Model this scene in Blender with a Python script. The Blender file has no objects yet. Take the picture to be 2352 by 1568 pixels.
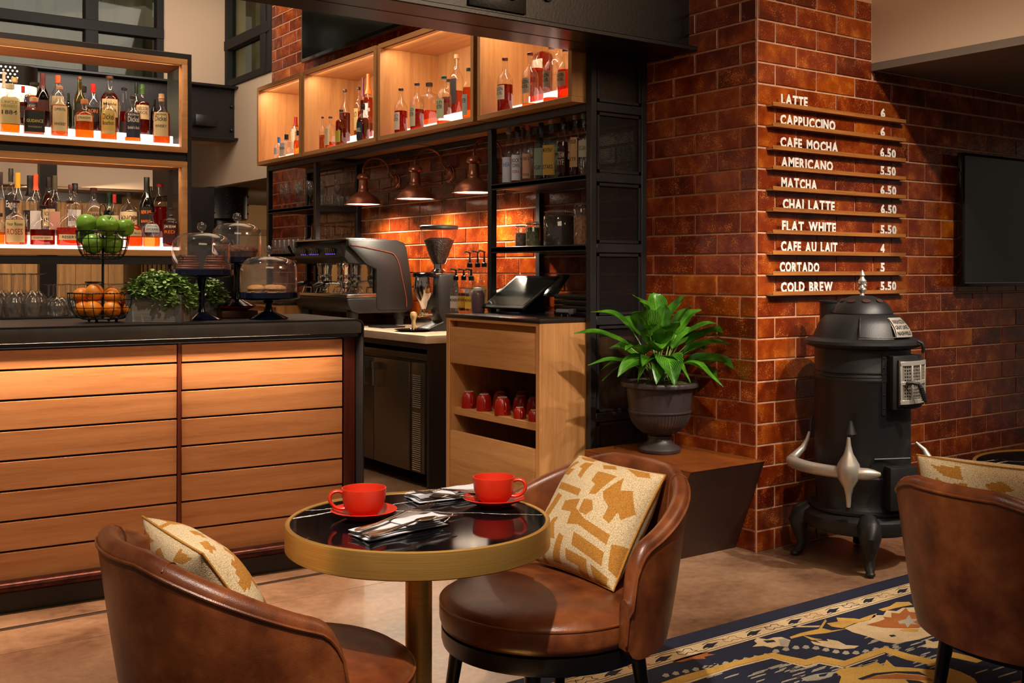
import bpy, bmesh, math, random
from mathutils import Vector, Matrix
random.seed(7)
C = bpy.context.scene.collection
SC = bpy.context.scene
PI = math.pi
# ------------------------------------------------------------------ camera
TH = .9542; FX = 2460.; HC = 1.343; ROLL = .00174; CY = 620.
Fv = Vector((math.cos(TH), math.sin(TH), 0)); Rv = Vector((math.sin(TH), -math.cos(TH), 0)); Uv = Vector((0, 0, 1))
Iv = math.cos(ROLL)*Rv + math.sin(ROLL)*Uv; Jv = -math.sin(ROLL)*Rv + math.cos(ROLL)*Uv
cam = bpy.data.cameras.new('camera'); co = bpy.data.objects.new('camera', cam); C.objects.link(co)
m = Matrix.Identity(4)
for k in range(3):
    m[k][0] = Iv[k]; m[k][1] = Jv[k]; m[k][2] = -Fv[k]
m[2][3] = HC
co.matrix_world = m
cam.sensor_width = 36; cam.lens = FX*36/2352; cam.shift_y = (CY-784)/2352; cam.clip_start = .05; cam.clip_end = 80
SC.camera = co
# ------------------------------------------------------------------ world, exposure, room lamps
w = bpy.data.worlds.new('world'); SC.world = w; w.use_nodes = True
w.node_tree.nodes['Background'].inputs[0].default_value = (1, .80, .62, 1)
w.node_tree.nodes['Background'].inputs[1].default_value = .13
SC.view_settings.view_transform = 'Standard'; SC.view_settings.look = 'None'
SC.view_settings.gamma = 1; SC.view_settings.exposure = 0.0
SC.view_settings.use_curve_mapping = False
cy = SC.cycles
cy.max_bounces = 8; cy.diffuse_bounces = 3; cy.glossy_bounces = 4; cy.transmission_bounces = 6; cy.transparent_max_bounces = 40
cy.caustics_reflective = False; cy.caustics_refractive = False; cy.sample_clamp_indirect = 6; cy.blur_glossy = .5

def light(kind, name, loc, energy, col, size=.3, size_y=None, to=None, spot=45, blend=.5, radius=.05, shape=None):
    l = bpy.data.lights.new(name, kind); o = bpy.data.objects.new(name, l); C.objects.link(o)
    l.energy = energy; l.color = col; o.location = loc
    if kind == 'AREA':
        l.shape = 'RECTANGLE'; l.size = size; l.size_y = size_y or size
    if kind == 'SPOT':
        l.spot_size = math.radians(spot); l.spot_blend = blend; l.shadow_soft_size = radius
    if kind == 'POINT': l.shadow_soft_size = radius
    if to is not None:
        d = Vector(to)-Vector(loc); o.rotation_euler = d.to_track_quat('-Z', 'Y').to_euler()
    return o
W1 = (1, .74, .50); W2 = (1, .62, .34); WN = (1, .88, .76)
# soft warm fill from unseen overhead area lights
light('AREA', 'overhead_fill_lamp', (.6, .2, 4.2), 62, W1, 3.0, 2.0, to=(2.2, 3.2, .6))
light('AREA', 'hall_fill_lamp', (3.2, 7.2, 4.2), 62, W1, 3.5, 3.0, to=(2.8, 7.5, 0))
light('AREA', 'far_hall_fill_lamp', (2.6, 9.0, 4.1), 62, WN, 2.0, 2.0, to=(3.2, 12, 2.4))
light('AREA', 'right_fill_lamp', (4.3, .6, 3.6), 49, W1, 1.2, 1.2, to=(4.8, 3.4, 1.0))
# track spots, and unseen fill spots added for brightness
light('SPOT', 'track_spot_table', (.2, .6, 3.7), 627, WN, to=(1.75, 2.3, .6), spot=36, blend=.45, radius=.04)
light('SPOT', 'track_spot_plant', (2.5, 1.5, 3.6), 361, WN, to=(3.6, 3.8, .85), spot=26, blend=.6, radius=.04)
light('SPOT', 'track_spot_menu', (3.3, .6, 3.7), 399, WN, to=(4.45, 3.48, 1.35), spot=40, blend=.8, radius=.05)
light('SPOT', 'track_spot_stove', (4.6, .9, 3.6), 380, WN, to=(4.3, 3.15, .5), spot=42, blend=.7, radius=.05)
light('SPOT', 'track_spot_counter', (.5, 4.55, 4.1), 300, WN, to=(1.6, 4.95, 1.2), spot=46, blend=.8, radius=.05)
light('SPOT', 'bar_top_fill_spot', (.9, 2.9, 3.9), 170, WN, to=(1.6, 4.95, 1.45), spot=24, blend=.6, radius=.05)  # added unseen spot, lifts the fronts of the bar-top items
light('SPOT', 'shelving_fill_spot', (1.2, 3.3, 4.1), 210, W1, to=(1.35, 6.1, 1.95), spot=44, blend=.7, radius=.05)  # added unseen spot, brightens the shelving fronts
light('SPOT', 'box_fill_spot', (.8, 5.2, 4.1), 110, WN, to=(3.5, 6.2, 2.3), spot=55, blend=.8, radius=.05)  # added unseen spot, brightens bottle labels in the boxes
light('SPOT', 'track_spot_cabinet', (1.2, 2.4, 3.8), 171, W1, to=(3.3, 4.8, .8), spot=30, blend=.8, radius=.05)
light('SPOT', 'track_spot_left_chair', (-.6, 1.2, 3.7), 150, WN, to=(.9, 2.4, .6), spot=34, blend=.6, radius=.05)

# ------------------------------------------------------------------ helpers
def lin(c):
    return tuple(((v/255)/12.92 if v/255 <= .04045 else ((v/255+.055)/1.055)**2.4) for v in c)
class NT:
    def __init__(s, name):
        s.m = bpy.data.materials.new(name); s.m.use_nodes = True; s.t = s.m.node_tree; s.t.nodes.clear()
        s.out = s.n('ShaderNodeOutputMaterial')
    def n(s, typ, props=None, **inp):
        nd = s.t.nodes.new(typ)
        for k, v in (props or {}).items(): setattr(nd, k, v)
        for k, v in inp.items():
            key = int(k[1:]) if k[0] == '_' and k[1:].isdigit() else k.replace('_', ' ')
            s.set(nd, key, v)
        return nd
    def set(s, nd, key, v):
        i = nd.inputs[key]
        if isinstance(v, bpy.types.NodeSocket): s.t.links.new(v, i)
        elif isinstance(v, bpy.types.Node): s.t.links.new(v.outputs[0], i)
        else:
            if hasattr(i.default_value, '__len__') and len(i.default_value) == 4 and len(v) == 3: v = tuple(v)+(1,)
            i.default_value = v
    def ramp(s, fac, stops, interp='LINEAR'):
        r = s.n('ShaderNodeValToRGB'); r.color_ramp.interpolation = interp
        e = r.color_ramp.elements
        while len(e) < len(stops): e.new(.5)
        for el, (p, c) in zip(e, stops):
            el.position = p; el.color = tuple(c)+(1,) if len(c) == 3 else c
        s.t.links.new(fac if isinstance(fac, bpy.types.NodeSocket) else fac.outputs[0], r.inputs[0]); return r
    def coords(s, scale=(1, 1, 1), rand=True, rot=(0, 0, 0)):
        tc = s.n('ShaderNodeTexCoord'); v = tc.outputs['Object']
        if rand:
            oi = s.n('ShaderNodeObjectInfo')
            mm = s.n('ShaderNodeMath', {'operation': 'MULTIPLY'}, _0=oi.outputs['Random'], _1=37.0)
            ad = s.n('ShaderNodeVectorMath', {'operation': 'ADD'}, _0=v, _1=mm.outputs[0]); v = ad.outputs[0]
        mp = s.n('ShaderNodeMapping', None, Vector=v, Scale=scale, Rotation=rot); return mp.outputs[0]
    def fin(s, sh):
        s.t.links.new(sh.outputs[0], s.out.inputs[0]); return s.m
    def bsdf(s, **k): return s.n('ShaderNodeBsdfPrincipled', None, **k)
    def bump(s, h, strength=.3, dist=.002):
        return s.n('ShaderNodeBump', None, Strength=strength, Distance=dist, Height=h).outputs[0]

def plain(name, rgb, rough=.5, metal=0, rgb2=None, nscale=8, bump=0, bscale=120, coat=0, spec=.5, emit=0, ecol=None, bdist=.001, coatr=.1):
    t = NT(name); kw = dict(Roughness=rough, Metallic=metal)
    col = lin(rgb)
    if rgb2:
        nz = t.n('ShaderNodeTexNoise', None, Vector=t.coords(), Scale=nscale, Detail=5, Roughness=.6)
        kw['Base_Color'] = t.ramp(nz, [(.3, col), (.7, lin(rgb2))]).outputs[0]
    else: kw['Base_Color'] = col
    if bump:
        nb = t.n('ShaderNodeTexNoise', None, Vector=t.coords(), Scale=bscale, Detail=4)
        kw['Normal'] = t.bump(nb.outputs[0], bump, bdist)
    p = t.bsdf(**kw); p.inputs['Coat Weight'].default_value = coat; p.inputs['Coat Roughness'].default_value = coatr
    p.inputs['Specular IOR Level'].default_value = spec
    if emit:
        t.set(p, 'Emission Color', lin(ecol or rgb)); p.inputs['Emission Strength'].default_value = emit
    return t.fin(p)

def wood(name, c1, c2, axis='X', grain=1.0, rough=.42, bump=.15, coat=0):
    t = NT(name); st = {'X': (1.2, 22, 22), 'Y': (22, 1.2, 22), 'Z': (22, 22, 1.2)}[axis]
    v = t.coords(scale=tuple(a*grain for a in st))
    n1 = t.n('ShaderNodeTexNoise', None, Vector=v, Scale=1.0, Detail=7, Roughness=.62, Distortion=.6)
    n2 = t.n('ShaderNodeTexNoise', None, Vector=t.coords(scale=tuple(a*grain*7 for a in st)), Scale=1.6, Detail=3)
    mx = t.n('ShaderNodeMath', {'operation': 'MULTIPLY_ADD'}, _0=n2.outputs[0], _1=.35, _2=n1.outputs[0])
    r = t.ramp(mx, [(.45, lin(c2)), (.62, tuple((a+b)/2 for a, b in zip(lin(c1), lin(c2)))), (.85, lin(c1))])
    p = t.bsdf(Base_Color=r.outputs[0], Roughness=rough, Normal=t.bump(mx.outputs[0], bump, .0006))
    p.inputs['Coat Weight'].default_value = coat
    return t.fin(p)

def glass_mat(name, tint=(1, 1, 1), gl=.95, rough=.03, edge=.8, base=.07, dark=1.0, tb=.0):
    """thin glass: mostly transparent, mirror-like towards the edges; the rim absorbs like thick glass"""
    t = NT(name)
    lw = t.n('ShaderNodeLayerWeight', None, Blend=.35)
    f = t.n('ShaderNodeMath', {'operation': 'MULTIPLY_ADD'}, _0=lw.outputs['Facing'], _1=0., _2=0.)
    pw = t.n('ShaderNodeMath', {'operation': 'POWER'}, _0=lw.outputs['Facing'], _1=3.0)
    fac = t.n('ShaderNodeMath', {'operation': 'MULTIPLY_ADD', 'use_clamp': True}, _0=pw.outputs[0], _1=edge, _2=base)
    tc = t.ramp(lw.outputs['Facing'], [(0, tuple(tint)), (.6, tuple(a*.9 for a in tint)), (1, tuple(a*.32*dark for a in tint))])
    tr = t.n('ShaderNodeBsdfTransparent', None, Color=tc.outputs[0])
    g = t.n('ShaderNodeBsdfAnisotropic', None, Color=(gl, gl, gl, 1), Roughness=rough)
    if tb: tr = t.n('ShaderNodeMixShader', None, _0=tb, _1=tr, _2=t.n('ShaderNodeBsdfDiffuse', None, Color=(.9, .88, .85, 1)))
    mx = t.n('ShaderNodeMixShader', None, _0=fac.outputs[0], _1=tr, _2=g)
    return t.fin(mx)

def liquid_mat(name, rgb, opac=.35):
    t = NT(name); c = lin(rgb)
    lw = t.n('ShaderNodeLayerWeight', None, Blend=.3)
    tc = t.ramp(lw.outputs['Facing'], [(0, tuple(a**.55 for a in c)), (1, tuple((a*.7)**.6 for a in c))])
    tr = t.n('ShaderNodeBsdfTransparent', None, Color=tc.outputs[0])
    d = t.n('ShaderNodeBsdfTranslucent', None, Color=c)
    d2 = t.bsdf(Base_Color=c, Roughness=.08)
    m1 = t.n('ShaderNodeMixShader', None, _0=.35, _1=d, _2=d2)
    mx = t.n('ShaderNodeMixShader', None, _0=opac, _1=tr, _2=m1)
    return t.fin(mx)

# ---- mesh builder
class MB:
    def __init__(s): s.v = []; s.f = []; s.m = []
    def add(s, vs, fs, mi=0):
        b = len(s.v); s.v += [tuple(v) for v in vs]; s.f += [tuple(i+b for i in f) for f in fs]; s.m += [mi]*len(fs); return s
    def box(s, x0, x1, y0, y1, z0, z1, mi=0):
        v = [(x, y, z) for z in (z0, z1) for y in (y0, y1) for x in (x0, x1)]
        return s.add(v, [(0, 2, 3, 1), (4, 5, 7, 6), (0, 1, 5, 4), (1, 3, 7, 5), (3, 2, 6, 7), (2, 0, 4, 6)], mi)
    def cbox(s, c, sz, rz=0, mi=0, M=None):
        R = M or Matrix.Rotation(rz, 4, 'Z'); c = Vector(c); h = [a/2 for a in sz]
        v = [c + R @ Vector((x*h[0], y*h[1], z*h[2])) for z in (-1, 1) for y in (-1, 1) for x in (-1, 1)]
        return s.add(v, [(0, 2, 3, 1), (4, 5, 7, 6), (0, 1, 5, 4), (1, 3, 7, 5), (3, 2, 6, 7), (2, 0, 4, 6)], mi)
    def lathe(s, prof, seg=24, c=(0, 0, 0), mi=0, M=None, sq=None, sx=1, sy=1, a0=0, a1=2*PI):
        c = Vector(c); full = abs(a1-a0-2*PI) < 1e-6; n = seg if full else seg+1; vs = []
        for r, z in prof:
            for k in range(n):
                a = a0+(a1-a0)*k/seg; ca, sa = math.cos(a), math.sin(a); q = r
                if sq: q = r/((abs(ca)**sq+abs(sa)**sq)**(1/sq))
                p = Vector((q*ca*sx, q*sa*sy, z)); p = (M @ p if M else p)+c; vs.append(p)
        fs = []
        for i in range(len(prof)-1):
            for k in range(seg):
                a, b = i*n+k, i*n+(k+1) % n
                fs.append((a, b, b+n, a+n))
        if full:
            if prof[0][0] > 1e-6: fs.append(tuple(range(n))[::-1])
            if prof[-1][0] > 1e-6: fs.append(tuple((len(prof)-1)*n+k for k in range(n)))
        return s.add(vs, fs, mi)
    def open_lathe(s, prof, seg=24, c=(0, 0, 0), mi=0, M=None):
        k = len(s.f); s.lathe(prof, seg, c, mi, M)
        cut = (1 if prof[0][0] > 1e-6 else 0)+(1 if prof[-1][0] > 1e-6 else 0)
        if cut: s.f = s.f[:-cut]; s.m = s.m[:-cut]
        return s
    def tube(s, pts, r, seg=8, mi=0, closed=False, rr=None, flat=1):
        pts = [Vector(p) for p in pts]; n = len(pts); vs = []
        up = None
        for i, p in enumerate(pts):
            a = pts[(i-1) % n] if (closed or i) else p; b = pts[(i+1) % n] if (closed or i < n-1) else p
            t = (b-a).normalized()
            if up is None:
                up = Vector((0, 0, 1)) if abs(t.z) < .9 else Vector((1, 0, 0))
            u = (up-t*up.dot(t)).normalized(); up = u; w_ = t.cross(u); q = rr[i] if rr else r
            for k in range(seg):
                an = 2*PI*k/seg; vs.append(p+u*math.cos(an)*q*flat+w_*math.sin(an)*q)
        fs = []
        for i in range(n if closed else n-1):
            for k in range(seg):
                a = i*seg+k; b = i*seg+(k+1) % seg; j = ((i+1) % n)*seg
                fs.append((a, b, j+(k+1) % seg, j+k))
        if not closed:
            fs.append(tuple(range(seg))[::-1]); fs.append(tuple((n-1)*seg+k for k in range(seg)))
        return s.add(vs, fs, mi)
    def stube(s, pts, r, seg=8, k=5, **kw):
        P_ = [Vector(p) for p in pts]; out = []
        for i in range(len(P_)-1):
            a, b, c, d = P_[max(0, i-1)], P_[i], P_[i+1], P_[min(len(P_)-1, i+2)]
            for q in range(k):
                t = q/k; out.append(.5*((2*b)+(c-a)*t+(2*a-5*b+4*c-d)*t*t+(3*b-a-3*c+d)*t**3))
        return s.tube(out+[P_[-1]], r, seg, **kw)
    def prism(s, poly, d0, d1, ax='z', mi=0):
        """poly of 2D points extruded along an axis; ax z:(x,y) y:(x,z) x:(y,z)"""
        mp = {'z': lambda a, b, d: (a, b, d), 'y': lambda a, b, d: (a, d, b), 'x': lambda a, b, d: (d, a, b)}[ax]
        n = len(poly); vs = [mp(a, b, d0) for a, b in poly]+[mp(a, b, d1) for a, b in poly]
        fs = [tuple(range(n))[::-1], tuple(range(n, 2*n))]+[(i, (i+1) % n, n+(i+1) % n, n+i) for i in range(n)]
        return s.add(vs, fs, mi)
    def sphere(s, c, r, seg=16, rings=10, mi=0, sz=1, M=None):
        return s.lathe([(max(0, r*math.sin(PI*i/rings)) if 0 < i < rings else 0, -r*sz*math.cos(PI*i/rings)) for i in range(rings+1)], seg, c, mi, M)
    def build(s, name, mats, parent=None, loc=None, rot=None, bevel=0, bseg=2, smooth=True, ang=40, weld=False):
        me = bpy.data.meshes.new(name); me.from_pydata(s.v, [], s.f)
        mats = mats if isinstance(mats, (list, tuple)) else [mats]
        for x in mats: me.materials.append(x)
        if len(mats) > 1: me.polygons.foreach_set('material_index', s.m)
        bm = bmesh.new(); bm.from_mesh(me)
        bmesh.ops.remove_doubles(bm, verts=bm.verts, dist=1e-5)
        if bevel:
            ed = [e for e in bm.edges if len(e.link_faces) == 2 and e.calc_face_angle(0) > math.radians(35)]
            bmesh.ops.bevel(bm, geom=ed, offset=bevel, segments=bseg, affect='EDGES', profile=.5, clamp_overlap=True)
        bmesh.ops.recalc_face_normals(bm, faces=bm.faces)
        bm.to_mesh(me); bm.free()
        if smooth:
            me.polygons.foreach_set('use_smooth', [True]*len(me.polygons)); me.set_sharp_from_angle(angle=math.radians(ang))
        o = bpy.data.objects.new(name, me); C.objects.link(o)
        if parent is not None: o.parent = parent
        if loc is not None: o.location = loc
        if rot is not None: o.rotation_euler = rot
        return o
def thing(name, label, cat, loc=(0, 0, 0), rz=0, group=None):
    o = bpy.data.objects.new(name, None); C.objects.link(o); o.location = loc; o.rotation_euler = (0, 0, rz)
    o.empty_display_size = .05; return tag(o, label, cat, group)
def tag(o, label, cat, group=None):
    o['label'] = label; o['category'] = cat
    if group: o['group'] = group
    return o
def structure(o): o['kind'] = 'structure'; return o
def stuff(o): o['kind'] = 'stuff'; return o
def lab(o, l): o['label'] = l; return o
def dup(root, loc=None, rz=None, label=None, group=None, scale=None):
    r = root.copy(); C.objects.link(r)
    if loc is not None: r.location = loc
    if rz is not None: r.rotation_euler = (0, 0, rz)
    if label: r['label'] = label
    if group: r['group'] = group
    if scale: r.scale = scale
    for ch in root.children:
        c = ch.copy(); C.objects.link(c); c.parent = r
        for g in ch.children:
            d = g.copy(); C.objects.link(d); d.parent = c
    return r
def ray(px, py): return Fv+(px-1176)/FX*Iv+(CY-py)/FX*Jv
def at(px, py, ax, v):
    r = ray(px, py); k = 'xyz'.index(ax); t = (v-(HC if k == 2 else 0))/r[k]; return Vector((0, 0, HC))+r*t
def LD(l, d, z=0): p = Rv*l+Fv*d; return Vector((p.x, p.y, z))
def ang(l, d): v = Rv*l+Fv*d; return math.atan2(v.y, v.x)
# ---- lettering (made while the scene is still empty)
TX = {}
def text(s, bold=.0):
    k = (s, bold)
    if k in TX: return TX[k]
    cu = bpy.data.curves.new('t', 'FONT'); cu.body = s; cu.size = 1; cu.offset = bold; cu.resolution_u = 2; cu.fill_mode = 'FRONT'
    o = bpy.data.objects.new('t', cu); C.objects.link(o)
    me = bpy.data.meshes.new_from_object(o.evaluated_get(bpy.context.evaluated_depsgraph_get()))
    v = [tuple(x.co) for x in me.vertices]; f = [tuple(p.vertices) for p in me.polygons]
    bpy.data.objects.remove(o); bpy.data.curves.remove(cu); bpy.data.meshes.remove(me)
    if v:
        x0 = min(a[0] for a in v); x1 = max(a[0] for a in v); y0 = min(a[1] for a in v); y1 = max(a[1] for a in v)
        v = [((a[0]-x0), (a[1]-y0), 0) for a in v]; TX[k] = (v, f, x1-x0, y1-y0)
    else: TX[k] = ([], [], .3, .7)
    return TX[k]
def flat_text(mb, s, w, h, fn, mi=0, bold=.012):
    """fits the string into w x h and maps each point (u,v) through fn"""
    v, f, tw, th_ = text(s, bold)
    mb.add([fn(a[0]/tw*w, a[1]/th_*h) for a in v], f, mi)
# ------------------------------------------------------------------ bottle list
# px, top px, width px, row, profile, liquid, fill, cap colour, cap share, glass, label(colour, z0, z1, lines), how it looks
WH = (232, 222, 200); CR = (222, 200, 150); BK = (20, 20, 22); AM = (206, 96, 16); RD = (176, 44, 12); GO = (226, 140, 20); DR = (92, 14, 8); OR = (244, 132, 20)
INK = (40, 28, 20)
L1 = [
 (23,193,43,0,'sq',GO,.27,(214,196,160),.10,'c',((210,188,130),.18,.72,[('1884',INK,.34,.50),('UNCLE',(150,140,60),.74,.84),('NEAREST',(150,140,60),.60,.71)]),'clear square shouldered bottle with arched gold 1884 label'),
 (78,224,44,0,'sq',(190,120,90),.7,(222,170,120),.12,'c',((24,26,16),.06,.62,[('GUIDANCE',(214,200,120),.45,.60),('WHISKEY',(180,170,110),.2,.28)]),'square bottle with black and gold sunburst label'),
 (137,198,38,0,'std',AM,.62,(196,150,110),.07,'c',(CR,.10,.60,[('WHISKEY',INK,.22,.34),('COPPER STILL',INK,.80,.90)]),'round bottle with cream label picturing a copper still'),
 (194,228,42,0,'std',OR,.66,(206,140,90),.12,'c',(CR,.42,.58,[('STRAIGHT',INK,.35,.7)]),'low orange bottle with narrow cream band label and cork'),
 (250,214,37,0,'std',(214,110,16),.2,(46,30,22),.07,'c',((214,182,92),.12,.62,[('Dickel',INK,.60,.86),('Bourbon',INK,.38,.56),('8 YEARS',WH,.03,.14)]),'nearly empty bottle with gold label reading Dickel Bourbon'),
 (305,220,37,0,'std',OR,.10,(60,44,36),.07,'c',((34,44,72),.08,.62,[('Dickel',WH,.62,.84),('GEORGE',WH,.87,.95),('Bottled in Bond',WH,.34,.46)]),'clear bottle with dark blue label and cork stopper'),
 (371,216,39,0,'std',AM,.62,(206,160,120),.15,'c',(CR,.14,.62,[('Dickel',INK,.62,.84),('GEORGE',INK,.86,.94),('WHISKY',INK,.36,.48)]),'amber bottle with cream label and pale neck, last before the frame'),
 (9,165,18,1,'wine',None,0,(214,176,150),.3,'c',None,'tall clear bottle with long pale stopper at the shelf edge'),
 (33,178,36,1,'std',None,0,(206,182,120),.10,'c',((70,58,52),.2,.5,[]),'clear bottle with yellowish cork behind the arched gold label'),
 (53,198,20,1,'slope',DR,.6,(170,26,22),.16,'c',((30,16,14),.2,.5,[]),'slim dark bottle with red capsule'),
 (80,189,46,1,'sq',(190,96,40),.7,(34,30,24),.07,'c',((60,50,74),.32,.66,[('RESERVE',(200,180,160),.2,.5)]),'broad copper coloured bottle with purple label'),
 (98,169,30,1,'wine',(40,12,10),.8,(84,22,14),.28,'d',((60,16,14),.3,.5,[]),'dark wine shaped bottle with red brown capsule'),
 (133,173,34,1,'slope',None,0,(186,84,44),.15,'c',((196,176,140),.3,.6,[]),'clear bottle with copper wax top behind the still label'),
 (157,214,18,1,'std',(14,50,22),.8,(22,40,22),.2,'g',None,'small dark green bottle between two tall ones'),
 (183,176,26,1,'wine',(190,150,20),.9,(120,70,30),.06,'g',((30,30,20),.3,.5,[]),'yellow necked bottle behind the wide black capped one'),
 (191,198,54,1,'dome',None,0,(30,30,34),.13,'c',((30,30,28),.60,.78,[('GENTLEMAN',CR,.3,.72)]),'wide clear bottle with black cap and dark banner label'),
 (214,193,30,1,'slope',(60,40,36),.5,(214,26,26),.18,'c',((16,14,16),.2,.5,[('RON',OR,.6,.85)]),'clear bottle with bright red cap'),
 (252,175,42,1,'std',RD,.70,(92,52,30),.05,'c',(CR,.26,.58,[('Maple',INK,.6,.8),('Street',INK,.3,.5)]),'tall red amber bottle with cream label and brown stopper'),
 (285,202,28,1,'cone',(190,10,12),.5,(46,26,60),.05,'c',((30,20,20),.05,.28,[]),'conical bottle of bright red liqueur'),
 (327,194,34,1,'std',RD,.64,(60,100,40),.2,'c',(CR,.30,.58,[('NELSON',INK,.62,.86),('BROS.',INK,.34,.56)]),'red bottle with green neck and cream label'),
 (313,190,20,1,'wine',(20,80,30),.5,(24,50,24),.2,'g',None,'green glass bottle behind the green necked red bottle'),
 (354,228,18,1,'slope',None,0,(16,16,18),.15,'k',None,'black bottle standing next to the end frame'),
]
L2 = [
 (3,489,14,0,'sq',OR,.4,(40,30,24),.12,'c',None,'clear bottle cut off by the left edge of the picture'),
 (37,460,50,0,'rnd',(196,60,10),.42,(52,22,16),.06,'c',((222,196,140),.06,.56,[('Four Roses',INK,.74,.88),('ROSES',RD,.34,.60)]),'round shouldered bottle with small cream label of roses'),
 (98,471,70,0,'dome',(140,10,6),.40,(20,14,12),.10,'c',((226,206,160),.14,.24,[('WOODFORD RESERVE',INK,.25,.75)]),'wide domed flask of dark red whiskey'),
 (161,460,60,0,'dome',(206,64,8),.40,(64,26,16),.07,'c',((226,206,160),.13,.25,[('RESERVE',INK,.25,.75)]),'domed flask of orange whiskey left of the apples'),
 (308,496,40,0,'rnd',(224,88,6),.72,(120,80,44),.12,'c',((216,190,140),.34,.54,[('Single Barrel',INK,.3,.6)]),'squat orange bottle just right of the apples'),
 (348,488,50,0,'rnd',(224,120,20),.30,(60,28,20),.06,'c',((196,210,210),.42,.66,[('JEFFERSON',INK,.62,.86),('OCEAN',INK,.25,.5)]),'clear bottle with low orange fill and speckled label'),
 (391,478,32,0,'sq',(110,10,10),.62,(40,34,34),.05,'c',((70,10,14),.10,.60,[('JIM BEAM',WH,.74,.92),('RED',OR,.5,.66)]),'dark red square bottle next to the end frame'),
 (2,395,22,1,'slope',None,0,(40,16,12),.2,'c',None,'tall clear bottle with dark cap at the shelf edge'),
 (25,387,30,1,'std',None,0,(26,22,22),.2,'c',((22,24,26),.20,.60,[('Eagle',WH,.45,.8),('AGED 10',WH,.10,.22)]),'tall bottle with black label and script lettering'),
 (41,397,30,1,'slope',None,0,(226,166,30),.24,'c',None,'clear bottle with yellow cap'),
 (69,403,34,1,'wine',None,0,(24,20,20),.34,'c',((18,18,20),.06,.42,[('B',CR,.12,.88)]),'tall bottle with black neck and large letter B'),
 (82,400,28,1,'slope',None,0,(232,74,26),.26,'c',((226,222,220),.1,.4,[]),'clear bottle with orange red cap'),
 (112,407,32,1,'wine',(150,50,8),.70,(34,20,14),.18,'c',(CR,.16,.46,[("NOAH'S",INK,.6,.86),('MILL',INK,.26,.5)]),'slender amber bottle with cream band round its neck'),
 (126,403,28,1,'slope',None,0,(66,62,34),.24,'c',((206,150,130),.1,.4,[]),'clear bottle with olive cap'),
 (162,424,26,1,'std',None,0,(92,24,16),.09,'c',None,'clear bottle with red brown stopper behind the orange flask'),
 (172,421,34,1,'std',None,0,(18,18,20),.14,'c',((214,212,208),.2,.5,[('SPIRIT',INK,.3,.6)]),'clear bottle with black cap and white label'),
 (215,431,46,1,'rnd',None,0,(70,26,18),.09,'c',((150,130,90),.25,.5,[('ELIJAH',INK,.55,.85),('CRAIG',INK,.15,.45)]),'round clear bottle with brown stopper above the apples'),
 (250,442,22,1,'wine',(60,30,10),.6,(20,60,30),.3,'g',None,'green necked bottle behind the apples'),
 (263,446,22,1,'slope',(120,40,10),.5,(170,40,30),.2,'c',((220,200,160),.2,.5,[]),'bottle with red capsule behind the apples'),
 (296,441,46,1,'rnd',(90,60,30),.2,(24,20,18),.08,'c',((226,206,160),.05,.56,[('KNOB',INK,.60,.84),('CREEK',INK,.30,.52)]),'wide clear bottle with large cream label and black stopper'),
 (337,407,33,1,'wine',None,0,(16,14,14),.25,'k',((22,20,20),.2,.5,[('NEW RIFF',OR,.62,.82),('BARREL',OR,.15,.3)]),'tall black bottle with orange lettering'),
 (367,422,34,1,'slope',(190,20,6),.58,(150,24,18),.06,'c',None,'tapered red bottle with red stopper near the end frame'),
 (346,428,20,1,'slope',None,0,(60,50,50),.1,'c',None,'clear bottle behind the black bottle'),
]
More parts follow.
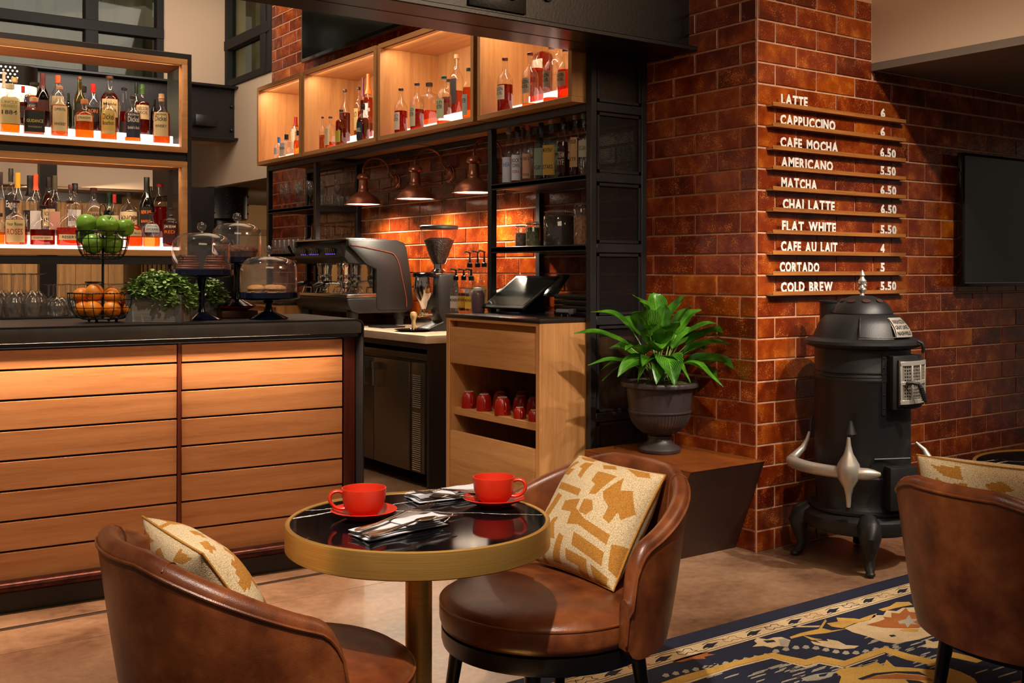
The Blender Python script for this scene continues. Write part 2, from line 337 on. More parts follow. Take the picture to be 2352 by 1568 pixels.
# display boxes: px, top px, width px, x plane, z offset of foot, ...
BX = [
 (641,315,23,3.50,0,'rnd',None,0,(60,120,190),.26,'c',((220,220,220),.2,.5,[]),'squat clear bottle with blue neck in the farthest box'),
 (658,309,25,3.53,0,'sq',None,0,(20,18,18),.22,'c',((236,230,220),.05,.62,[('PENN',INK,.5,.7)]),'square white labelled bottle with black stopper in the farthest box'),
 (679,269,22,3.72,.115,'slope',None,0,(150,16,14),.28,'c',((206,196,170),.0,.62,[]),'patterned bottle with dark red wax top in the farthest box'),
 (684,300,20,3.56,0,'rnd',OR,.6,(24,20,18),.2,'c',None,'orange bottle with black stopper in the farthest box'),
 (741,268,16,3.50,0,'std',(196,110,20),.45,(60,30,20),.05,'c',None,'slim clear bottle with low amber fill, first in its box'),
 (759,268,22,3.52,0,'sq',(214,80,20),.2,(70,34,20),.05,'c',((226,210,160),.1,.62,[]),'thin square bottle with pale green label'),
 (784,252,23,3.50,0,'sq',(150,44,8),.72,(20,18,20),.06,'c',((190,180,60),.1,.42,[]),'dark amber bottle with yellow green label'),
 (792,205,26,3.62,.045,'std',(120,26,12),.56,(60,24,22),.05,'c',None,'tall half full bottle with dark foil neck'),
 (824,200,22,3.70,.115,'std',(200,90,20),.5,(30,22,20),.06,'c',((216,186,120),.1,.55,[('OLD',INK,.6,.85)]),'bottle with cream label and black cap behind the front row'),
 (834,178,13,3.80,.115,'slope',(150,40,20),.6,(120,34,70),.34,'c',None,'bottle with purple capsule'),
 (846,170,22,3.72,.115,'slope',(196,76,30),.6,(236,130,40),.34,'c',((230,226,222),.0,.5,[]),'tall bottle with orange capsule'),
 (834,238,30,3.50,0,'rnd',(120,24,10),.62,(26,28,40),.16,'c',((34,46,62),.0,.5,[("BARREL",WH,.5,.7)]),'bottle with dark navy label at the front of its box'),
 (846,248,22,3.58,.045,'rnd',(150,24,20),.5,(206,200,196),.1,'c',((60,16,16),.1,.5,[]),'deep red bottle squeezed against the side of the box'),
 (921,203,31,3.50,0,'std',(170,26,10),.50,(60,20,26),.05,'c',((222,206,180),.08,.46,[('OLD',INK,.74,.9),('FORESTER',INK,.5,.7)]),'bottle with cream label, leftmost of the second box'),
 (958,191,33,3.50,0,'std',(170,40,20),.44,(34,40,66),.05,'c',((206,196,160),.08,.50,[('OLD',INK,.74,.9),('FORESTER',INK,.5,.7)]),'bottle with grey green label and navy cap in the second box'),
 (986,190,37,3.60,.045,'sq',(226,90,30),.34,(40,28,22),.09,'c',None,'broad clear bottle with black stopper and no label'),
 (1020,175,34,3.50,0,'std',(226,90,30),.08,(22,70,70),.06,'c',((196,206,160),.12,.52,[('OLD',INK,.74,.9),('FORESTER',INK,.5,.7)]),'nearly empty bottle with teal cap'),
 (1030,182,30,3.66,.115,'std',(140,36,40),.5,(30,30,34),.07,'c',None,'clear bottle behind the teal capped one'),
 (1049,125,31,3.66,.115,'std',(196,70,26),.38,(216,170,120),.07,'c',((34,26,24),.16,.58,[]),'tall bottle with black picture label and cork, on the high step'),
 (1076,156,28,3.50,0,'std',(206,96,12),.62,(30,60,40),.07,'c',((170,190,180),.08,.48,[('MASTER',INK,.6,.8)]),'amber bottle half hidden by the box side'),
 (1160,133,37,3.50,0,'std',(150,26,8),.50,(96,26,30),.05,'c',((226,216,190),.22,.48,[('NELSON',INK,.62,.86),('BROS.',INK,.34,.56)]),'red bottle with cream and black label standing alone at the left of the nearest box'),
 (1218,121,38,3.50,0,'std',(226,120,20),.06,(96,26,30),.05,'c',((226,216,190),.24,.52,[('NELSON',INK,.62,.86),('BROS.',INK,.34,.56)]),'empty bottle with dark green band in the nearest box'),
 (1233,96,32,3.64,.045,'std',(186,50,16),.56,(96,40,40),.05,'c',None,'tall half full bottle behind the empty green banded one'),
 (1247,86,40,3.74,.115,'sq',(176,34,10),.74,(80,30,30),.05,'c',((226,216,190),.4,.6,[]),'large red bottle at the back of the nearest box'),
 (1267,106,40,3.50,0,'std',(226,80,20),.08,(110,44,26),.05,'c',((226,216,190),.26,.54,[('NELSON',INK,.62,.86),('BROS.',INK,.34,.56)]),'empty bottle with purple band in the nearest box'),
 (1281,98,36,3.68,.115,'std',None,0,(200,170,140),.06,'c',None,'clear bottle at the back right of the nearest box'),
 (1298,112,36,3.50,0,'std',(206,50,8),.58,(90,30,30),.06,'c',((226,216,190),.26,.54,[('NELSON',INK,.62,.86),('BROS.',INK,.34,.56)]),'orange red bottle at the right edge of the nearest box'),
]
TW = [
 (1168,288,28,3.56,0,'slope',None,0,(176,184,206),.14,'c',((226,228,236),.04,.46,[('THEA',(60,120,190),.62,.78)]),'frosted white label bottle with silver cap, leftmost on the steel shelf'),
 (1188,291,27,3.58,0,'slope',None,0,(24,26,34),.10,'c',((238,236,240),.06,.50,[('ROCK',BK,.70,.86),('TOWN',BK,.50,.66),('VODKA',RD,.28,.40)]),'clear bottle with white label and red shoulder band'),
 (1213,288,26,3.60,0,'slope',None,0,(226,110,110),.08,'c',((222,170,136),.08,.50,[("Tito's",INK,.74,.92),('VODKA',INK,.1,.2)]),'clear bottle with pink cap and tan label'),
 (1243,282,28,3.56,0,'sq',None,0,(30,60,72),.10,'g',((150,170,150),.10,.56,[('GIN',INK,.2,.36)]),'narrow green tinted bottle with pale label and teal cap'),
 (1266,272,32,3.58,0,'sq',None,0,(214,180,120),.09,'g',((226,186,90),.08,.56,[('MONTERAY',INK,.76,.90),('STARS',INK,.2,.34)]),'broad bottle with yellow map label and cork'),
 (1293,270,25,3.56,0,'slope',(130,16,10),.60,(60,20,20),.10,'c',((60,12,14),.10,.50,[('CREAM',WH,.6,.85),('RYE',WH,.3,.55)]),'dark red bottle with white lettering'),
 (1321,260,25,3.56,0,'slope',(120,20,12),.60,(196,170,150),.10,'c',((222,190,140),.16,.62,[('SINGER',INK,.78,.92),('RYE',INK,.2,.34)]),'amber red bottle with tall cream label'),
 (1340,258,24,3.58,0,'wine',None,0,(150,190,160),.10,'c',((214,216,190),.30,.56,[('US GIN',(40,70,50),.4,.66)]),'clear bottle with pale green gin label beside the post'),
 (1201,292,20,3.76,0,'slope',None,0,(120,110,130),.2,'c',None,'grey capped bottle in the back row of the steel shelf'),
 (1281,286,20,3.76,0,'slope',None,0,(60,60,80),.1,'c',None,'clear bottle behind the yellow map label'),
 (1309,286,22,3.76,0,'slope',(80,20,20),.4,(34,50,80),.1,'c',None,'blue capped bottle in the back row'),
]
MENU = [('LATTE','6',231,243,222,405,912,942),('CAPPUCCINO','6',278.5,289.5,215,597,910,940),('CAFE MOCHA','6.50',331,341,215,615,908,1015),
 ('AMERICANO','5.50',377,387,222,580,910,1015),('MATCHA','6.50',425,435,222,470,910,1018),('CHAI LATTE','6.50',473.5,483.5,232,592,912,1020),
 ('FLAT WHITE','5.50',525,533,228,600,910,1020),('CAFE AU LAIT','4',573,583,220,610,910,938),('CORTADO','5',621,630.5,212,485,910,938),('COLD BREW','5.50',667.5,677.5,220,578,910,1018)]
for row in L1+L2+BX+TW:
    if row[10] if isinstance(row[10], tuple) else None:
        for s_ in row[10][3]: text(s_[0], .012)
    if len(row) > 11 and isinstance(row[11], tuple):
        for s_ in row[11][3]: text(s_[0], .012)
for a_ in MENU:
    for ch_ in a_[0]+a_[1]:
        if ch_ != ' ': text(ch_, .04)
for s_ in ('WASHINGTON', 'GRAY LANES', 'NASHVILLE', 'ORIGIN', 'LANES', 'MONIN', 'SINCE'): text(s_, .012)
# ------------------------------------------------------------------ materials
def brick_mat(name, lit=1.0, k=1):
    t = NT(name)
    oi = t.n('ShaderNodeObjectInfo'); v = t.coords(rand=True)
    n1 = t.n('ShaderNodeTexNoise', None, Vector=v, Scale=7.0, Detail=4, Roughness=.55)
    mixv = t.n('ShaderNodeMath', {'operation': 'MULTIPLY_ADD'}, _0=oi.outputs['Random'], _1=.30, _2=n1.outputs[0])
    col = t.ramp(mixv, [(.42, lin((84, 26, 9))), (.66, lin((118, 42, 11))), (.86, lin((150, 68, 15))), (1.0, lin((188, 104, 26)))])
    # glaze specks of uneven density
    n2 = t.n('ShaderNodeTexNoise', None, Vector=v, Scale=260.0, Detail=1.6, Roughness=.55)
    n3 = t.n('ShaderNodeTexNoise', None, Vector=v, Scale=14.0, Detail=2)
    sp = t.n('ShaderNodeMath', {'operation': 'MULTIPLY_ADD'}, _0=n3.outputs[0], _1=.42, _2=n2.outputs[0])
    sf = t.ramp(sp, [(.865, (0, 0, 0)), (.90, (1, 1, 1))])
    mx = t.n('ShaderNodeMix', {'data_type': 'RGBA'}); t.set(mx, 0, sf.outputs[0]); t.set(mx, 6, col.outputs[0]); t.set(mx, 7, lin((205, 128, 66)))
    n4 = t.n('ShaderNodeTexNoise', None, Vector=v, Scale=38.0, Detail=3)
    p = t.bsdf(Base_Color=mx.outputs[2], Roughness=.16, Normal=t.bump(n4.outputs[0], .35, .003))
    p.inputs['Specular IOR Level'].default_value = .55
    return t.fin(p)
M = {}
M['brick'] = brick_mat('glazed_brick')
M['mortar'] = plain('mortar', (206, 156, 122), .85, rgb2=(180, 128, 98), nscale=30, bump=.3)
def concrete_floor():
    t = NT('stained_concrete'); v = t.coords(rand=False)
    n1 = t.n('ShaderNodeTexNoise', None, Vector=v, Scale=1.6, Detail=8, Roughness=.62, Distortion=.5)
    n2 = t.n('ShaderNodeTexNoise', None, Vector=v, Scale=26.0, Detail=6, Roughness=.7)
    mx = t.n('ShaderNodeMath', {'operation': 'MULTIPLY_ADD'}, _0=n2.outputs[0], _1=.5, _2=n1.outputs[0])
    r = t.ramp(mx, [(.52, lin((92, 64, 45))), (.74, lin((136, 102, 76))), (.95, lin((164, 130, 100)))])
    rr = t.ramp(n1, [(.3, (.30,)*3), (.75, (.5,)*3)])
    p = t.bsdf(Base_Color=r.outputs[0], Roughness=rr.outputs[0], Normal=t.bump(n2.outputs[0], .12, .001))
    return t.fin(p)
M['floor'] = concrete_floor()
M['joint'] = plain('floor_joint', (52, 34, 26), .8)
M['plaster'] = plain('cream_plaster', (205, 178, 150), .75, bump=.08, bscale=60)
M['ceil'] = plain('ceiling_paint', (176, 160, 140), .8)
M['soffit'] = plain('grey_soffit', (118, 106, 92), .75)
M['steel_black'] = plain('blackened_steel', (26, 25, 27), .42, rgb2=(38, 36, 38), nscale=6, bump=.05, spec=.45)
M['beam'] = plain('painted_black_beam', (14, 14, 18), .32, bump=.3, bscale=70, bdist=.002)
M['oak'] = wood('oak_veneer', (205, 150, 92), (172, 116, 64), 'Z', rough=.5)
M['oak_x'] = wood('oak_veneer_along_x', (205, 150, 92), (172, 116, 64), 'X', rough=.5)
M['oak_y'] = wood('oak_veneer_along_y', (205, 150, 92), (172, 116, 64), 'Y', rough=.5)
M['slat'] = wood('maple_slat', (200, 140, 90), (164, 104, 60), 'X', rough=.38)
M['redwood'] = wood('red_stained_wood', (104, 46, 28), (66, 24, 16), 'Z', rough=.35)
M['plank'] = wood('tan_plank', (178, 134, 82), (120, 86, 50), 'Z', rough=.6)
M['concrete'] = plain('dark_concrete_top', (92, 88, 84), .30, rgb2=(70, 68, 66), nscale=5, bump=.06)
M['copper_worn'] = plain('worn_copper_rail', (96, 50, 42), .28, metal=.8, rgb2=(46, 24, 22), nscale=30, bump=.15)
M['kick'] = plain('black_kick', (20, 16, 16), .35)
M['white_em'] = plain('backlit_acrylic', (255, 232, 222), .4, emit=1.55, ecol=(255, 222, 208))
M['led'] = plain('led_strip', (255, 210, 160), .5, emit=9, ecol=(255, 176, 106))
M['glass'] = glass_mat('clear_glass')
M['pane'] = glass_mat('window_pane', (.80, .86, .80), gl=.5, base=.04, edge=.12)
M['glassware'] = glass_mat('glassware', (.95, .95, .95), gl=1.0, base=.10, edge=.95, dark=.8, tb=.02)
M['ggreen'] = glass_mat('green_tinted_glass', (.80, .92, .84))
M['gdark'] = glass_mat('dark_green_glass', (.06, .09, .04), gl=.7)
M['gblack'] = plain('black_bottle_glass', (12, 10, 10), .08, coat=.5)
M['steel'] = plain('stainless_steel', (190, 186, 180), .24, metal=1)
M['chrome'] = plain('chrome', (225, 222, 218), .07, metal=1)
M['darksteel'] = plain('dark_stainless_front', (104, 92, 76), .36, metal=.9, bump=.05)
M['marble'] = plain('beige_marble', (214, 194, 170), .18, rgb2=(186, 160, 134), nscale=4)
M['black'] = plain('black_plastic', (18, 18, 19), .35)
M['blackgloss'] = plain('black_gloss', (8, 8, 9), .08)
M['matte_black'] = plain('matte_black_shell', (30, 29, 29), .42, bump=.25, bscale=500, bdist=.0004)
M['copper'] = plain('aged_copper', (184, 118, 86), .36, metal=.7, rgb2=(140, 84, 62), nscale=14)
M['white_shade'] = plain('white_enamel', (245, 240, 232), .5, emit=2.2, ecol=(255, 236, 214))
def leather(name, c1, c2, c3, rough=.34):
    t = NT(name); v = t.coords(rand=False)
    n1 = t.n('ShaderNodeTexNoise', None, Vector=v, Scale=9.0, Detail=6, Roughness=.6)
    n2 = t.n('ShaderNodeTexVoronoi', None, Vector=v, Scale=420.0)
    n3 = t.n('ShaderNodeTexNoise', None, Vector=v, Scale=26.0, Detail=4, Distortion=2.0)
    r = t.ramp(n1, [(.34, lin(c2)), (.52, lin(c1)), (.70, lin(c3))])
    h = t.n('ShaderNodeMath', {'operation': 'MULTIPLY_ADD'}, _0=n3.outputs[0], _1=1.4, _2=n2.outputs[0])
    p = t.bsdf(Base_Color=r.outputs[0], Roughness=rough, Normal=t.bump(h.outputs[0], .22, .0009))
    return t.fin(p)
M['leather'] = leather('brown_leather', (112, 58, 28), (82, 38, 18), (138, 78, 40))
M['welt'] = leather('leather_welt', (118, 62, 30), (88, 44, 22), (140, 82, 44), .32)
M['legwood'] = plain('black_lacquered_wood', (14, 11, 10), .28)
def brass():
    t = NT('brushed_brass'); v = t.coords(scale=(1, 1, 160), rand=False)
    n = t.n('ShaderNodeTexNoise', None, Vector=v, Scale=6.0, Detail=3)
    r = t.ramp(n, [(.3, lin((196, 148, 70))), (.7, lin((224, 178, 98)))])
    p = t.bsdf(Base_Color=r.outputs[0], Metallic=.78, Roughness=.34, Normal=t.bump(n.outputs[0], .08, .0004))
    p.inputs['Anisotropic'].default_value = .5
    return t.fin(p)
M['brass'] = brass()
def veined():
    t = NT('black_marble_white_veins'); tc = t.n('ShaderNodeTexCoord')
    nz = t.n('ShaderNodeTexNoise', None, Vector=tc.outputs['Object'], Scale=16.0, Detail=6, Roughness=.65); n2 = t.n('ShaderNodeTexNoise', None, Vector=tc.outputs['Object'], Scale=5.0, Detail=3)
    vv = t.n('ShaderNodeVectorMath', {'operation': 'MULTIPLY_ADD'}, _0=nz.outputs[1], _1=(.035, .035, 0), _2=tc.outputs['Object'])
    fac = None
    for (x0, y0), (x1, y1), w0, w1 in VEINS:
        a = math.atan2(y1-y0, x1-x0); L_ = math.hypot(x1-x0, y1-y0)
        mp = t.n('ShaderNodeMapping', {'vector_type': 'TEXTURE'}, Vector=vv, Location=(x0+.0175, y0+.0175, 0), Rotation=(0, 0, a))
        sp = t.n('ShaderNodeSeparateXYZ', None, _0=mp)
        ab = t.n('ShaderNodeMath', {'operation': 'ABSOLUTE'}, _0=sp.outputs[1])
        wd = t.n('ShaderNodeMapRange', None, _0=sp.outputs[0], _1=0.0, _2=L_, _3=w0, _4=w1)
        lt = t.n('ShaderNodeMath', {'operation': 'LESS_THAN'}, _0=ab, _1=wd.outputs[0])
        g0 = t.n('ShaderNodeMath', {'operation': 'GREATER_THAN'}, _0=sp.outputs[0], _1=0.0); g1 = t.n('ShaderNodeMath', {'operation': 'LESS_THAN'}, _0=sp.outputs[0], _1=L_)
        m1 = t.n('ShaderNodeMath', {'operation': 'MULTIPLY'}, _0=g0, _1=g1); m2 = t.n('ShaderNodeMath', {'operation': 'MULTIPLY'}, _0=m1, _1=lt)
        fac = m2 if fac is None else t.n('ShaderNodeMath', {'operation': 'MAXIMUM'}, _0=fac, _1=m2)
    vo = t.n('ShaderNodeTexVoronoi', {'feature': 'DISTANCE_TO_EDGE'}, Scale=24.0); t.set(vo, 'Vector', vv)
    b = t.ramp(vo, [(.0, (1, 1, 1)), (.014, (0, 0, 0))]); gm = t.ramp(n2, [(.60, (0, 0, 0)), (.68, (.4,)*3)])
    m1 = t.n('ShaderNodeMath', {'operation': 'MULTIPLY'}, _0=b.outputs[0], _1=gm.outputs[0])
    m2 = t.n('ShaderNodeMath', {'operation': 'MAXIMUM'}, _0=fac, _1=m1)
    mx = t.n('ShaderNodeMix', {'data_type': 'RGBA'}); t.set(mx, 0, m2); t.set(mx, 6, lin((9, 9, 11))); t.set(mx, 7, lin((226, 220, 212)))
    return t.fin(t.bsdf(Base_Color=mx.outputs[2], Roughness=.07))
_tc = LD(-.222, 2.565)
def _v(p, q, a, b):
    P_ = [at(*c, 'z', .7465)-_tc for c in (p, q)]; return (P_[0].x, P_[0].y), (P_[1].x, P_[1].y), a, b
VEINS = [_v((664, 1192), (800, 1170), .0055, .002), (_v((800, 1170), (1250, 1182), .0016, .0012)), _v((690, 1172), (775, 1166), .001, .004), _v((1020, 1142), (880, 1160), .0008, .0024), _v((1040, 1178), (1010, 1210), .001, .0005)]
M['veined'] = veined()
M['redcup'] = plain('red_stoneware', (198, 44, 20), .33, bump=.06)
M['redmug'] = plain('dark_red_mug', (150, 26, 14), .28)
M['linen'] = plain('pale_linen', (206, 204, 208), .85, bump=.5, bscale=700, bdist=.0005)
M['silver'] = plain('worn_silver', (205, 196, 184), .22, metal=1)
M['iron'] = plain('stove_iron', (24, 24, 25), .46, rgb2=(33, 32, 32), nscale=10, bump=.35, bscale=180)
M['nickel'] = plain('dull_nickel', (206, 198, 186), .36, metal=.6, bump=.2, bscale=60)
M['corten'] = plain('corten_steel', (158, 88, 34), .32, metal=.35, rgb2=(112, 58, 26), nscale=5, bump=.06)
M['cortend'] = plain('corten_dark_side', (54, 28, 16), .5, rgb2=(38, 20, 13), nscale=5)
M['urn'] = plain('dark_bronze_resin', (50, 42, 42), .42, bump=.1)
M['leaf'] = None
M['soil'] = plain('moss', (96, 82, 34), .95, rgb2=(48, 40, 20), nscale=60, bump=.9, bscale=150, bdist=.006)
M['navy'] = plain('navy_glaze', (14, 18, 40), .10)
M['wire'] = plain('black_wire', (12, 12, 14), .4)
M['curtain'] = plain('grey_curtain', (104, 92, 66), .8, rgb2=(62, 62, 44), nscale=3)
M['curtain_lit'] = plain('lit_curtain', (160, 134, 92), .8, rgb2=(104, 92, 62), nscale=3)  # paler copy of the curtain colour, light painted in
M['menuwood'] = wood('menu_oak', (176, 112, 52), (128, 74, 30), 'X', grain=1.4, rough=.45)
M['letter'] = plain('white_letter', (236, 230, 222), .45)
M['screen'] = plain('dark_screen', (34, 38, 38), .14)
M['screen_blk'] = plain('glossy_black_panel', (12, 10, 9), .12)
def leafmat(name, a, b, rough=.28):
    t = NT(name); v = t.coords(rand=False); g = t.n('ShaderNodeUVMap')
    sep = t.n('ShaderNodeSeparateXYZ', None, Vector=g.outputs[0])
    # parallel veins fanning off the midrib, drawn from the blade's own uv
    ab = t.n('ShaderNodeMath', {'operation': 'ABSOLUTE'}, _0=sep.outputs[0])
    q = t.n('ShaderNodeMath', {'operation': 'MULTIPLY_ADD'}, _0=ab.outputs[0], _1=-.35, _2=sep.outputs[1])
    s = t.n('ShaderNodeMath', {'operation': 'MULTIPLY'}, _0=q.outputs[0], _1=120.0)
    sn = t.n('ShaderNodeMath', {'operation': 'SINE'}, _0=s.outputs[0])
    n1 = t.n('ShaderNodeTexNoise', None, Vector=t.coords(), Scale=12.0, Detail=3)
    f = t.n('ShaderNodeMath', {'operation': 'MULTIPLY_ADD'}, _0=sn.outputs[0], _1=.12, _2=n1.outputs[0])
    mid = t.n('ShaderNodeMath', {'operation': 'LESS_THAN'}, _0=ab.outputs[0], _1=.04)
    f2 = t.n('ShaderNodeMath', {'operation': 'MULTIPLY_ADD'}, _0=mid.outputs[0], _1=.3, _2=f.outputs[0])
    r = t.ramp(f2, [(.3, lin(a)), (.75, lin(b))])
    p = t.bsdf(Base_Color=r.outputs[0], Roughness=rough, Normal=t.bump(f.outputs[0], .5, .001))
    tr = t.n('ShaderNodeBsdfTranslucent', None, Color=r.outputs[0])
    return t.fin(t.n('ShaderNodeMixShader', None, _0=.18, _1=p, _2=tr))
M['leaf'] = leafmat('peace_lily_leaf', (18, 62, 8), (92, 156, 40))
M['smallleaf'] = plain('small_leaf', (62, 112, 36), .45, rgb2=(170, 196, 110), nscale=30)
M['greywood'] = wood('weathered_wood', (156, 148, 136), (112, 104, 92), 'X', rough=.7)
M['galv'] = plain('galvanised_strap', (150, 146, 140), .35, metal=.8, bump=.2)
M['coffee'] = plain('coffee_beans', (40, 18, 10), .4, rgb2=(20, 9, 6), nscale=120, bump=1, bscale=120, bdist=.01)

# ------------------------------------------------------------------ setting
PX, PY = 3.899, 3.486            # outer corner of the brick pier
BH, BL = .1016, .3048
def brick_mesh(name, L, H=BH, mort=.0105):
    """a glazed brick face down the local -Y: chamfered proud slab"""
    a, b, d, c = (L-mort)/2, (H-mort)/2, .005, .002
    v = [(-a, .004, -b), (a, .004, -b), (a, .004, b), (-a, .004, b), (-a, -d+c, -b), (a, -d+c, -b), (a, -d+c, b), (-a, -d+c, b),
         (-a+c, -d, -b+c), (a-c, -d, -b+c), (a-c, -d, b-c), (-a+c, -d, b-c)]
    f = [(0, 4, 5, 1)[::-1], (1, 5, 6, 2)[::-1], (2, 6, 7, 3)[::-1], (3, 7, 4, 0)[::-1], (4, 8, 9, 5)[::-1], (5, 9, 10, 6)[::-1], (6, 10, 11, 7)[::-1], (7, 11, 8, 4)[::-1], (8, 11, 10, 9)[::-1]]
    f = [tuple(reversed(q)) for q in f]
    me = bpy.data.meshes.new(name); me.from_pydata(v, [], f); me.materials.append(M['brick'])
    me.polygons.foreach_set('use_smooth', [True]*9); me.set_sharp_from_angle(angle=.3)
    return me
BM = {}
def lay(parent, along, off_odd, off_even, start, end, z0, z1, keep, org, rot, extra):
    """running bond of separate bricks; u runs along the wall from the corner"""
    for r in range(int(round(z0/BH)), int(math.ceil(z1/BH))):
        top = r+1; off = off_odd if top % 2 else off_even
        edges = [0.0]+[off+BL*k for k in range(0, 40)]
        for a, b in zip(edges, edges[1:]):
            a2, b2 = max(a, start), min(b, end)
            if b2-a2 < .03: continue
            zc = (r+.5)*BH; u = (a2+b2)/2; hh = min(BH, z1-r*BH)
            if hh < .02: continue
            zc = r*BH+hh/2; key = (round(b2-a2, 3), round(hh, 3))
            if not keep(u, zc): extra.append((a2, b2, r*BH, r*BH+hh)); continue
            if key not in BM: BM[key] = brick_mesh('brick', *key)
            o = bpy.data.objects.new('brick', BM[key]); C.objects.link(o); o.parent = parent
            j = random.uniform(-.0008, .0008)
            o.location = (PX+u, PY+j, zc) if along == 'x' else (PX+j, PY+u, zc)
            o.rotation_euler = (random.uniform(-.004, .004), 0, rot+random.uniform(-.004, .004))
# right-hand wall (the menu wall), faces -Y
wr = structure(MB().box(PX, 4.775, PY+.001, PY+.3, 0, 4.3).box(4.775, 8.0, PY+.001, PY+.3, 0, 2.395).build('wall_right', M['mortar'], smooth=False))
ex = []
lay(wr, 'x', .126, .279, 0, .874, 23*BH, 2.85, lambda u, z: z < 2.78, None, 0, ex)
lay(wr, 'x', .126, .279, .876, 2.75, 23*BH, 2.393, lambda u, z: True, None, 0, ex)
lay(wr, 'x', .126, .279, 0, 2.75, 0, 23*BH, lambda u, z: True, None, 0, ex)
# long back wall of the bar, faces -X
wb = structure(MB().box(PX+.001, PX+.3, PY, 9.33, 0, 4.3).build('wall_back', M['mortar'], smooth=False))
def keepb(u, z):
    if u < .80: return z < 2.80
    if u < 1.75: return 1.1 < z < 2.45
    if u < 4.1: return .95 < z < 2.2
    if u < 5.0: return 1.2 < z < 2.2
    if z > 2.85: return u > 4.55 and z < 3.72
    return False
ex = []
lay(wb, 'y', .254, .1016, 0, 5.84, 0, 3.8, keepb, None, -PI/2, ex)
mb = MB()
for a, b, z0, z1 in ex: mb.box(PX-.004, PX+.004, PY+a+.005, PY+b-.005, z0+.005, z1-.005)
stuff(mb.build('brick_rest', M['brick'], wb, smooth=False))
# floor: slabs between saw cuts, dark strip painting the shade band in front of the bar
fl = structure(MB().box(-4, 9, -3, 16, -.12, -.012).build('floor', M['joint'], smooth=False))
cuts = [-3, 4.045, 4.115, 4.345, 4.41, 5.6, 16]
def slab(x0, x1, y0, y1): MB().box(x0, x1, y0, y1, -.012, 0).build('floor_slab', M['floor'], fl, bevel=.0015, bseg=1)
slab(-4, 9, -3, 4.072); slab(-4, 9, 4.0755, 4.338); slab(-4, 1.45, 4.3755, 4.60); slab(1.452, 2.30, 4.3755, 4.60); slab(2.235, 9, 4.338, 4.3755)
slab(-4, 9, 4.602, 6.4); slab(-4, 9, 6.403, 16)
slab(2.302, 9, 4.3755, 4.60)
MB().box(-4, 2.235, 4.338, 4.3755, -.012, -.004).build('floor_shade_strip', plain('floor_shade', (50, 31, 18), .5), fl, smooth=False)  # shadow band on the floor, built as a dark strip
# ceiling, far walls, bulkheads
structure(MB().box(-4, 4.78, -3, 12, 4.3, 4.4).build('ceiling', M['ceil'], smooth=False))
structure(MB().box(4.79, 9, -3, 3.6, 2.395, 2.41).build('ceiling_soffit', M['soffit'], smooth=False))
structure(MB().box(4.775, 4.83, -3, PY, 2.42, 4.3).build('wall_bulkhead', M['plaster'], smooth=False))
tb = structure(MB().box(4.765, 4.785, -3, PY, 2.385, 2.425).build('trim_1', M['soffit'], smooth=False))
YF = 10.62
wf = structure(MB().box(-4, -1.2, YF, YF+.2, 2.62, 4.4).box(-1.2, 3.302, YF, YF+.2, 2.62, 2.95).box(3.302, 3.97, YF, YF+.2, 2.62, 4.4).box(-4, 3.97, YF+.2, YF+.3, 4.39, 4.4).box(-4, 3.2, YF, YF+.2, 2.12, 2.63).build('wall_far', M['plaster'], smooth=False))
structure(MB().box(3.95, 4.15, 9.3, YF, 2.21, 3.19).box(3.95, 4.15, YF, 13.6, 2.21, 3.19).box(3.95, 4.15, 9.3, 9.45, 3.1, 4.4).box(3.95, 4.15, YF, 13.6, 3.18, 4.4).build('wall_side_bulkhead', M['plaster'], smooth=False))
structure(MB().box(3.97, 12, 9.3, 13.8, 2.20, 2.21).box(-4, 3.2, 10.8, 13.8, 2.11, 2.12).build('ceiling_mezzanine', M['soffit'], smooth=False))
# back room: tan wall with a wood strip and slatted hanging
br = structure(MB().box(-4, 12, 13.6, 13.8, 0, 2.6).box(8, 8.2, 3.7, 13.8, 0, 2.6).build('wall_back_room', plain('tan_wall', (196, 160, 108), .7), smooth=False))
MB().box(3, 8, 13.52, 13.6, 1.80, 1.875).build('wall_strip', M['plank'], br, smooth=False)
mb = MB(); n = 44
for k in range(n):
    x = 3.9+k*.028; mb.box(x, x+.02, 13.40-.02*(k % 2), 13.5, .02, 1.74)
stuff(mb.build('slatted_hanging', wood('yellow_slats', (190, 146, 72), (120, 84, 34), 'Z', rough=.6), br, smooth=False))
# tan plank wall seen under the shelving
pw = structure(MB().box(-4, 3.1, 11.4, 11.5, 0, 2.11).build('wall_plank', M['kick'], smooth=False))
x = .3
while x < 3.05:
    wd = random.choice((.13, .15, .17)); MB().box(x, x+wd-.004, 11.37-random.uniform(0, .006), 11.4, .02, 2.02).build('plank', M['plank'], pw, smooth=False); x += wd
MB().box(-.5, 3.1, 11.33, 11.4, 2.02, 2.11).build('wall_rail', M['kick'], pw, smooth=False)
# wide black column and its riveted capital, far behind
colm = structure(MB().lathe([(.135, 0), (.135, 1.9)], 24).build('column', M['beam'], loc=(4.07, 10.95, 0)))
cp = MB().lathe([(.20, 1.86), (.225, 1.875), (.225, 2.17), (.232, 2.18), (.232, 2.20)], 28); cp.build('capital', M['beam'], colm)
mb = MB()
for k in range(10):
    for z in (1.93, 2.02, 2.11):
        a = k*.63; mb.sphere((.226*math.cos(a), .226*math.sin(a), z), .011, 8, 5)
stuff(mb.build('rivet', M['beam'], colm))
structure(MB().box(3.30, 3.58, 9.95, 10.1, 0, 2.12).build('column', M['steel_black'], smooth=False))
structure(MB().box(2.02, 2.16, 9.9, 10.0, 0, 2.62).build('column', M['kick'], smooth=False))
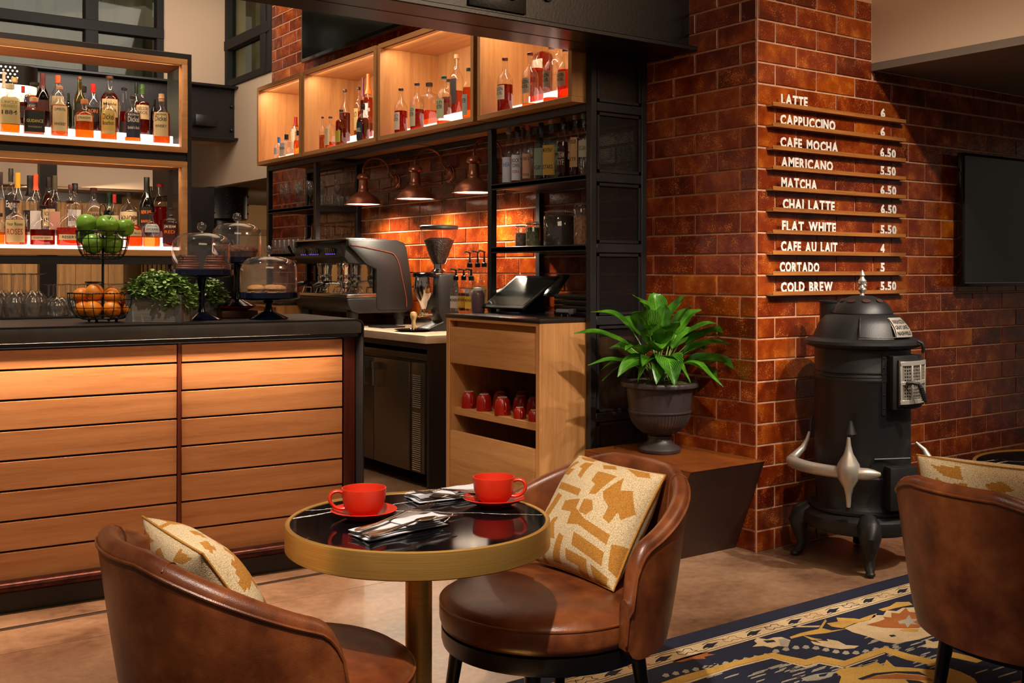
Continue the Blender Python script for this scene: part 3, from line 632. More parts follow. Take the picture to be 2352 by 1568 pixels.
# windows of the upper storey, with curtains behind the glass
def win(name, x0, x1, y0, y1, z0, z1, muls, trans, along, sill=.05):
    mbf = MB(); d = .07
    def bar(a0, a1, b0, b1, e=0):
        if along == 'x': mbf.box(a0, a1, y0-.02-e, y0+d, b0, b1)
        else: mbf.box(x0-.02-e, x0+d, a0, a1, b0, b1)
    a0, a1 = (x0, x1) if along == 'x' else (y0, y1)
    bar(a0, a1, z0, z0+.07); bar(a0, a1, z1-.07, z1); bar(a0, a0+.07, z0, z1, .004); bar(a1-.07, a1, z0, z1, .004)
    for q in muls: bar(q-.06, q+.06, z0, z1, .008)
    for q in trans: bar(a0, a1, q-.05, q+.05, .012)
    o = structure(mbf.build(name, plain('window_frame_black', (9, 7, 6), .7), bevel=.004, bseg=1))
    xs = [a0]+muls+[a1]; zs = [z0]+trans+[z1]
    for i in range(len(xs)-1):
        for j in range(len(zs)-1):
            mbp = MB()
            if along == 'x': mbp.box(xs[i], xs[i+1], y0+.03, y0+.036, zs[j], zs[j+1])
            else: mbp.box(x0+.03, x0+.036, xs[i], xs[i+1], zs[j], zs[j+1])
            mbp.build('pane', M['pane'], o, smooth=False)
    return o
w1 = win('window_1', -1.2, 3.302, YF, 0, 2.95, 4.3, [.35, 1.48, 2.62], [3.66], 'x')
w2 = win('window_2', 3.95, 0, 9.45, YF, 3.19, 4.3, [9.62], [3.62], 'y')
def curtain(name, a0, a1, z0, z1, place, mat, amp=.05, n=90):
    mbc = MB(); vs = []
    for i in range(n+1):
        a = a0+(a1-a0)*i/n; d = amp*math.sin(i*1.15)+.4*amp*math.sin(i*2.9)
        for z in (z0, z1): vs.append(place(a, d, z))
    mbc.add(vs, [(2*i, 2*i+2, 2*i+3, 2*i+1) for i in range(n)]); return mbc.build(name, mat)
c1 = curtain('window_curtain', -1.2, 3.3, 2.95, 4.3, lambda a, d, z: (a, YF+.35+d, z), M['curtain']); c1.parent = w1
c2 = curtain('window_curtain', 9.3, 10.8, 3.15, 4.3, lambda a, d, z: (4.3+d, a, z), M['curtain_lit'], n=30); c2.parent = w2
MB().box(-1.2, 3.3, YF+.5, YF+.52, 2.8, 4.4).build('window_back_wall', plain('room_beyond', (60, 52, 40), .8), w1, smooth=False)
MB().box(4.4, 4.42, 9.2, 10.9, 2.9, 4.4).build('window_back_wall', plain('room_beyond_side', (120, 100, 70), .8), w2, smooth=False)
light('AREA', 'lamp_behind_window_1', (1.5, YF+.2, 4.2), 2.5, W1, 3.5, .1, to=(1.5, YF+.3, 2.9))
light('AREA', 'lamp_behind_window_2', (4.12, 10.0, 4.2), 4, W1, .1, 1.0, to=(4.3, 10.0, 3.0))
light('AREA', 'back_room_lamp', (5.5, 11.5, 2.15), 26, W1, 1.5, 1.5, to=(4.8, 12.8, .8))
light('AREA', 'plank_wall_lamp', (1.6, 10.9, 2.08), 26, W1, 3.0, .2, to=(1.8, 11.4, .9))
# steel beams
def ibeam(name, x0, x1, y0, y1, z0, z1, yw, tw=.012, tf=.024):
    mbb = MB().box(x0, x1, y0, y1, z0, z0+tf).box(x0, x1, y0, y1, z1-tf, z1).box(x0, x1, yw-tw, yw+tw, z0+tf, z1-tf)
    return structure(mbb.build(name, M['beam'], bevel=.004, bseg=1))
b1 = ibeam('beam', -1.5, PX, 3.875, 4.243, 2.45, 3.05, 3.95)
MB().box(-1.5, PX, 4.055, 4.063, 2.4485, 2.4505).build('flange_joint', M['kick'], b1, smooth=False)
MB().box(2.55, 2.86, 3.925, 3.94, 2.50, 2.66).box(2.55, 2.86, 3.86, 3.94, 2.655, 2.67).build('cleat', M['beam'], b1, bevel=.004)
for xx, zz in ((2.63, 2.58), (2.78, 2.575)):
    MB().sphere((xx, 3.925, zz), .024, 14, 8).build('bolt', M['beam'], b1)
MB().lathe([(.022, 0), (.022, .012), (.012, .014), (.012, .035)], 6, M=Matrix.Rotation(PI/2, 4, 'X'), c=(2.99, 3.938, 2.60)).build('bolt', M['beam'], b1)
b2 = ibeam('beam', -1.5, 4.6, 10.30, 10.55, 2.63, 3.17, 10.42)
for xx, zz in ((3.92, 2.98), (3.92, 2.74), (3.62, 2.78), (3.68, 2.78)):
    MB().sphere((xx, 10.40, zz), .022, 10, 6).build('bolt', M['beam'], b2)
MB().box(3.52, 3.74, 10.30, 10.41, 2.75, 2.86).build('cleat', M['beam'], b2, bevel=.005)
# ------------------------------------------------------------------ the bar
YAW = math.radians(-3.3)
bar = thing('bar_counter', 'long maple slatted bar with thick dark concrete top', 'bar', (2.30, 4.497, 0), YAW)
MB().box(-3.6, -.02, .03, .56, .06, 1.03).box(-3.6, .0, -.02, .56, 1.03, 1.052).build('carcass', M['kick'], bar, smooth=False)
MB().box(-3.6, -.004, -.065, .60, 1.052, 1.112).build('countertop', M['concrete'], bar, bevel=.003)
pf = []                                                   # thin steel waterfall edge, rounded at the shoulder
for k in range(9):
    a = PI/2*k/8; pf.append((-.028+.034*math.sin(a), 1.083+.034*math.cos(a)))
inn = [(x-.006 if i else x, z-.006 if i < 8 else z) for i, (x, z) in enumerate(pf)]
poly = [(-3.6, 1.117)]+pf+[(.006, 0), (0, 0)]+[(-.028+.028*math.sin(PI/2*k/8), 1.083+.028*math.cos(PI/2*k/8)) for k in range(8, -1, -1)]+[(-3.6, 1.1125)]
mb = MB(); n = len(poly)
vs = [(a, -.07, b) for a, b in poly]+[(a, .61, b) for a, b in poly]
half = n//2
fs = [(i, (i+1) % n, n+(i+1) % n, n+i) for i in range(n)]
for i in range(half-1): fs += [(i, i+1, n-2-i, n-1-i), (n+i, n+n-1-i, n+n-2-i, n+i+1)]
mb.add(vs, fs); mb.build('steel_edge', M['steel_black'], bar)
XD = -.818; XR = -.072
zl = [.945-.119*k for k in range(7)]
tops = [1.028]+zl
for (a, b) in ((-3.6, XD-.010), (XD+.010, XR)):
    for i, zt in enumerate(tops):
        zb = (tops[i+1] if i+1 < len(tops) else .112)
        MB().box(a, b, 0, .02, zb+.004, zt-.004).build('slat', M['slat'], bar, bevel=.0015, bseg=1)
MB().box(XD-.007, XD+.007, -.004, .03, .11, 1.03).build('divider', M['redwood'], bar, smooth=False)
MB().box(XR+.012, -.004, .012, .05, 0.0, 1.045).build('end_panel', M['redwood'], bar, smooth=False)
pr_ = [(.0, .122)]+[(-.022-.03*math.sin(PI*k/8), .099+.023*math.cos(PI*k/8)) for k in range(9)]+[(0, .076)]
MB().prism(pr_, -3.6, -.006, 'x').build('foot_moulding', M['copper_worn'], bar)
MB().box(-3.6, -.006, -.03, .03, 0, .077).build('kick_board', M['kick'], bar, smooth=False)
MB().box(-3.6, -.02, -.0615, -.058, 1.036, 1.052).build("drip_lip", M["kick"], bar, smooth=False)
def local_area(par, loc, energy, col, sx, sy, rot, name='led_lamp'):
    o = light('AREA', name, loc, energy, col, sx, sy); o.parent = par; o.rotation_euler = rot; return o
local_area(bar, (-1.80, -.050, 1.046), 64, (1, .72, .50), 3.4, .012, (math.radians(-52), 0, 0), 'bar_led_lamp')

# ------------------------------------------------------------------ back counter under the island shelving
bc = thing('back_counter', 'dark back counter carrying stemware behind the bar', 'counter', (0, 0, 0))
MB().box(-.9, 2.14, 5.86, 6.60, 0, 1.05).build('cabinet_body', M['kick'], bc, smooth=False)
MB().box(-.9, 2.16, 5.84, 6.62, 1.05, 1.088).build('top', plain('brown_black_top', (34, 25, 18), .3), bc, bevel=.002)
tag(MB().box(-.6, 1.9, 5.90, 6.50, 1.0885, 1.097).build('bar_mat', plain('rubber_mat', (16, 14, 12), .6, bump=.8, bscale=90), bevel=.001), 'black rubber bar mat under the upturned stemware', 'mat')

# ------------------------------------------------------------------ island shelving with two lit oak tiers
isl = thing('bottle_shelving', 'black steel island shelving with two lit oak framed tiers of bottles', 'shelving', (2.06, 6.10, 0))
X0 = -2.7
def rim(par, x0, x1, z0, z1, t, y0, y1, mat, name='oak_frame', bev=.002):
    return MB().box(x0, x1, y0, y1, z1-t, z1).box(x0, x1, y0, y1, z0, z0+t).box(x1-t, x1, y0, y1, z0+t, z1-t).box(x0, x0+t, y0, y1, z0+t, z1-t).build(name, mat, par, bevel=bev, bseg=1)
mb = MB().box(X0, 0, .0, .36, 2.548, 2.580).box(X0, 0, .01, .36, 1.962, 2.010).box(X0, 0, 0, .36, 1.372, 1.416)
mb.box(-.026, 0, 0, .03, 1.372, 2.55).box(-.026, 0, .33, .36, 1.097, 2.55)
for xx in (-.06, -1.05, -2.0): mb.box(xx, xx+.03, .02, .05, 1.088, 1.38)
mb.build('steel_frame', M['steel_black'], isl, bevel=.002, bseg=1)
rim(isl, X0, -.027, 2.010, 2.547, .033, -.012, .045, M['oak_x']); rim(isl, X0, -.027, 1.418, 1.961, .034, -.012, .045, M['oak_x'])
MB().box(X0, -.03, .045, .34, 2.52, 2.54).box(X0, -.03, .045, .34, 1.934, 1.954).build('soffit_board', wood('soffit_oak', (176, 112, 66), (140, 84, 46), 'X'), isl, smooth=False)
def perforated(name, scale=150, rgb=(24, 22, 22), hole=.30):
    t = NT(name); v = t.coords(rand=False); sx = t.n('ShaderNodeVectorMath', {'operation': 'SCALE'}, _0=v); t.set(sx, 'Scale', float(scale))
    fr = t.n('ShaderNodeVectorMath', {'operation': 'FRACTION'}, _0=sx); sep = t.n('ShaderNodeSeparateXYZ', None, _0=fr)
    a = t.n('ShaderNodeMath', {'operation': 'GREATER_THAN'}, _0=sep.outputs[2], _1=hole)
    mx_ = t.n('ShaderNodeMath', {'operation': 'MAXIMUM'}, _0=sep.outputs[0], _1=sep.outputs[1])
    b = t.n('ShaderNodeMath', {'operation': 'GREATER_THAN'}, _0=mx_, _1=hole+.08)
    c = t.n('ShaderNodeMath', {'operation': 'MULTIPLY'}, _0=a, _1=b)
    p = t.bsdf(Base_Color=lin(rgb), Roughness=.4); tr = t.n('ShaderNodeBsdfTransparent')
    return t.fin(t.n('ShaderNodeMixShader', None, _0=c.outputs[0], _1=p, _2=tr))
M['mesh'] = perforated('wire_mesh', 190, hole=.42)
MB().box(-.036, -.032, .045, .33, 1.46, 1.93).box(-.036, -.032, .045, .33, 2.05, 2.52).build('mesh_side', M['mesh'], isl, smooth=False)
for zb in (2.043, 1.452):
    MB().box(X0+.02, -.065, .012, .13, zb, zb+.018).box(X0+.02, -.065, .13, .345, zb, zb+.075).build('glowing_step', M['white_em'], isl, bevel=.002, bseg=1)
local_area(isl, (-1.3, .02, 2.51), 7, W1, 2.4, .02, (math.radians(35), 0, 0)); local_area(isl, (-1.3, .02, 1.925), 7, W1, 2.4, .02, (math.radians(35), 0, 0))
# backlit perforated sign drum hanging in the hall behind the top tier
sg = thing('pendant_drum', 'bright oval pendant with perforated black band, seen between top tier bottles', 'lamp', (1.05, 8.4, 0))
pts = [(-1.4, .12)]+[(.52+.12*math.sin(PI*k/10), .12*math.cos(PI*k/10)) for k in range(11)]+[(-1.4, -.12)]
MB().prism(pts, 2.50, 2.66, 'z').build('diffuser', plain('lamp_diffuser', (255, 238, 190), .5, emit=2.2), sg)
o_ = [(x*1.0+(.006 if x > .5 else 0), y*1.05) for x, y in pts]
MB().prism(o_, 2.66, 2.80, 'z').build('perforated_band', M['kick'], sg)
mb = MB()
for i in range(60):
    for j in range(5):
        mb.lathe([(.0075, 0), (.0075, .003)], 6, c=(-1.3+i*.030+(j % 2)*.015, -.1275, 2.682+j*.024), M=Matrix.Rotation(PI/2, 4, 'X'))
stuff(mb.build('lit_perforation', plain('lit_hole', (255, 245, 220), .5, emit=1.6), sg, smooth=False))

# ------------------------------------------------------------------ steel shelving frame along the tiled wall
sf = thing('steel_shelving', 'black steel tube shelving carrying the oak boxes along the tiled wall', 'shelving', (0, 0, 0))
def T(x0, x1, y0, y1, z0, z1): return MB().box(x0, x1, y0, y1, z0, z1)
XA, XB = 3.505, 3.855
for y, zf in ((4.247, 0), (5.155, 1.096), (7.54, 1.096), (8.46, 1.096)):
    T(XA, XA+.04, y, y+.04, zf, 2.9 if y < 5 else 2.163).build('post', M['steel_black'], sf, bevel=.003, bseg=1)
    T(XB, XB+.037, y, y+.04, zf, 2.9 if y < 5 else 2.163).build('post', M['steel_black'], sf, bevel=.003, bseg=1)
T(XA, XA+.04, 4.287, 8.50, 2.163, 2.205).build('rail', M['steel_black'], sf, bevel=.003, bseg=1)
T(XB, XB+.037, 4.287, 8.50, 2.163, 2.205).build('rail', M['steel_black'], sf, bevel=.003, bseg=1)
for y0, y1 in ((4.287, 5.155), (7.58, 8.46)):
    for z0, z1 in ((1.806, 1.840), (1.440, 1.476)):
        T(XA, XB+.037, y0, y1, z0+.006, z1-.004).box(XA, XA+.04, y0, y1, z0, z1).box(XB, XB+.037, y0, y1, z0, z1).build('shelf', M['steel_black'], sf, bevel=.002, bseg=1)
# right-hand end with mesh panels
for yy, nm in ((4.247, 'end'), (7.54, 'end')):
    for z0 in ((1.79, 1.42, 2.18) if yy > 5 else (2.165, 1.80, 1.435, 1.06, .56, .02)):
        T(XA+.04, XB, yy, yy+.04, z0, z0+.045).build('end_rail', M['steel_black'], sf, bevel=.002, bseg=1)
zz = [.02, .56, 1.06, 1.435, 1.80, 2.165, 2.86]
for a, b in zip(zz, zz[1:]):
    f = MB().box(XA+.045, XA+.06, 4.250, 4.275, a+.05, b-.006).box(XB-.02, XB-.005, 4.250, 4.275, a+.05, b-.006).box(XA+.045, XB-.005, 4.250, 4.275, a+.05, a+.064).box(XA+.045, XB-.005, 4.250, 4.275, b-.02, b-.006)
    f.build('panel_frame', M['steel_black'], sf, smooth=False)
    T(XA+.05, XB-.01, 4.262, 4.264, a+.055, b-.01).build('mesh_panel', M['mesh'], sf, smooth=False)
# ------------------------------------------------------------------ four oak display boxes
def display_box(y0, y1, label):
    o = thing('display_box', label, 'box', (3.42, y0, 2.207), 0, 'oak display boxes above the coffee counter')
    W, H, Dp, t = y1-y0, .648, .465, .030
    MB().box(0, Dp, 0, W, 0, t).build('bottom', M['oak_y'], o, bevel=.0015, bseg=1)
    MB().box(0, Dp, 0, W, H-t, H).build('top', M['oak_y'], o, bevel=.0015, bseg=1)
    MB().box(0, Dp, 0, t, t, H-t).build('side', M['oak'], o, bevel=.0015, bseg=1)
    MB().box(0, Dp, W-t, W, t, H-t).build('side', M['oak'], o, bevel=.0015, bseg=1)
    MB().box(Dp-.012, Dp, t, W-t, t, H-t).build('back', M['oak'], o, smooth=False)
    MB().box(.012, .020, t+.01, W-t-.01, H-t-.004, H-t-.0005).build('led_channel', M['kick'], o, smooth=False)
    MB().box(.13, .26, t+.02, W-t-.12, t, t+.045).box(.26, .42, t+.02, W-t-.12, t, t+.115).build('glowing_step', M['white_em'], o, bevel=.002, bseg=1)
    local_area(o, (.05, W/2, H-t-.006), 4.6, (1, .80, .58), .03, W-.15, (0, math.radians(-25), 0))
    return o
display_box(4.30, 5.178, 'oak display box nearest the pier, half hidden by the beam')
display_box(5.22, 6.385, 'second oak display box from the pier, a tall pale bottle at its right')
display_box(6.42, 7.592, 'third oak display box from the pier, orange and purple topped bottles inside')
display_box(7.63, 8.50, 'oak display box farthest from the pier, at the end of the row')

# ------------------------------------------------------------------ cabinets and marble counter below
def cabinet(y0, y1, label):
    o = thing('wood_cabinet', label, 'cabinet', (3.22, y0, 0))
    W, D = y1-y0, .675; t = .035
    MB().box(0, D, 0, t, 0, 1.075).build('side_panel', M['oak'], o, bevel=.002, bseg=1); MB().box(0, D, W-t, W, 0, 1.075).build('side_panel', M['oak'], o, bevel=.002, bseg=1)
    MB().box(0, D, t, W-t, 1.058, 1.075).build('top_rail', M['oak_y'], o, bevel=.001, bseg=1); MB().box(0.02, D, t, W-t, 0, .03).build('plinth', M['oak_y'], o, bevel=.001, bseg=1)
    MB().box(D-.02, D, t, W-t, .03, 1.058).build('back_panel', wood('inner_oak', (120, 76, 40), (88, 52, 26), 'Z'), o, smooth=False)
    MB().box(-.004, D+.0, -.004, W+.004, 1.0755, 1.095).build('top', plain('black_laminate', (40, 32, 30), .22), o, bevel=.002)
    MB().box(.004, .30, t+.004, W-t-.004, .818, 1.022).build('drawer', M['oak_y'], o, bevel=.002)
    MB().box(.045, .06, t+.03, W-t-.004, 1.022, 1.058).build('finger_rail', M['oak_y'], o, smooth=False)
    MB().box(.03, D-.02, t, W-t, .525, .565).build('shelf', M['oak_y'], o, bevel=.002, bseg=1)
    MB().box(.004, .026, t+.003, W-t-.003, .033, .437).build('lower_front', M['oak_y'], o, bevel=.002)
    return o
cabinet(4.30, 5.19, 'tall oak cabinet with drawer, red cups on its open shelf, till on top')
cabinet(7.585, 8.50, 'oak cabinet beyond the espresso machine, mostly hidden')
mc = thing('marble_counter', 'beige marble topped coffee counter on a black base', 'counter', (0, 0, 0))
MB().box(3.27, 3.888, 5.50, 7.58, .902, .95).build('marble_top', M['marble'], mc, bevel=.003)
MB().box(3.876, 3.888, 5.50, 7.58, .95, 1.0).build('steel_upstand', M['steel'], mc, bevel=.001)
MB().box(3.30, 3.89, 5.515, 5.535, .0, .90).box(3.33, 3.89, 5.535, 7.57, .86, .90).box(3.86, 3.89, 5.535, 7.57, 0, .86).build('black_base', plain('black_side', (22, 20, 24), .4), mc, smooth=False)
fr = thing('undercounter_fridge', 'stainless two door undercounter fridge with white tab handles', 'fridge', (3.335, 5.56, 0))
W = 1.45
MB().box(.02, .50, 0, W, .10, .83).build('body', M['darksteel'], fr, bevel=.003)
MB().box(-.006, .02, 0, W, .792, .83).build('top_rail', M['darksteel'], fr, bevel=.002)
def fdoor(a, b, hy):
    d = MB().box(-.03, .018, a, b, .105, .775).build('door', M['darksteel'], fr, bevel=.003)
    MB().tube([(-.03, hy, .745), (-.065, hy, .70), (-.065, hy, .60), (-.03, hy, .595)], .008, 8).box(-.072, -.03, hy-.014, hy+.014, .705, .75).build('handle', plain('grey_handle', (120, 116, 108), .3, metal=.6), d)
    MB().cbox((-.062, hy, .735), (.004, .02, .03), M=Matrix.Rotation(.6, 4, 'Y')).build('handle_tab', M['letter'], d, smooth=False)
fdoor(.20, .66, .60); fdoor(.668, 1.13, .73)
MB().box(-.02, .018, .03, .19, .105, .775).build('vent_panel', M['darksteel'], fr, bevel=.002)
for k in range(46):
    z = .12+k*.0128
    if .47 < z < .50: continue
    MB().cbox((-.024, .115, z), (.006, .10, .006), M=Matrix.Rotation(.5, 4, 'Y')).build('louvre', M['steel'], fr, smooth=False)
for y in (.08, 1.3): MB().lathe([(.022, .0), (.022, .1)], 10, c=(.06, y, 0)).build('foot', M['black'], fr)
# ------------------------------------------------------------------ bottles
PROF = {
 'std': [(0, 0), (.9, .0), (1, .02), (1, .54), (.95, .61), (.72, .675), (.47, .72), (.36, .765), (.31, .86), (.31, .90), (.37, .905), (.37, .93), (.30, .935), (.30, .955)],
 'slope': [(0, 0), (.92, 0), (1, .015), (1, .52), (.93, .60), (.70, .69), (.44, .76), (.36, .82), (.34, .955)],
 'sq': [(0, 0), (.93, 0), (1, .02), (1, .64), (.92, .70), (.62, .735), (.36, .755), (.30, .79), (.30, .93), (.34, .935), (.34, .955)],
 'rnd': [(0, 0), (.84, 0), (.97, .03), (1, .12), (1, .46), (.95, .56), (.74, .65), (.42, .71), (.27, .76), (.26, .90), (.31, .905), (.31, .93), (.26, .94)],
 'dome': [(0, 0), (.88, 0), (1, .03), (1, .36), (.96, .46), (.80, .56), (.52, .64), (.28, .69), (.19, .74), (.18, .93), (.22, .935), (.22, .95)],
 'cone': [(0, 0), (.95, 0), (1, .02), (.80, .35), (.60, .60), (.45, .74), (.38, .80), (.38, .95)],
 'wine': [(0, 0), (.92, 0), (1, .012), (1, .50), (.94, .58), (.70, .665), (.44, .73), (.36, .79), (.34, .955)],
}
SQ = {'sq': 5.0, 'dome': None}
def rad_at(prof, z):
    for (r0, z0), (r1, z1) in zip(prof, prof[1:]):
        if z0 <= z <= z1 and z1 > z0: return r0+(r1-r0)*(z-z0)/(z1-z0)
    return prof[-1][0]
LQ = {}; CAPS = {}; LBL = {}; INKM = {}
def cmat(d, rgb, pre, rough):
    if rgb not in d: d[rgb] = plain(pre, rgb, rough)
    return d[rgb]
def bottle(pos, H, R, face, prof, liq, fill, cap, capn, gl, label, desc, group):
    P = PROF[prof]; sq = SQ.get(prof); seg = 24
    o = thing('bottle', desc, 'bottle', pos, face, group)
    sy = .62 if prof == 'dome' else 1
    mb = MB().open_lathe([(r*R, z*H) for r, z in P], seg) if False else MB()
    pts = [(r*R, z*H) for r, z in P]
    ks = len(mb.f); mb.lathe(pts, seg, sq=sq, sy=1); mb.f = mb.f[:-1]; mb.m = mb.m[:-1]
    if sy != 1: mb.v = [(x*sy, y, z) for x, y, z in mb.v]
    mb.build('glass_body', {'c': M['glass'], 'g': M['ggreen'], 'd': M['gdark'], 'k': M['gblack']}[gl], o)
    sx = sy
    if liq and fill > 0:
        if liq not in LQ: LQ[liq] = liquid_mat('liquid', liq, .22)
        zt = fill; pl = [(max(0, r*.93*R), max(z*H, .004)) for r, z in P if z < zt]
        pl.append((rad_at(P, zt)*.93*R, zt*H)); pl.append((0, zt*H))
        ml = MB().lathe(pl, 20, sq=sq)
        if sx != 1: ml.v = [(x*sx, y, z) for x, y, z in ml.v]
        ml.build('liquid', LQ[liq], o)
    rc = rad_at(P, .94)*R*1.12; z0 = (1-capn)*H
    prc = []
    if capn > .14:
        for k in range(8):
            z = z0+(H-z0)*k/7; prc.append((max(rc, rad_at(P, min(z/H, .955))*R*1.04), z))
        prc += [(0, H)]
    else: prc = [(rc*.95, z0), (rc*1.12, z0+.001), (rc*1.15, H-.003), (rc*.98, H), (0, H)]
    MB().lathe(prc, 16).build('cap', cmat(CAPS, cap, 'cap', .4), o)
    if label:
        lc, la, lb, lines = label; ha = .92
        def pt(a, z, k=1.0):
            r = rad_at(P, z)*R*1.012*k+.0004; ca, sa = math.cos(a), math.sin(a)
            if sq: r = r/((abs(ca)**sq+abs(sa)**sq)**(1/sq))
            return (r*ca*sx, r*sa, z*H)
        ml = MB(); n = 12; nz = 5
        ml.add([pt(-ha+2*ha*i/n, la+(lb-la)*j/nz) for j in range(nz+1) for i in range(n+1)], [(j*(n+1)+i, j*(n+1)+i+1, (j+1)*(n+1)+i+1, (j+1)*(n+1)+i) for j in range(nz) for i in range(n)])
        lo = ml.build('paper_label', cmat(LBL, lc, 'label_paper', .6), o)
        by = {}
        for s, ink, v0, v1 in lines: by.setdefault(ink, []).append((s, v0, v1))
        for ink, ls in by.items():
            mt = MB()
            for s, v0, v1 in ls:
                zz0 = la+(lb-la)*v0; zz1 = la+(lb-la)*v1; wv = 1.5*ha*R; tw = text(s, .012)[2]; hgt = (zz1-zz0)*H
                wn = min(wv, hgt*tw/.72*1.15)
                flat_text(mt, s, wn, hgt, lambda u, v: pt((u-wn/2)/(R*1.0), zz0+v/H, 1.006))
            mt.build('lettering', cmat(INKM, ink, 'printed_ink', .6), lo, smooth=False)
    return o
def clear(pts, x, y, R, z):
    return all(abs(z-q[3]) > .02 or math.hypot(x-q[0], y-q[1]) > R+q[2]+.001 for q in pts)
for rows, zf, gname in ((L1, (2.0615, 2.1185), 'bottles on the top tier of the island shelving'), (L2, (1.4705, 1.5275), 'bottles on the lower tier of the island shelving')):
    done = []
    for px, ty, wd, row, prof, liq, fill, cap, capn, gl, label, desc in rows:
        for y in ((6.172, 6.185, 6.16, 6.195) if row == 0 else (6.29, 6.37, 6.33, 6.40, 6.28, 6.41)):
            b = at(px, ty, 'y', y); d = b.dot(Fv); R = wd/2*d/FX
            if clear(done, b.x, y, R, zf[row]): break
        else: R *= .8
        done.append((b.x, y, R, zf[row])); H = b.z-zf[row]
        f = math.atan2(-b.y, -b.x)+random.uniform(-.12, .12)
        bottle((b.x, y, zf[row]), H, R, f, prof, liq, fill, cap, capn, gl, label, desc+(' on the top tier' if zf[0] > 2 else ' on the lower tier'), gname)
ZB = 2.2375; done = []
for px, ty, wd, xp, dz, prof, liq, fill, cap, capn, gl, label, desc in BX:
    c0 = {0: (3.485, 3.50, 3.515), .045: (3.60, 3.63, 3.65), .115: (3.72, 3.76, 3.80, 3.83, 3.70)}[dz]
    for xp in c0:
        b = at(px, ty, 'x', xp); d = b.dot(Fv); R = wd/2*d/FX
        if clear(done, b.x, b.y, R, dz): break
    fz = ZB+dz+.0005; done.append((b.x, b.y, R, dz))
    bottle((b.x, b.y, fz), b.z-fz, R, PI+random.uniform(-.15, .15), prof, liq, fill, cap, capn, gl, label, desc, 'bottles in the oak display boxes')
done = []
for px, ty, wd, xp, dz, prof, liq, fill, cap, capn, gl, label, desc in TW:
    for e in (.05, .07, .03, .09, .01):
        b = at(px, ty, 'x', xp+e); d = b.dot(Fv); R = wd/2*d/FX
        if clear(done, b.x, b.y, R, 0): break
    done.append((b.x, b.y, R, 0))
    bottle((b.x, b.y, 1.8405), b.z-1.8405, R, PI+.5+random.uniform(-.15, .15), prof, liq, fill, cap, capn, gl, label, desc, 'bottles on the top steel shelf')
# ------------------------------------------------------------------ stemware and tumblers
def glass(name, prof, seg=16): return MB().lathe(prof, seg)
def proto(name, label, cat, prof, group):
    mb = MB().lathe(prof, 16)
    return tag(mb.build(name, M['glassware']), label, cat, group)
FL = [(0, 0), (.033, .001), (.031, .004), (.006, .010), (.0045, .09), (.012, .10), (.024, .125), (.028, .16), (.024, .215), (.0225, .215), (.026, .16), (.021, .125), (0, .105)]
WG = [(0, 0), (.038, .001), (.036, .004), (.007, .010), (.005, .085), (.014, .095), (.036, .12), (.043, .15), (.040, .185), (.035, .215), (.0335, .215), (.041, .15), (.033, .12), (0, .10)]
TB = [(0, 0), (.034, 0), (.037, .01), (.039, .115), (.0365, .115), (.034, .014), (0, .012)]
RK = [(0, 0), (.033, 0), (.036, .01), (.041, .085), (.0385, .085), (.034, .012), (0, .011)]
def flip(p): h = max(z for r, z in p); return [(r, h-z) for r, z in p][::-1]
def spread(pro, pts):
    first = True
    for p in pts:
        if first: pro.location = p; first = False
        else:
            c = pro.copy(); C.objects.link(c); c.location = p; c.rotation_euler = (0, 0, random.uniform(0, 6))
zs1, zs2 = 1.8370, 1.4735
o = proto('flute_glass', 'clear champagne flute upright on the far steel shelf', 'glass', FL, 'champagne flutes on the far upper steel shelf')
spread(o, [(x, y, zs1) for y, x in ((8.40, 3.60), (8.27, 3.59), (8.30, 3.70), (8.14, 3.62), (8.16, 3.76), (8.02, 3.60), (7.90, 3.62), (7.92, 3.74), (7.78, 3.66), (7.70, 3.60), (7.69, 3.76))])
o = proto('rocks_glass', 'short tumbler on the far upper steel shelf', 'glass', RK, 'short tumblers on the far upper steel shelf')
spread(o, [(x, y, zs1) for y in (7.63, 7.72) for x in (3.66, 3.75, 3.83)]+[(3.57, 7.625, zs1), (3.84, 7.82, zs1), (3.84, 7.92, zs1)])
o = proto('tumbler', 'tall clear tumbler on the far lower steel shelf', 'glass', TB, 'tall tumblers on the far lower steel shelf')
spread(o, [(x, 8.42-.092*k, zs2) for k in range(6) for x in (3.56, 3.65, 3.74)])
o = proto('wine_glass', 'upturned wine glass on the far lower steel shelf', 'glass', flip(WG), 'upturned wine glasses on the far lower steel shelf')
spread(o, [(3.56, 7.85, zs2), (3.66, 7.85, zs2), (3.57, 7.75, zs2), (3.68, 7.74, zs2), (3.78, 7.80, zs2), (3.58, 7.64, zs2), (3.68, 7.635, zs2), (3.78, 7.65, zs2), (3.85, 7.72, zs2)])
o = proto('wine_glass', 'tall upturned wine glass on the bar mat, left of the baskets', 'glass', [(r*1.12, z*1.05) for r, z in flip(WG)], 'tall upturned wine glasses on the bar mat')
spread(o, [(x+(.05 if j % 2 else 0), 5.96+j*.10, 1.0975) for j in range(4) for x in (.70, .80, .90, 1.0, 1.09, 1.18)])
o = proto('coupe_glass', 'low upturned stem glass on the bar mat behind the orange basket', 'glass', [(r*1.05, z*.78) for r, z in flip(WG)], 'low upturned stem glasses on the bar mat')
spread(o, [(x+(.045 if j % 2 else 0), 5.96+j*.095, 1.0975) for j in range(4) for x in (1.30, 1.39, 1.48, 1.57, 1.66)])
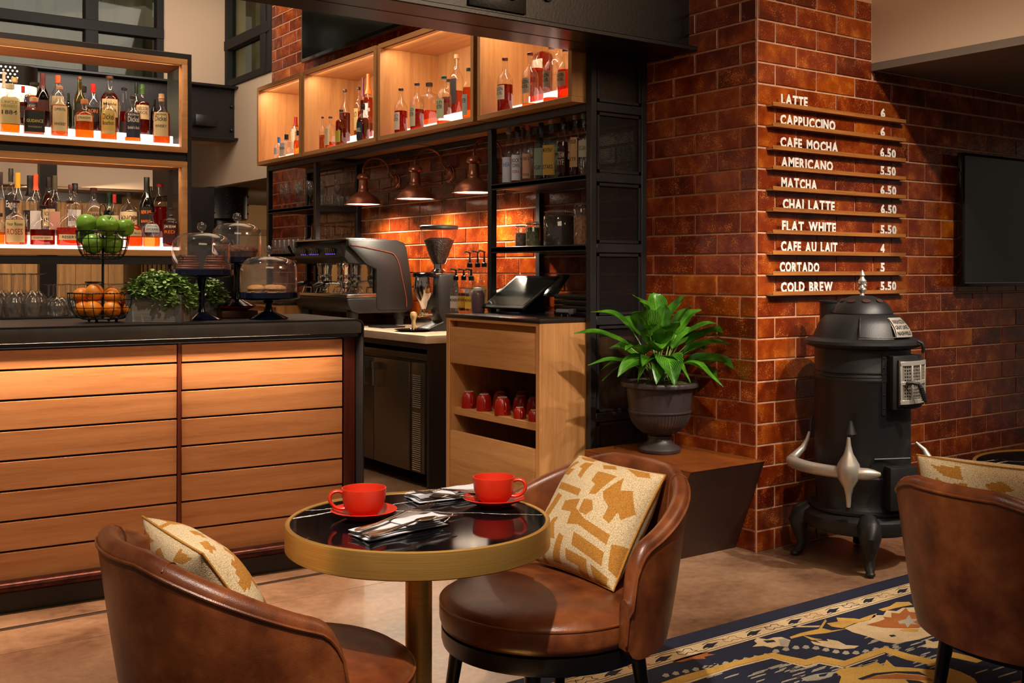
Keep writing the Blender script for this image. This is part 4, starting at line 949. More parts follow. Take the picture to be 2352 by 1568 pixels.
# steel pitcher and mixing tin behind the stems
t = thing('steel_pitcher', 'polished steel pitcher behind the upturned glasses', 'pitcher', (1.60, 6.42, 1.0975))
MB().lathe([(0, 0), (.045, 0), (.052, .02), (.05, .09), (.036, .13), (.034, .14), (.05, .175), (.048, .175), (.032, .14), (0, .10)], 20).build('body', M['steel'], t)
t = thing('shaker_tin', 'black tapered shaker tin behind the tall stemware', 'shaker', (1.0, 6.44, 1.0975))
MB().lathe([(0, 0), (.03, 0), (.045, .17), (.043, .17), (0, .02)], 20).build('body', M['black'], t)
# jars on the lower steel shelf by the pier
def jar(px, R, H, fillrgb, fh, desc, clip=True, y=None):
    b = at(px, 560, 'x', 3.64); o = thing('storage_jar', desc, 'jar', (3.64 if R < .06 else 3.68, b.y if R < .06 else at(px, 560, 'x', 3.68).y, 1.4765), 0, 'glass storage jars')
    MB().lathe([(0, 0), (R*.95, 0), (R, .01), (R, H*.80), (R*.9, H*.86), (R*.82, H*.88), (R*.82, H*.9)], 24).build('glass_body', M['glassware'], o)
    MB().lathe([(0, .006), (R*.93, .006), (R*.94, .012), (R*.94, H*fh), (0, H*fh+.004)], 20).build('contents', plain('jar_contents', fillrgb, .7, rgb2=tuple(int(a*.4) for a in fillrgb), nscale=70, bump=1, bscale=120, bdist=.004), o)
    MB().lathe([(R*.88, H*.9), (R*.95, H*.905), (R*.95, H*.94), (R*.7, H*.99), (0, H)], 24).build('lid', M['glassware'], o)
    if clip: MB().tube([(R*.9, 0, H*.92), (R*1.15, 0, H*.86), (R*1.05, 0, H*.74)], .0022, 6).tube([(R*.93*math.cos(k*.4), R*.93*math.sin(k*.4), H*.88) for k in range(16)], .0018, 5, closed=True).build('wire_clip', M['steel'], o)
jar(1197, .036, .135, (206, 150, 130), .6, 'clip top jar of pinkish salt')
jar(1224, .042, .145, (150, 160, 96), .75, 'clip top jar with dried green herbs')
jar(1284, .088, .205, (44, 22, 14), .80, 'large round jar full of dark coffee beans', clip=False)
jar(1335, .042, .24, (176, 112, 50), .66, 'tall jar of light brown sugar beside the post')
# ------------------------------------------------------------------ copper wall lamps over the coffee counter
def wall_lamp(y, label):
    o = thing('wall_lamp', label, 'lamp', (3.62, y, 1.845), 0, 'copper gooseneck lamps over the coffee counter'); o.scale = (.92, .92, .90)
    pr = [(.030, .165), (.034, .17), (.046, .175), (.052, .185), (.050, .195), (.038, .212), (.016, .222), (.0, .224)]
    MB().lathe(pr, 28).build('cap', M['copper'], o)
    MB().lathe([(.034, .165), (.036, .13), (.038, .095), (.042, .09), (.040, .08), (.046, .066), (.070, .052), (.105, .030), (.128, .004), (.138, -.022), (.148, -.026), (.150, -.032), (.145, -.032), (.125, .0), (.10, .026), (.04, .060), (.03, .08), (.03, .165)], 36).build('shade', M['copper'], o)
    MB().open_lathe([(.137, -.026), (.124, -.006), (.10, .018), (.04, .050), (.0, .054)], 28).build('white_lining', M['white_shade'], o)
    pts = [(0, 0, .22)]+[(.115-.115*math.cos(PI*k/14), 0, .245+.105*math.sin(PI*k/14)) for k in range(15)]+[(.262, 0, .21), (.285, 0, .20)]
    MB().tube(pts, .0075, 8).build('gooseneck', M['copper'], o)
    MB().tube([(.04, 0, .10), (.15, 0, .098), (.29, 0, .13)], .004, 6).build('stay_rod', M['copper'], o)
    Mx = Matrix.Rotation(-PI/2, 4, 'Y')
    MB().lathe([(.0, .028), (.05, .026), (.058, .02), (.06, .012), (.068, .010), (.070, .0)], 28, c=(.300, 0, .17), M=Mx).build('wall_plate', M['copper'], o)
    MB().sphere((.270, .03, .17), .006, 8, 5).build('screw', M['black'], o)
    MB().sphere((0, 0, .022), .026, 14, 10).build('bulb', plain('bulb_glow', (255, 240, 220), .5, emit=14, ecol=(255, 214, 160)) if 'bulb_glow' not in bpy.data.materials else bpy.data.materials['bulb_glow'], o)
    light('SPOT', 'wall_lamp_bulb', (3.62, y, 1.83-.01), 62, (1, .86, .66), to=(3.66, y, 0), spot=150, blend=.5, radius=.05)
    return o
wall_lamp(6.98, 'copper gooseneck wall lamp farthest from the pier')
wall_lamp(6.23, 'middle one of three copper gooseneck wall lamps')
wall_lamp(5.515, 'copper gooseneck wall lamp beside the steel post nearest the pier')
# power socket box on the tiles
tag(MB().box(3.868, 3.893, 5.66, 5.74, 1.86, 2.06).build('socket_box', M['blackgloss'], bevel=.004), 'narrow black box fixed to the tiles between two copper lamps', 'box')
# ------------------------------------------------------------------ espresso machine
em = thing('espresso_machine', 'large matte black espresso machine with brown edged side panel', 'coffee machine', (3.36, 6.66, .9505))
LY = .90      # length along the wall
def yprism(poly, y0, y1): return MB().prism(poly, y0, y1, 'y')
side = [(.20, .21), (.20, .40), (.12, .43), (.03, .52), (-.02, .56), (-.02, .60), (.36, .605), (.42, .585), (.44, .55), (.475, .36), (.495, .16), (.49, .12), (.46, .11), (.22, .11), (.2, .13)]
for y0, y1 in ((0, .035), (LY-.035, LY)):
    yprism(side, y0, y1).build('side_panel', M['matte_black'], em, bevel=.006)
inset = [(.0, .562), (.06, .556), (.30, .515), (.345, .49), (.375, .44), (.40, .35), (.435, .20), (.44, .13)]
mb = MB().stube([(x, -.003, z) for x, z in inset], .0042, 6); mb.build('brown_trim', plain('brown_trim', (104, 52, 38), .35), em)
yprism([(.205, .12), (.205, .565), (.40, .575), (.47, .35), (.485, .14)], .035, LY-.035).build('back_body', M['matte_black'], em)
# front upper console with displays
yprism([(-.02, .55), (-.035, .48), (.0, .44), (.18, .43), (.2, .56), (.02, .60)], .03, LY-.03).build('console', M['matte_black'], em, bevel=.004)
MB().box(-.03, .30, .02, LY-.02, .600, .612).build('cup_rail', M['steel'], em, bevel=.003)
for yc, w_, n in ((.25, .16, 5), (.52, .16, 5), (.70, .10, 3)):
    d = MB().cbox((-.031, yc, .518), (.008, w_, .062), M=Matrix.Rotation(-.2, 4, 'Y')).build('button_panel', M['blackgloss'], em, bevel=.004)
    for k in range(n):
        yy = yc-w_/2+.018+k*(w_-.03)/max(1, n-1)
        MB().cbox((-.038, yy, .527), (.003, .010, .026), M=Matrix.Rotation(-.2, 4, 'Y')).build('button', M['galv'], d, smooth=False)
        MB().cbox((-.034, yy, .503), (.003, .014, .007), M=Matrix.Rotation(-.2, 4, 'Y')).build('indicator', plain('blue_indicator', (110, 90, 230), .4, emit=.8), d, smooth=False)
MB().box(.19, .205, .04, LY-.04, .215, .43).build('splash_back', M['chrome'], em, smooth=False)
yprism([(-.03, .20), (.20, .20), (.20, .228), (-.03, .222)], .0, LY).build('drip_tray', M['steel'], em, bevel=.003)
yprism([(-.03, .198), (-.02, .15), (.02, .105), (.07, .09), (.44, .09), (.48, .11), (.49, .198)], .005, LY-.005).build('base', M['matte_black'], em, bevel=.01, bseg=3)
for yc in (.24, .56):
    MB().lathe([(.045, .30), (.052, .31), (.052, .345), (.044, .35), (.050, .36), (.050, .40), (.056, .41), (.056, .445)], 24, c=(.07, yc, 0)).build('group_head', M['chrome'], em)
    ph = MB().lathe([(.020, .262), (.036, .27), (.04, .30), (.04, .315)], 20, c=(.07, yc, 0)).tube([(.03, yc, .298), (-.02, yc, .302), (-.05, yc, .302)], .010, 8); ph.build('portafilter', M['chrome'], em)
    MB().tube([(-.05, yc, .302), (-.09, yc, .298), (-.14, yc+.01, .285), (-.165, yc+.012, .275)], .014, 12, rr=[.012, .015, .018, .012]).build('portafilter_handle', M['blackgloss'], em)
    MB().tube([(.07, yc-.015, .265), (.07, yc-.022, .25), (.07, yc-.022, .24)], .006, 6).tube([(.07, yc+.015, .265), (.07, yc+.022, .25), (.07, yc+.022, .24)], .006, 6).build('spout', M['chrome'], em)
for yc, s in ((.055, 1), (LY-.055, -1)):
    MB().stube([(-.02, yc, .45), (-.035, yc, .42), (-.03, yc, .38), (-.03, yc+.005*s, .33), (-.035, yc+.012*s, .28), (-.045, yc+.02*s, .232)], .0065, 8).build('steam_wand', M['chrome'], em)
    MB().tube([(-.04, yc-.03*s, .50), (-.07, yc-.05*s, .57)], .010, 8, rr=[.007, .011]).build('steam_lever', M['blackgloss'], em)
for yc in (.20, .45, .68):
    MB().tube([(-.02, yc-.08, .225), (-.015, yc-.07, .265), (-.015, yc+.05, .265), (-.02, yc+.07, .225)], .003, 5).tube([(.12, yc-.08, .225), (.125, yc-.07, .265), (.125, yc+.05, .265), (.12, yc+.07, .225)], .003, 5).build('cup_stand_wire', M['chrome'], em)
for x, y in ((.05, .07), (.42, .07), (.05, LY-.07), (.42, LY-.07)):
    MB().lathe([(.032, 0), (.034, .045), (.040, .05), (.044, .10)], 18, c=(x, y, 0)).build('foot', M['matte_black'], em)
# ------------------------------------------------------------------ grinder
gp = at(1000, 745, 'z', .9505); GX, GY = 3.62, at(1005, 700, 'x', 3.62).y
g = thing('coffee_grinder', 'tall black coffee grinder with conical hopper of beans', 'grinder', (GX, GY, .9505))
MB().prism([(.10, 0), (-.12, 0), (-.115, .02), (.0, .06), (-.035, .12), (-.045, .30), (-.03, .36), (.09, .37), (.115, .30), (.12, .05)], -.075, .075, 'y').build('body', M['matte_black'], g, bevel=.008, bseg=2)
MB().lathe([(.05, .37), (.052, .385), (.034, .40), (.034, .43)], 24, c=(.01, 0, 0)).build('collar', M['chrome'], g)
MB().open_lathe([(.036, .425), (.05, .44), (.115, .63), (.118, .66)], 32, c=(.01, 0, 0)).build('hopper', M['glass'], g)
MB().lathe([(0, .428), (.036, .43), (.046, .445), (.098, .585), (.06, .60), (0, .592)], 28, c=(.01, 0, 0)).build('beans', M['coffee'], g)
MB().lathe([(.12, .655), (.126, .66), (.126, .675), (.115, .68), (0, .678)], 32, c=(.01, 0, 0)).build('hopper_lid', M['black'], g)
MB().lathe([(.018, .14), (.035, .19), (.068, .245), (.07, .30), (.066, .345)], 28, c=(-.10, .0, 0)).build('doser', M['chrome'], g)
MB().lathe([(.068, .345), (.074, .35), (.074, .37), (.06, .378), (0, .378)], 28, c=(-.10, 0, 0)).build('doser_lid', M['blackgloss'], g)
MB().box(-.12, -.04, -.03, .03, .10, .135).box(-.13, -.10, -.035, .035, .092, .10).build('portafilter_fork', M['chrome'], g, bevel=.004)
tp = at(952, 746, 'z', .958)
t = thing('tamping_tray', 'shallow black oval tray holding the wooden tamper', 'tray', (3.46, at(952, 740, 'x', 3.46).y, .9505))
MB().lathe([(0, 0), (.09, 0), (.125, .012), (.13, .013), (.095, .004), (0, .004)], 28).build('dish', M['blackgloss'], t)
t = thing('tamper', 'pale wooden handled tamper standing on the tray', 'tamper', (3.46, at(950, 740, 'x', 3.46).y, .9560))
MB().lathe([(0, 0), (.027, 0), (.028, .012), (.014, .02)], 20).build('foot', M['chrome'], t)
MB().lathe([(.013, .018), (.014, .045), (.012, .06), (.021, .085), (.024, .10), (.018, .115), (0, .12)], 20).build('grip', wood('pale_turned_wood', (224, 186, 124), (190, 146, 90), 'Z', rough=.4), t)
tag(MB().lathe([(0, 0), (.0035, .001), (.0035, .10), (0, .102)], 8, M=Matrix.Rotation(PI/2, 4, 'X')).build('tray_brush', M['steel'], loc=(3.50, at(985, 742, 'x', 3.5).y+.08, .9545)), 'thin steel brush handle lying by the grinder', 'brush')
tag(MB().box(3.44, 3.62, 6.36, 6.56, .9505, .962).build('tamping_mat', M['black'], bevel=.003), 'black rubber mat on the marble next to the espresso machine', 'mat')
# ------------------------------------------------------------------ syrup bottles with pumps
def syrup(px, topy, x, R, glassm, liq, lcol, word, pump, desc):
    y = at(px, 700, 'x', x).y; b = at(px, topy, 'x', x); H = b.z-1.0955
    o = thing('syrup_bottle', desc, 'bottle', (x, y, 1.0955), PI+.5, 'syrup bottles on the oak cabinet')
    Hb = H*(.72 if pump else .95)
    MB().lathe([(0, 0), (R*.93, 0), (R, .006), (R, Hb*.62), (R*.8, Hb*.75), (R*.38, Hb*.86), (R*.36, Hb)], 20).build('glass_body', M['glass'], o)
    if liq: MB().lathe([(0, .003), (R*.92, .004), (R*.93, Hb*.58), (0, Hb*.58)], 16).build('liquid', liquid_mat('syrup', liq, .4), o)
    n = 8; ml = MB(); ml.add([(R*1.02*math.cos(-.9+1.8*i/n), R*1.02*math.sin(-.9+1.8*i/n), z) for z in (.02, Hb*.5) for i in range(n+1)], [(i, i+1, n+2+i, n+1+i) for i in range(n)])
    l = ml.build('paper_label', plain('syrup_label', lcol, .6), o)
    if word:
        mt = MB(); flat_text(mt, word, R*1.5, .018, lambda u, v: (R*1.03*math.cos((u-R*.75)/R), R*1.03*math.sin((u-R*.75)/R), Hb*.32+v)); mt.build('lettering', M['black'], l, smooth=False)
    if pump:
        MB().lathe([(R*.42, Hb), (R*.46, Hb+.002), (R*.46, Hb+.025), (R*.2, Hb+.03), (R*.16, Hb+.06), (.004, Hb+.062), (.004, H-.014)], 14).tube([(-.006, 0, H-.012), (.03, 0, H-.006), (.062, 0, H-.004), (.066, 0, H-.012)], .0055, 8).build('pump', M['black'], o)
    return o
syrup(1047, 616, 3.44, .034, 0, None, (232, 226, 214), 'MONIN', True, 'syrup bottle with white fruit label, leftmost of the row')
syrup(1065, 616, 3.50, .034, 0, (90, 24, 10), (214, 170, 60), 'MONIN', True, 'syrup bottle of dark red syrup with yellow edged label')
syrup(1082, 616, 3.46, .036, 0, None, (236, 196, 70), 'MONIN', True, 'syrup bottle with yellow label, middle of the row')
syrup(1079, 576, 3.60, .036, 0, None, (226, 220, 216), '', True, 'tall clear pump bottle behind the yellow labelled one')
syrup(1097, 575, 3.57, .036, 0, (200, 180, 140), (236, 232, 228), '', True, 'tall pump bottle with chilli picture label')
syrup(1112, 574, 3.58, .036, 0, (214, 190, 120), (220, 206, 150), '', True, 'tall pump bottle next to the steel post')
t = thing('sauce_bottle', 'squat plum coloured sauce bottle with white cap by the steel post', 'bottle', (3.44, at(1098, 700, 'x', 3.44).y, 1.0955))
MB().lathe([(0, 0), (.036, 0), (.039, .006), (.039, .105), (.034, .12), (.026, .128)], 20).build('body', plain('plum_plastic', (96, 72, 84), .3), t)
MB().lathe([(.026, .128), (.027, .13), (.027, .145), (0, .147)], 20).build('cap', M['letter'], t)
# ------------------------------------------------------------------ till, receipt printer, card reader on the oak cabinet
tl = thing('till_screen', 'black touch screen till tilted back on a stand', 'till', (3.62, 4.96, 1.0955))
def quad_slab(p, th, name, mat, par, inset=0):
    p = [Vector(q) for q in p]; n = (p[1]-p[0]).cross(p[3]-p[0]).normalized()
    mb = MB().add([q for q in p]+[q-n*th for q in p], [(0, 1, 2, 3), (7, 6, 5, 4), (0, 4, 5, 1), (1, 5, 6, 2), (2, 6, 7, 3), (3, 7, 4, 0)])
    return mb.build(name, mat, par, bevel=.0015, bseg=1)
# corners in the till's own frame: low edge towards the bar, screen leaning back
a, b, c, d = (-.18, .20, .035), (-.14, -.15, .035), (.06, -.22, .215), (.02, .13, .215)
quad_slab([a, b, c, d], .014, 'screen_frame', M['steel_black'], tl)
def lerp(p, q, t): return Vector(p)*(1-t)+Vector(q)*t
def inq(u, v, e=.0012):
    nrm = (Vector(b)-Vector(a)).cross(Vector(d)-Vector(a)).normalized()
    return lerp(lerp(a, b, u), lerp(d, c, u), v)+nrm*e
quad_slab([inq(.05, .08), inq(.95, .08), inq(.95, .93), inq(.05, .93)], .001, 'screen', M['screen'], tl)
MB().prism([(-.12, .0), (.06, .0), (.04, .10), (.0, .12), (-.10, .03)], -.10, .10, 'y').build('stand', M['black'], tl, bevel=.004)
MB().box(-.13, .06, -.10, .12, 0, .012).build('foot', plain('navy_plastic', (44, 48, 76), .4), tl, bevel=.004)
MB().cbox((.09, -.16, .16), (.008, .12, .16), M=Matrix.Rotation(.7, 4, 'Y')).build('customer_display', M['screen'], tl, bevel=.002)
t = thing('receipt_printer', 'grey topped black receipt printer behind the till', 'printer', (3.66, at(1182, 690, 'x', 3.66).y-.03, 1.0955))
MB().prism([(-.10, .0), (-.115, .11), (.06, .155), (.09, .155), (.09, 0)], -.06, .11, 'y').build('body', M['black'], t, bevel=.005)
MB().prism([(-.116, .111), (-.114, .119), (.06, .164), (.09, .164), (.09, .156), (.06, .156)], -.06, .11, 'y').build('cover', plain('grey_cover', (156, 148, 146), .4), t, bevel=.002)
MB().box(-.04, .02, -.03, .08, .148, .158).build('paper_slot', M['blackgloss'], t, smooth=False)
t = thing('card_reader', 'small grey card reader on short legs beside the till', 'card reader', (3.56, at(1302, 715, 'x', 3.56).y, 1.0955), .3)
MB().prism([(-.05, .022), (-.03, .012), (.03, .012), (.05, .035), (.03, .042), (-.045, .040)], -.04, .04, 'y').build('body', plain('grey_plastic', (88, 84, 84), .4), t, bevel=.003)
MB().box(-.035, .025, -.025, .025, .040, .044).build('keypad', M['blackgloss'], t, bevel=.001)
MB().lathe([(.003, 0), (.003, .015)], 6, c=(-.02, -.02, 0)).build('leg', M['steel'], t); MB().lathe([(.003, 0), (.003, .015)], 6, c=(-.02, .02, 0)).build('leg', M['steel'], t); MB().lathe([(.003, 0), (.003, .015)], 6, c=(.03, 0, 0)).build('leg', M['steel'], t)
t = thing('cash_tray', 'stack of black plastic trays against the end panel', 'tray', (3.72, 4.52, 1.0955))
for k in range(4): MB().box(-.12, .12, -.20, .16, k*.030, k*.030+.026).build('tray', M['black'], t, bevel=.004)
# ------------------------------------------------------------------ red mugs in the oak cabinet
def mug(x, y, R, H, hz, label):
    o = thing('mug', label, 'mug', (x, y, .5655), hz, 'upturned red mugs in the oak cabinet')
    MB().lathe([(R, 0), (R*1.0, .004), (R*.98, H*.5), (R*.84, H*.85), (R*.62, H*.97), (R*.56, H), (R*.50, H), (R*.50, H-.002), (0, H-.002)], 24).build('body', M['redmug'], o)
    MB().lathe([(R*.50, H-.0005), (R*.56, H+.0012), (R*.60, H-.0005)], 24).build('foot_ring', plain('unglazed_ring', (206, 190, 176), .7), o)
    MB().stube([(R*.78, 0, H*.86), (R*1.15, 0, H*.80), (R*1.42, 0, H*.55), (R*1.40, 0, H*.28), (R*1.15, 0, H*.18), (R*.98, 0, H*.30)], .005, 8, flat=.8).build('handle', M['redmug'], o)
hz = -PI/2-.35
def my(px, x): return at(px, 950, 'x', x).y
for px, x, R, H, l in ((1077, 3.30, .043, .092, 'red upturned mug nearest the left side of the shelf'), (1112, 3.30, .043, .092, 'red upturned mug second from the left in the front row'), (1154, 3.29, .044, .094, 'red upturned mug in the middle of the front row'),
 (1194, 3.285, .034, .058, 'small red upturned cup in the front row'), (1228, 3.285, .034, .058, 'small red upturned cup cut by the right side of the shelf'), (1117, 3.45, .043, .092, 'red upturned mug behind the second one'), (1149, 3.43, .043, .092, 'red upturned mug behind the middle one'),
 (1150, 3.56, .043, .092, 'red upturned mug in the third row'), (1196, 3.42, .043, .092, 'red upturned mug behind the small cup'), (1200, 3.55, .043, .092, 'red upturned mug at the back of the shelf'), (1226, 3.44, .040, .09, 'red upturned mug in shade at the right of the shelf')):
    mug(x, my(px, x), R, H, hz+random.uniform(-.2, .2), l)
# ------------------------------------------------------------------ things on the bar top
ZT = 1.1175
def bt(px, d_in):  # point on the bar top a given distance behind its front edge
    c_, s_ = math.cos(YAW), math.sin(YAW); n = Vector((-s_, c_, 0)); p0 = Vector((2.30, 4.497, 0))+n*(-.065+d_in)
    r = ray(px, 700); r.z = 0; t_ = p0.dot(n)/r.dot(n); q = r*t_; return q.x, q.y
def cake_stand(px, din, R, zplate, Hd, lift, label):
    x, y = bt(px, din); o = thing('cake_stand', label, 'cake stand', (x, y, ZT+lift), 0, 'navy cake stands under glass domes')
    zp = zplate
    MB().lathe([(0, 0), (.085, .0), (.09, .004), (.06, .018), (.022, .035), (.015, .06), (.013, zp*.6), (.02, zp-.05), (.028, zp-.035), (0, zp-.034)], 28).build('foot', M['navy'], o)
    MB().lathe([(0, zp-.035), (R*.8, zp-.035), (R, zp-.028), (R*1.03, zp-.024), (R*1.02, zp), (R*.985, zp), (R*.985, zp-.010), (0, zp-.010)], 36).build('plate', M['navy'], o)
    k = R*.93
    d = MB().open_lathe([(k, zp-.008), (k, zp+Hd*.62), (k*.96, zp+Hd*.78), (k*.82, zp+Hd*.90), (k*.55, zp+Hd*.98), (.012, zp+Hd)], 40)
    dm = d.build('glass_dome', M['glassware'], o)
    MB().lathe([(.010, zp+Hd-.002), (.008, zp+Hd+.008), (.016, zp+Hd+.014), (.021, zp+Hd+.028), (.016, zp+Hd+.043), (0, zp+Hd+.049)], 18).build('dome_knob', M['glassware'], dm)
    return x, y, ZT+lift+zp-.010
sA = cake_stand(463, .27, .138, .226, .165, 0, 'navy cake stand with striped pastries under its dome, between planter and the tallest stand')
sC = cake_stand(617, .20, .138, .122, .165, 0, 'lowest navy cake stand, filled rolls under its dome')
x, y = bt(543, .42)
t = thing('wood_block', 'thick brown wooden block under the red dish', 'block', (x, y, ZT), YAW); MB().box(-.085, .085, -.06, .06, 0, .034).build('block', wood('block_wood', (120, 62, 32), (80, 38, 20), 'X'), t, bevel=.003)
t = thing('red_dish', 'upside down red dish between wooden block and cake stand', 'dish', (x, y, ZT+.0345)); MB().lathe([(.05, 0), (.06, .004), (.088, .014), (.092, .016), (.088, .018), (0, .018)], 32).build('dish', M['redcup'], t)
sB = cake_stand(544, .42, .122, .232, .160, .053, 'tallest navy cake stand, crumbed muffins under its dome')
M['past'] = plain('baked_dough', (176, 92, 44), .6, rgb2=(120, 50, 22), nscale=30, bump=.5)
M['icing'] = plain('chocolate_stripe', (52, 24, 14), .35)
M['crumb'] = plain('muffin_crumb', (142, 78, 36), .8, rgb2=(84, 40, 18), nscale=60, bump=1, bscale=90, bdist=.01)
M['paper'] = plain('brown_baking_paper', (120, 62, 34), .7)
for side_ in (-1, 1):
    for k in range(7):
        cx_, cy_ = sA[0]+Rv.x*.060*side_, sA[1]+Rv.y*.060*side_
        o = thing('striped_cookie', f'striped pastry {["at the bottom of", "second from below in", "third from below in", "in the middle of", "third from the top of", "second from the top of", "on top of"][k]} the {"left" if side_ < 0 else "right"} stack under the dome', 'pastry', (cx_+random.uniform(-.004, .004), cy_+random.uniform(-.004, .004), sA[2]+k*.0105), random.uniform(-.3, .3), 'striped pastries under the left dome')
        r0 = .056-.0030*k
        MB().lathe([(0, 0), (r0*.92, 0), (r0, .005), (r0*.92, .0095), (0, .0103)], 22).build('dough', M['past'], o)
        ms = MB()
        for q in range(-3, 4): ms.tube([(q*.0125, -math.sqrt(max(0, .0022-(q*.0125)**2))*.9, .0098), (q*.0125+.003, 0, .0103), (q*.0125, math.sqrt(max(0, .0022-(q*.0125)**2))*.9, .0098)], .0013, 5)
        stuff(ms.build('icing_stripe', M['icing'], o))
def muffin(ox, oy, label):
    o = thing('muffin', label, 'muffin', (sB[0]+ox, sB[1]+oy, sB[2]), random.uniform(0, 6), 'crumbed muffins under the tallest dome')
    MB().lathe([(0, 0), (.022, 0), (.032, .03), (.033, .034), (0, .034)], 20).build('base', M['paper'], o)
    b_ = MB().lathe([(.030, .030), (.038, .036), (.038, .046), (.028, .060), (.012, .067), (0, .068)], 22); b_.v = [(a*(1+random.uniform(-.05, .05)), b*(1+random.uniform(-.05, .05)), c*(1+random.uniform(-.03, .03))) for a, b, c in b_.v]; b_.build('crumb_top', M['crumb'], o)
for lx, ld, l in ((-.055, -.035, 'crumbed muffin at the left front of the tallest stand'), (.055, -.035, 'crumbed muffin at the right front of the tallest stand'), (0, .0, 'brown paper wrapped muffin in the middle of the tallest stand'), (-.05, .05, 'muffin at the back left of the tallest stand'), (.05, .05, 'muffin at the back right of the tallest stand')):
    muffin(Rv.x*lx+Fv.x*ld, Rv.y*lx+Fv.y*ld, l)
M['bun'] = plain('seeded_bun', (206, 150, 84), .7, rgb2=(176, 112, 54), nscale=40, bump=.6)
def roll(lx, ld, rz, label):
    ox, oy = Rv.x*lx+Fv.x*ld, Rv.y*lx+Fv.y*ld
    o = thing('filled_roll', label, 'sandwich', (sC[0]+ox, sC[1]+oy, sC[2]), rz, 'filled rolls under the lowest dome')
    MB().lathe([(0, 0), (.036, 0), (.042, .006), (.040, .014), (0, .014)], 22).build('bottom_bun', M['bun'], o)
    MB().lathe([(0, .0142), (.038, .0145), (.039, .020), (0, .0202)], 18).build('filling', plain('sausage', (92, 44, 26), .6), o)
    MB().add([(-.046, -.02, .012), (0, -.048, .0165), (.046, .02, .010), (.0, .046, .014), (0, 0, .0225)], [(0, 1, 4), (1, 2, 4), (2, 3, 4), (3, 0, 4)]).build('cheese', plain('cheese', (240, 196, 90), .4), o)
    MB().lathe([(0, .0205), (.040, .0215), (.043, .026), (.038, .036), (.022, .043), (0, .045)], 22).build('top_bun', M['bun'], o)
roll(-.053, -.02, .3, 'filled roll at the left front under the lowest dome'); roll(.045, -.03, .8, 'filled roll at the right front under the lowest dome'); roll(.0, .055, 0, 'filled roll at the back under the lowest dome')
# planters
def planter(px, din, L_, Wd, H, rz, nleaf, label, hang):
    x, y = bt(px, din); o = thing('herb_planter', label, 'planter', (x, y, ZT), rz, 'wooden planters of small leaved greenery')
    MB().box(-L_/2, L_/2, -Wd/2, -Wd/2+.008, 0, H).build('side_board', M['greywood'], o, bevel=.001, bseg=1); MB().box(-L_/2, L_/2, Wd/2-.008, Wd/2, 0, H).build('side_board', M['greywood'], o, bevel=.001, bseg=1)
    MB().box(-L_/2, -L_/2+.008, -Wd/2, Wd/2, 0, H).build('end_board', M['greywood'], o, bevel=.001, bseg=1); MB().box(L_/2-.008, L_/2, -Wd/2, Wd/2, 0, H).build('end_board', M['greywood'], o, bevel=.001, bseg=1)
    MB().box(-L_/2+.008, L_/2-.008, -Wd/2+.008, Wd/2-.008, .003, H*.8).build('soil', M['soil'], o, smooth=False)
    for sx in (-1, 1):
        for sy in (-1, 1):
            a0, a1 = sorted((sx*(L_/2+.0012), sx*(L_/2-.026))); b0, b1 = sorted((sy*(Wd/2+.0012), sy*(Wd/2-.026)))
            MB().box(a0, a1, sy*(Wd/2+.0012)-.0004, sy*(Wd/2+.0012)+.0004, 0, H).box(sx*(L_/2+.0012)-.0004, sx*(L_/2+.0012)+.0004, b0, b1, 0, H).build('metal_strap', M['galv'], o, smooth=False)
    mb = MB(); st = MB()
    for k in range(nleaf):
        a = random.uniform(0, 2*PI); rr = math.sqrt(random.random())
        px_, py_ = (L_/2+.045)*rr*math.cos(a), (Wd/2+.03)*rr*math.sin(a)
        top = .085*(1-rr**2.2)+.02; z = H+random.uniform(-.008, top)
        if rr > .9 and hang and px_ > 0: z -= random.uniform(0, .06)
        s = random.uniform(.006, .0115)*(1.25 if px_ > L_*.2 else 1)
        Mx = Matrix.Translation((px_, py_, z)) @ Matrix.Rotation(random.uniform(0, 6.3), 4, 'Z') @ Matrix.Rotation(random.uniform(-1.0, .6), 4, 'X')
        mb.add([Mx @ Vector(q) for q in ((0, 0, 0), (s*.8, s*.6, .001), (s*.85, s*1.4, 0), (0, s*2.0, -.001), (-s*.85, s*1.4, 0), (-s*.8, s*.6, .001))], [(0, 1, 2, 3), (0, 3, 4, 5)])
        if k % 8 == 0: st.tube([(px_*.4, py_*.4, H*.75), (px_*.8, py_*.8, max(H, z)*1.0), (px_, py_, z)], .0012, 4)
    stuff(mb.build('foliage', M['smallleaf'], o, smooth=False)); stuff(st.build('stems', M['smallleaf'], o))
px_c = 365
planter(366, .17, .24, .125, .118, YAW-.62, 2600, 'grey wooden planter with metal strapped corners, lush green, beside the fruit basket', True)
planter(478, .50, .12, .10, .085, YAW, 900, 'small planter partly hidden behind the cake stands', True)
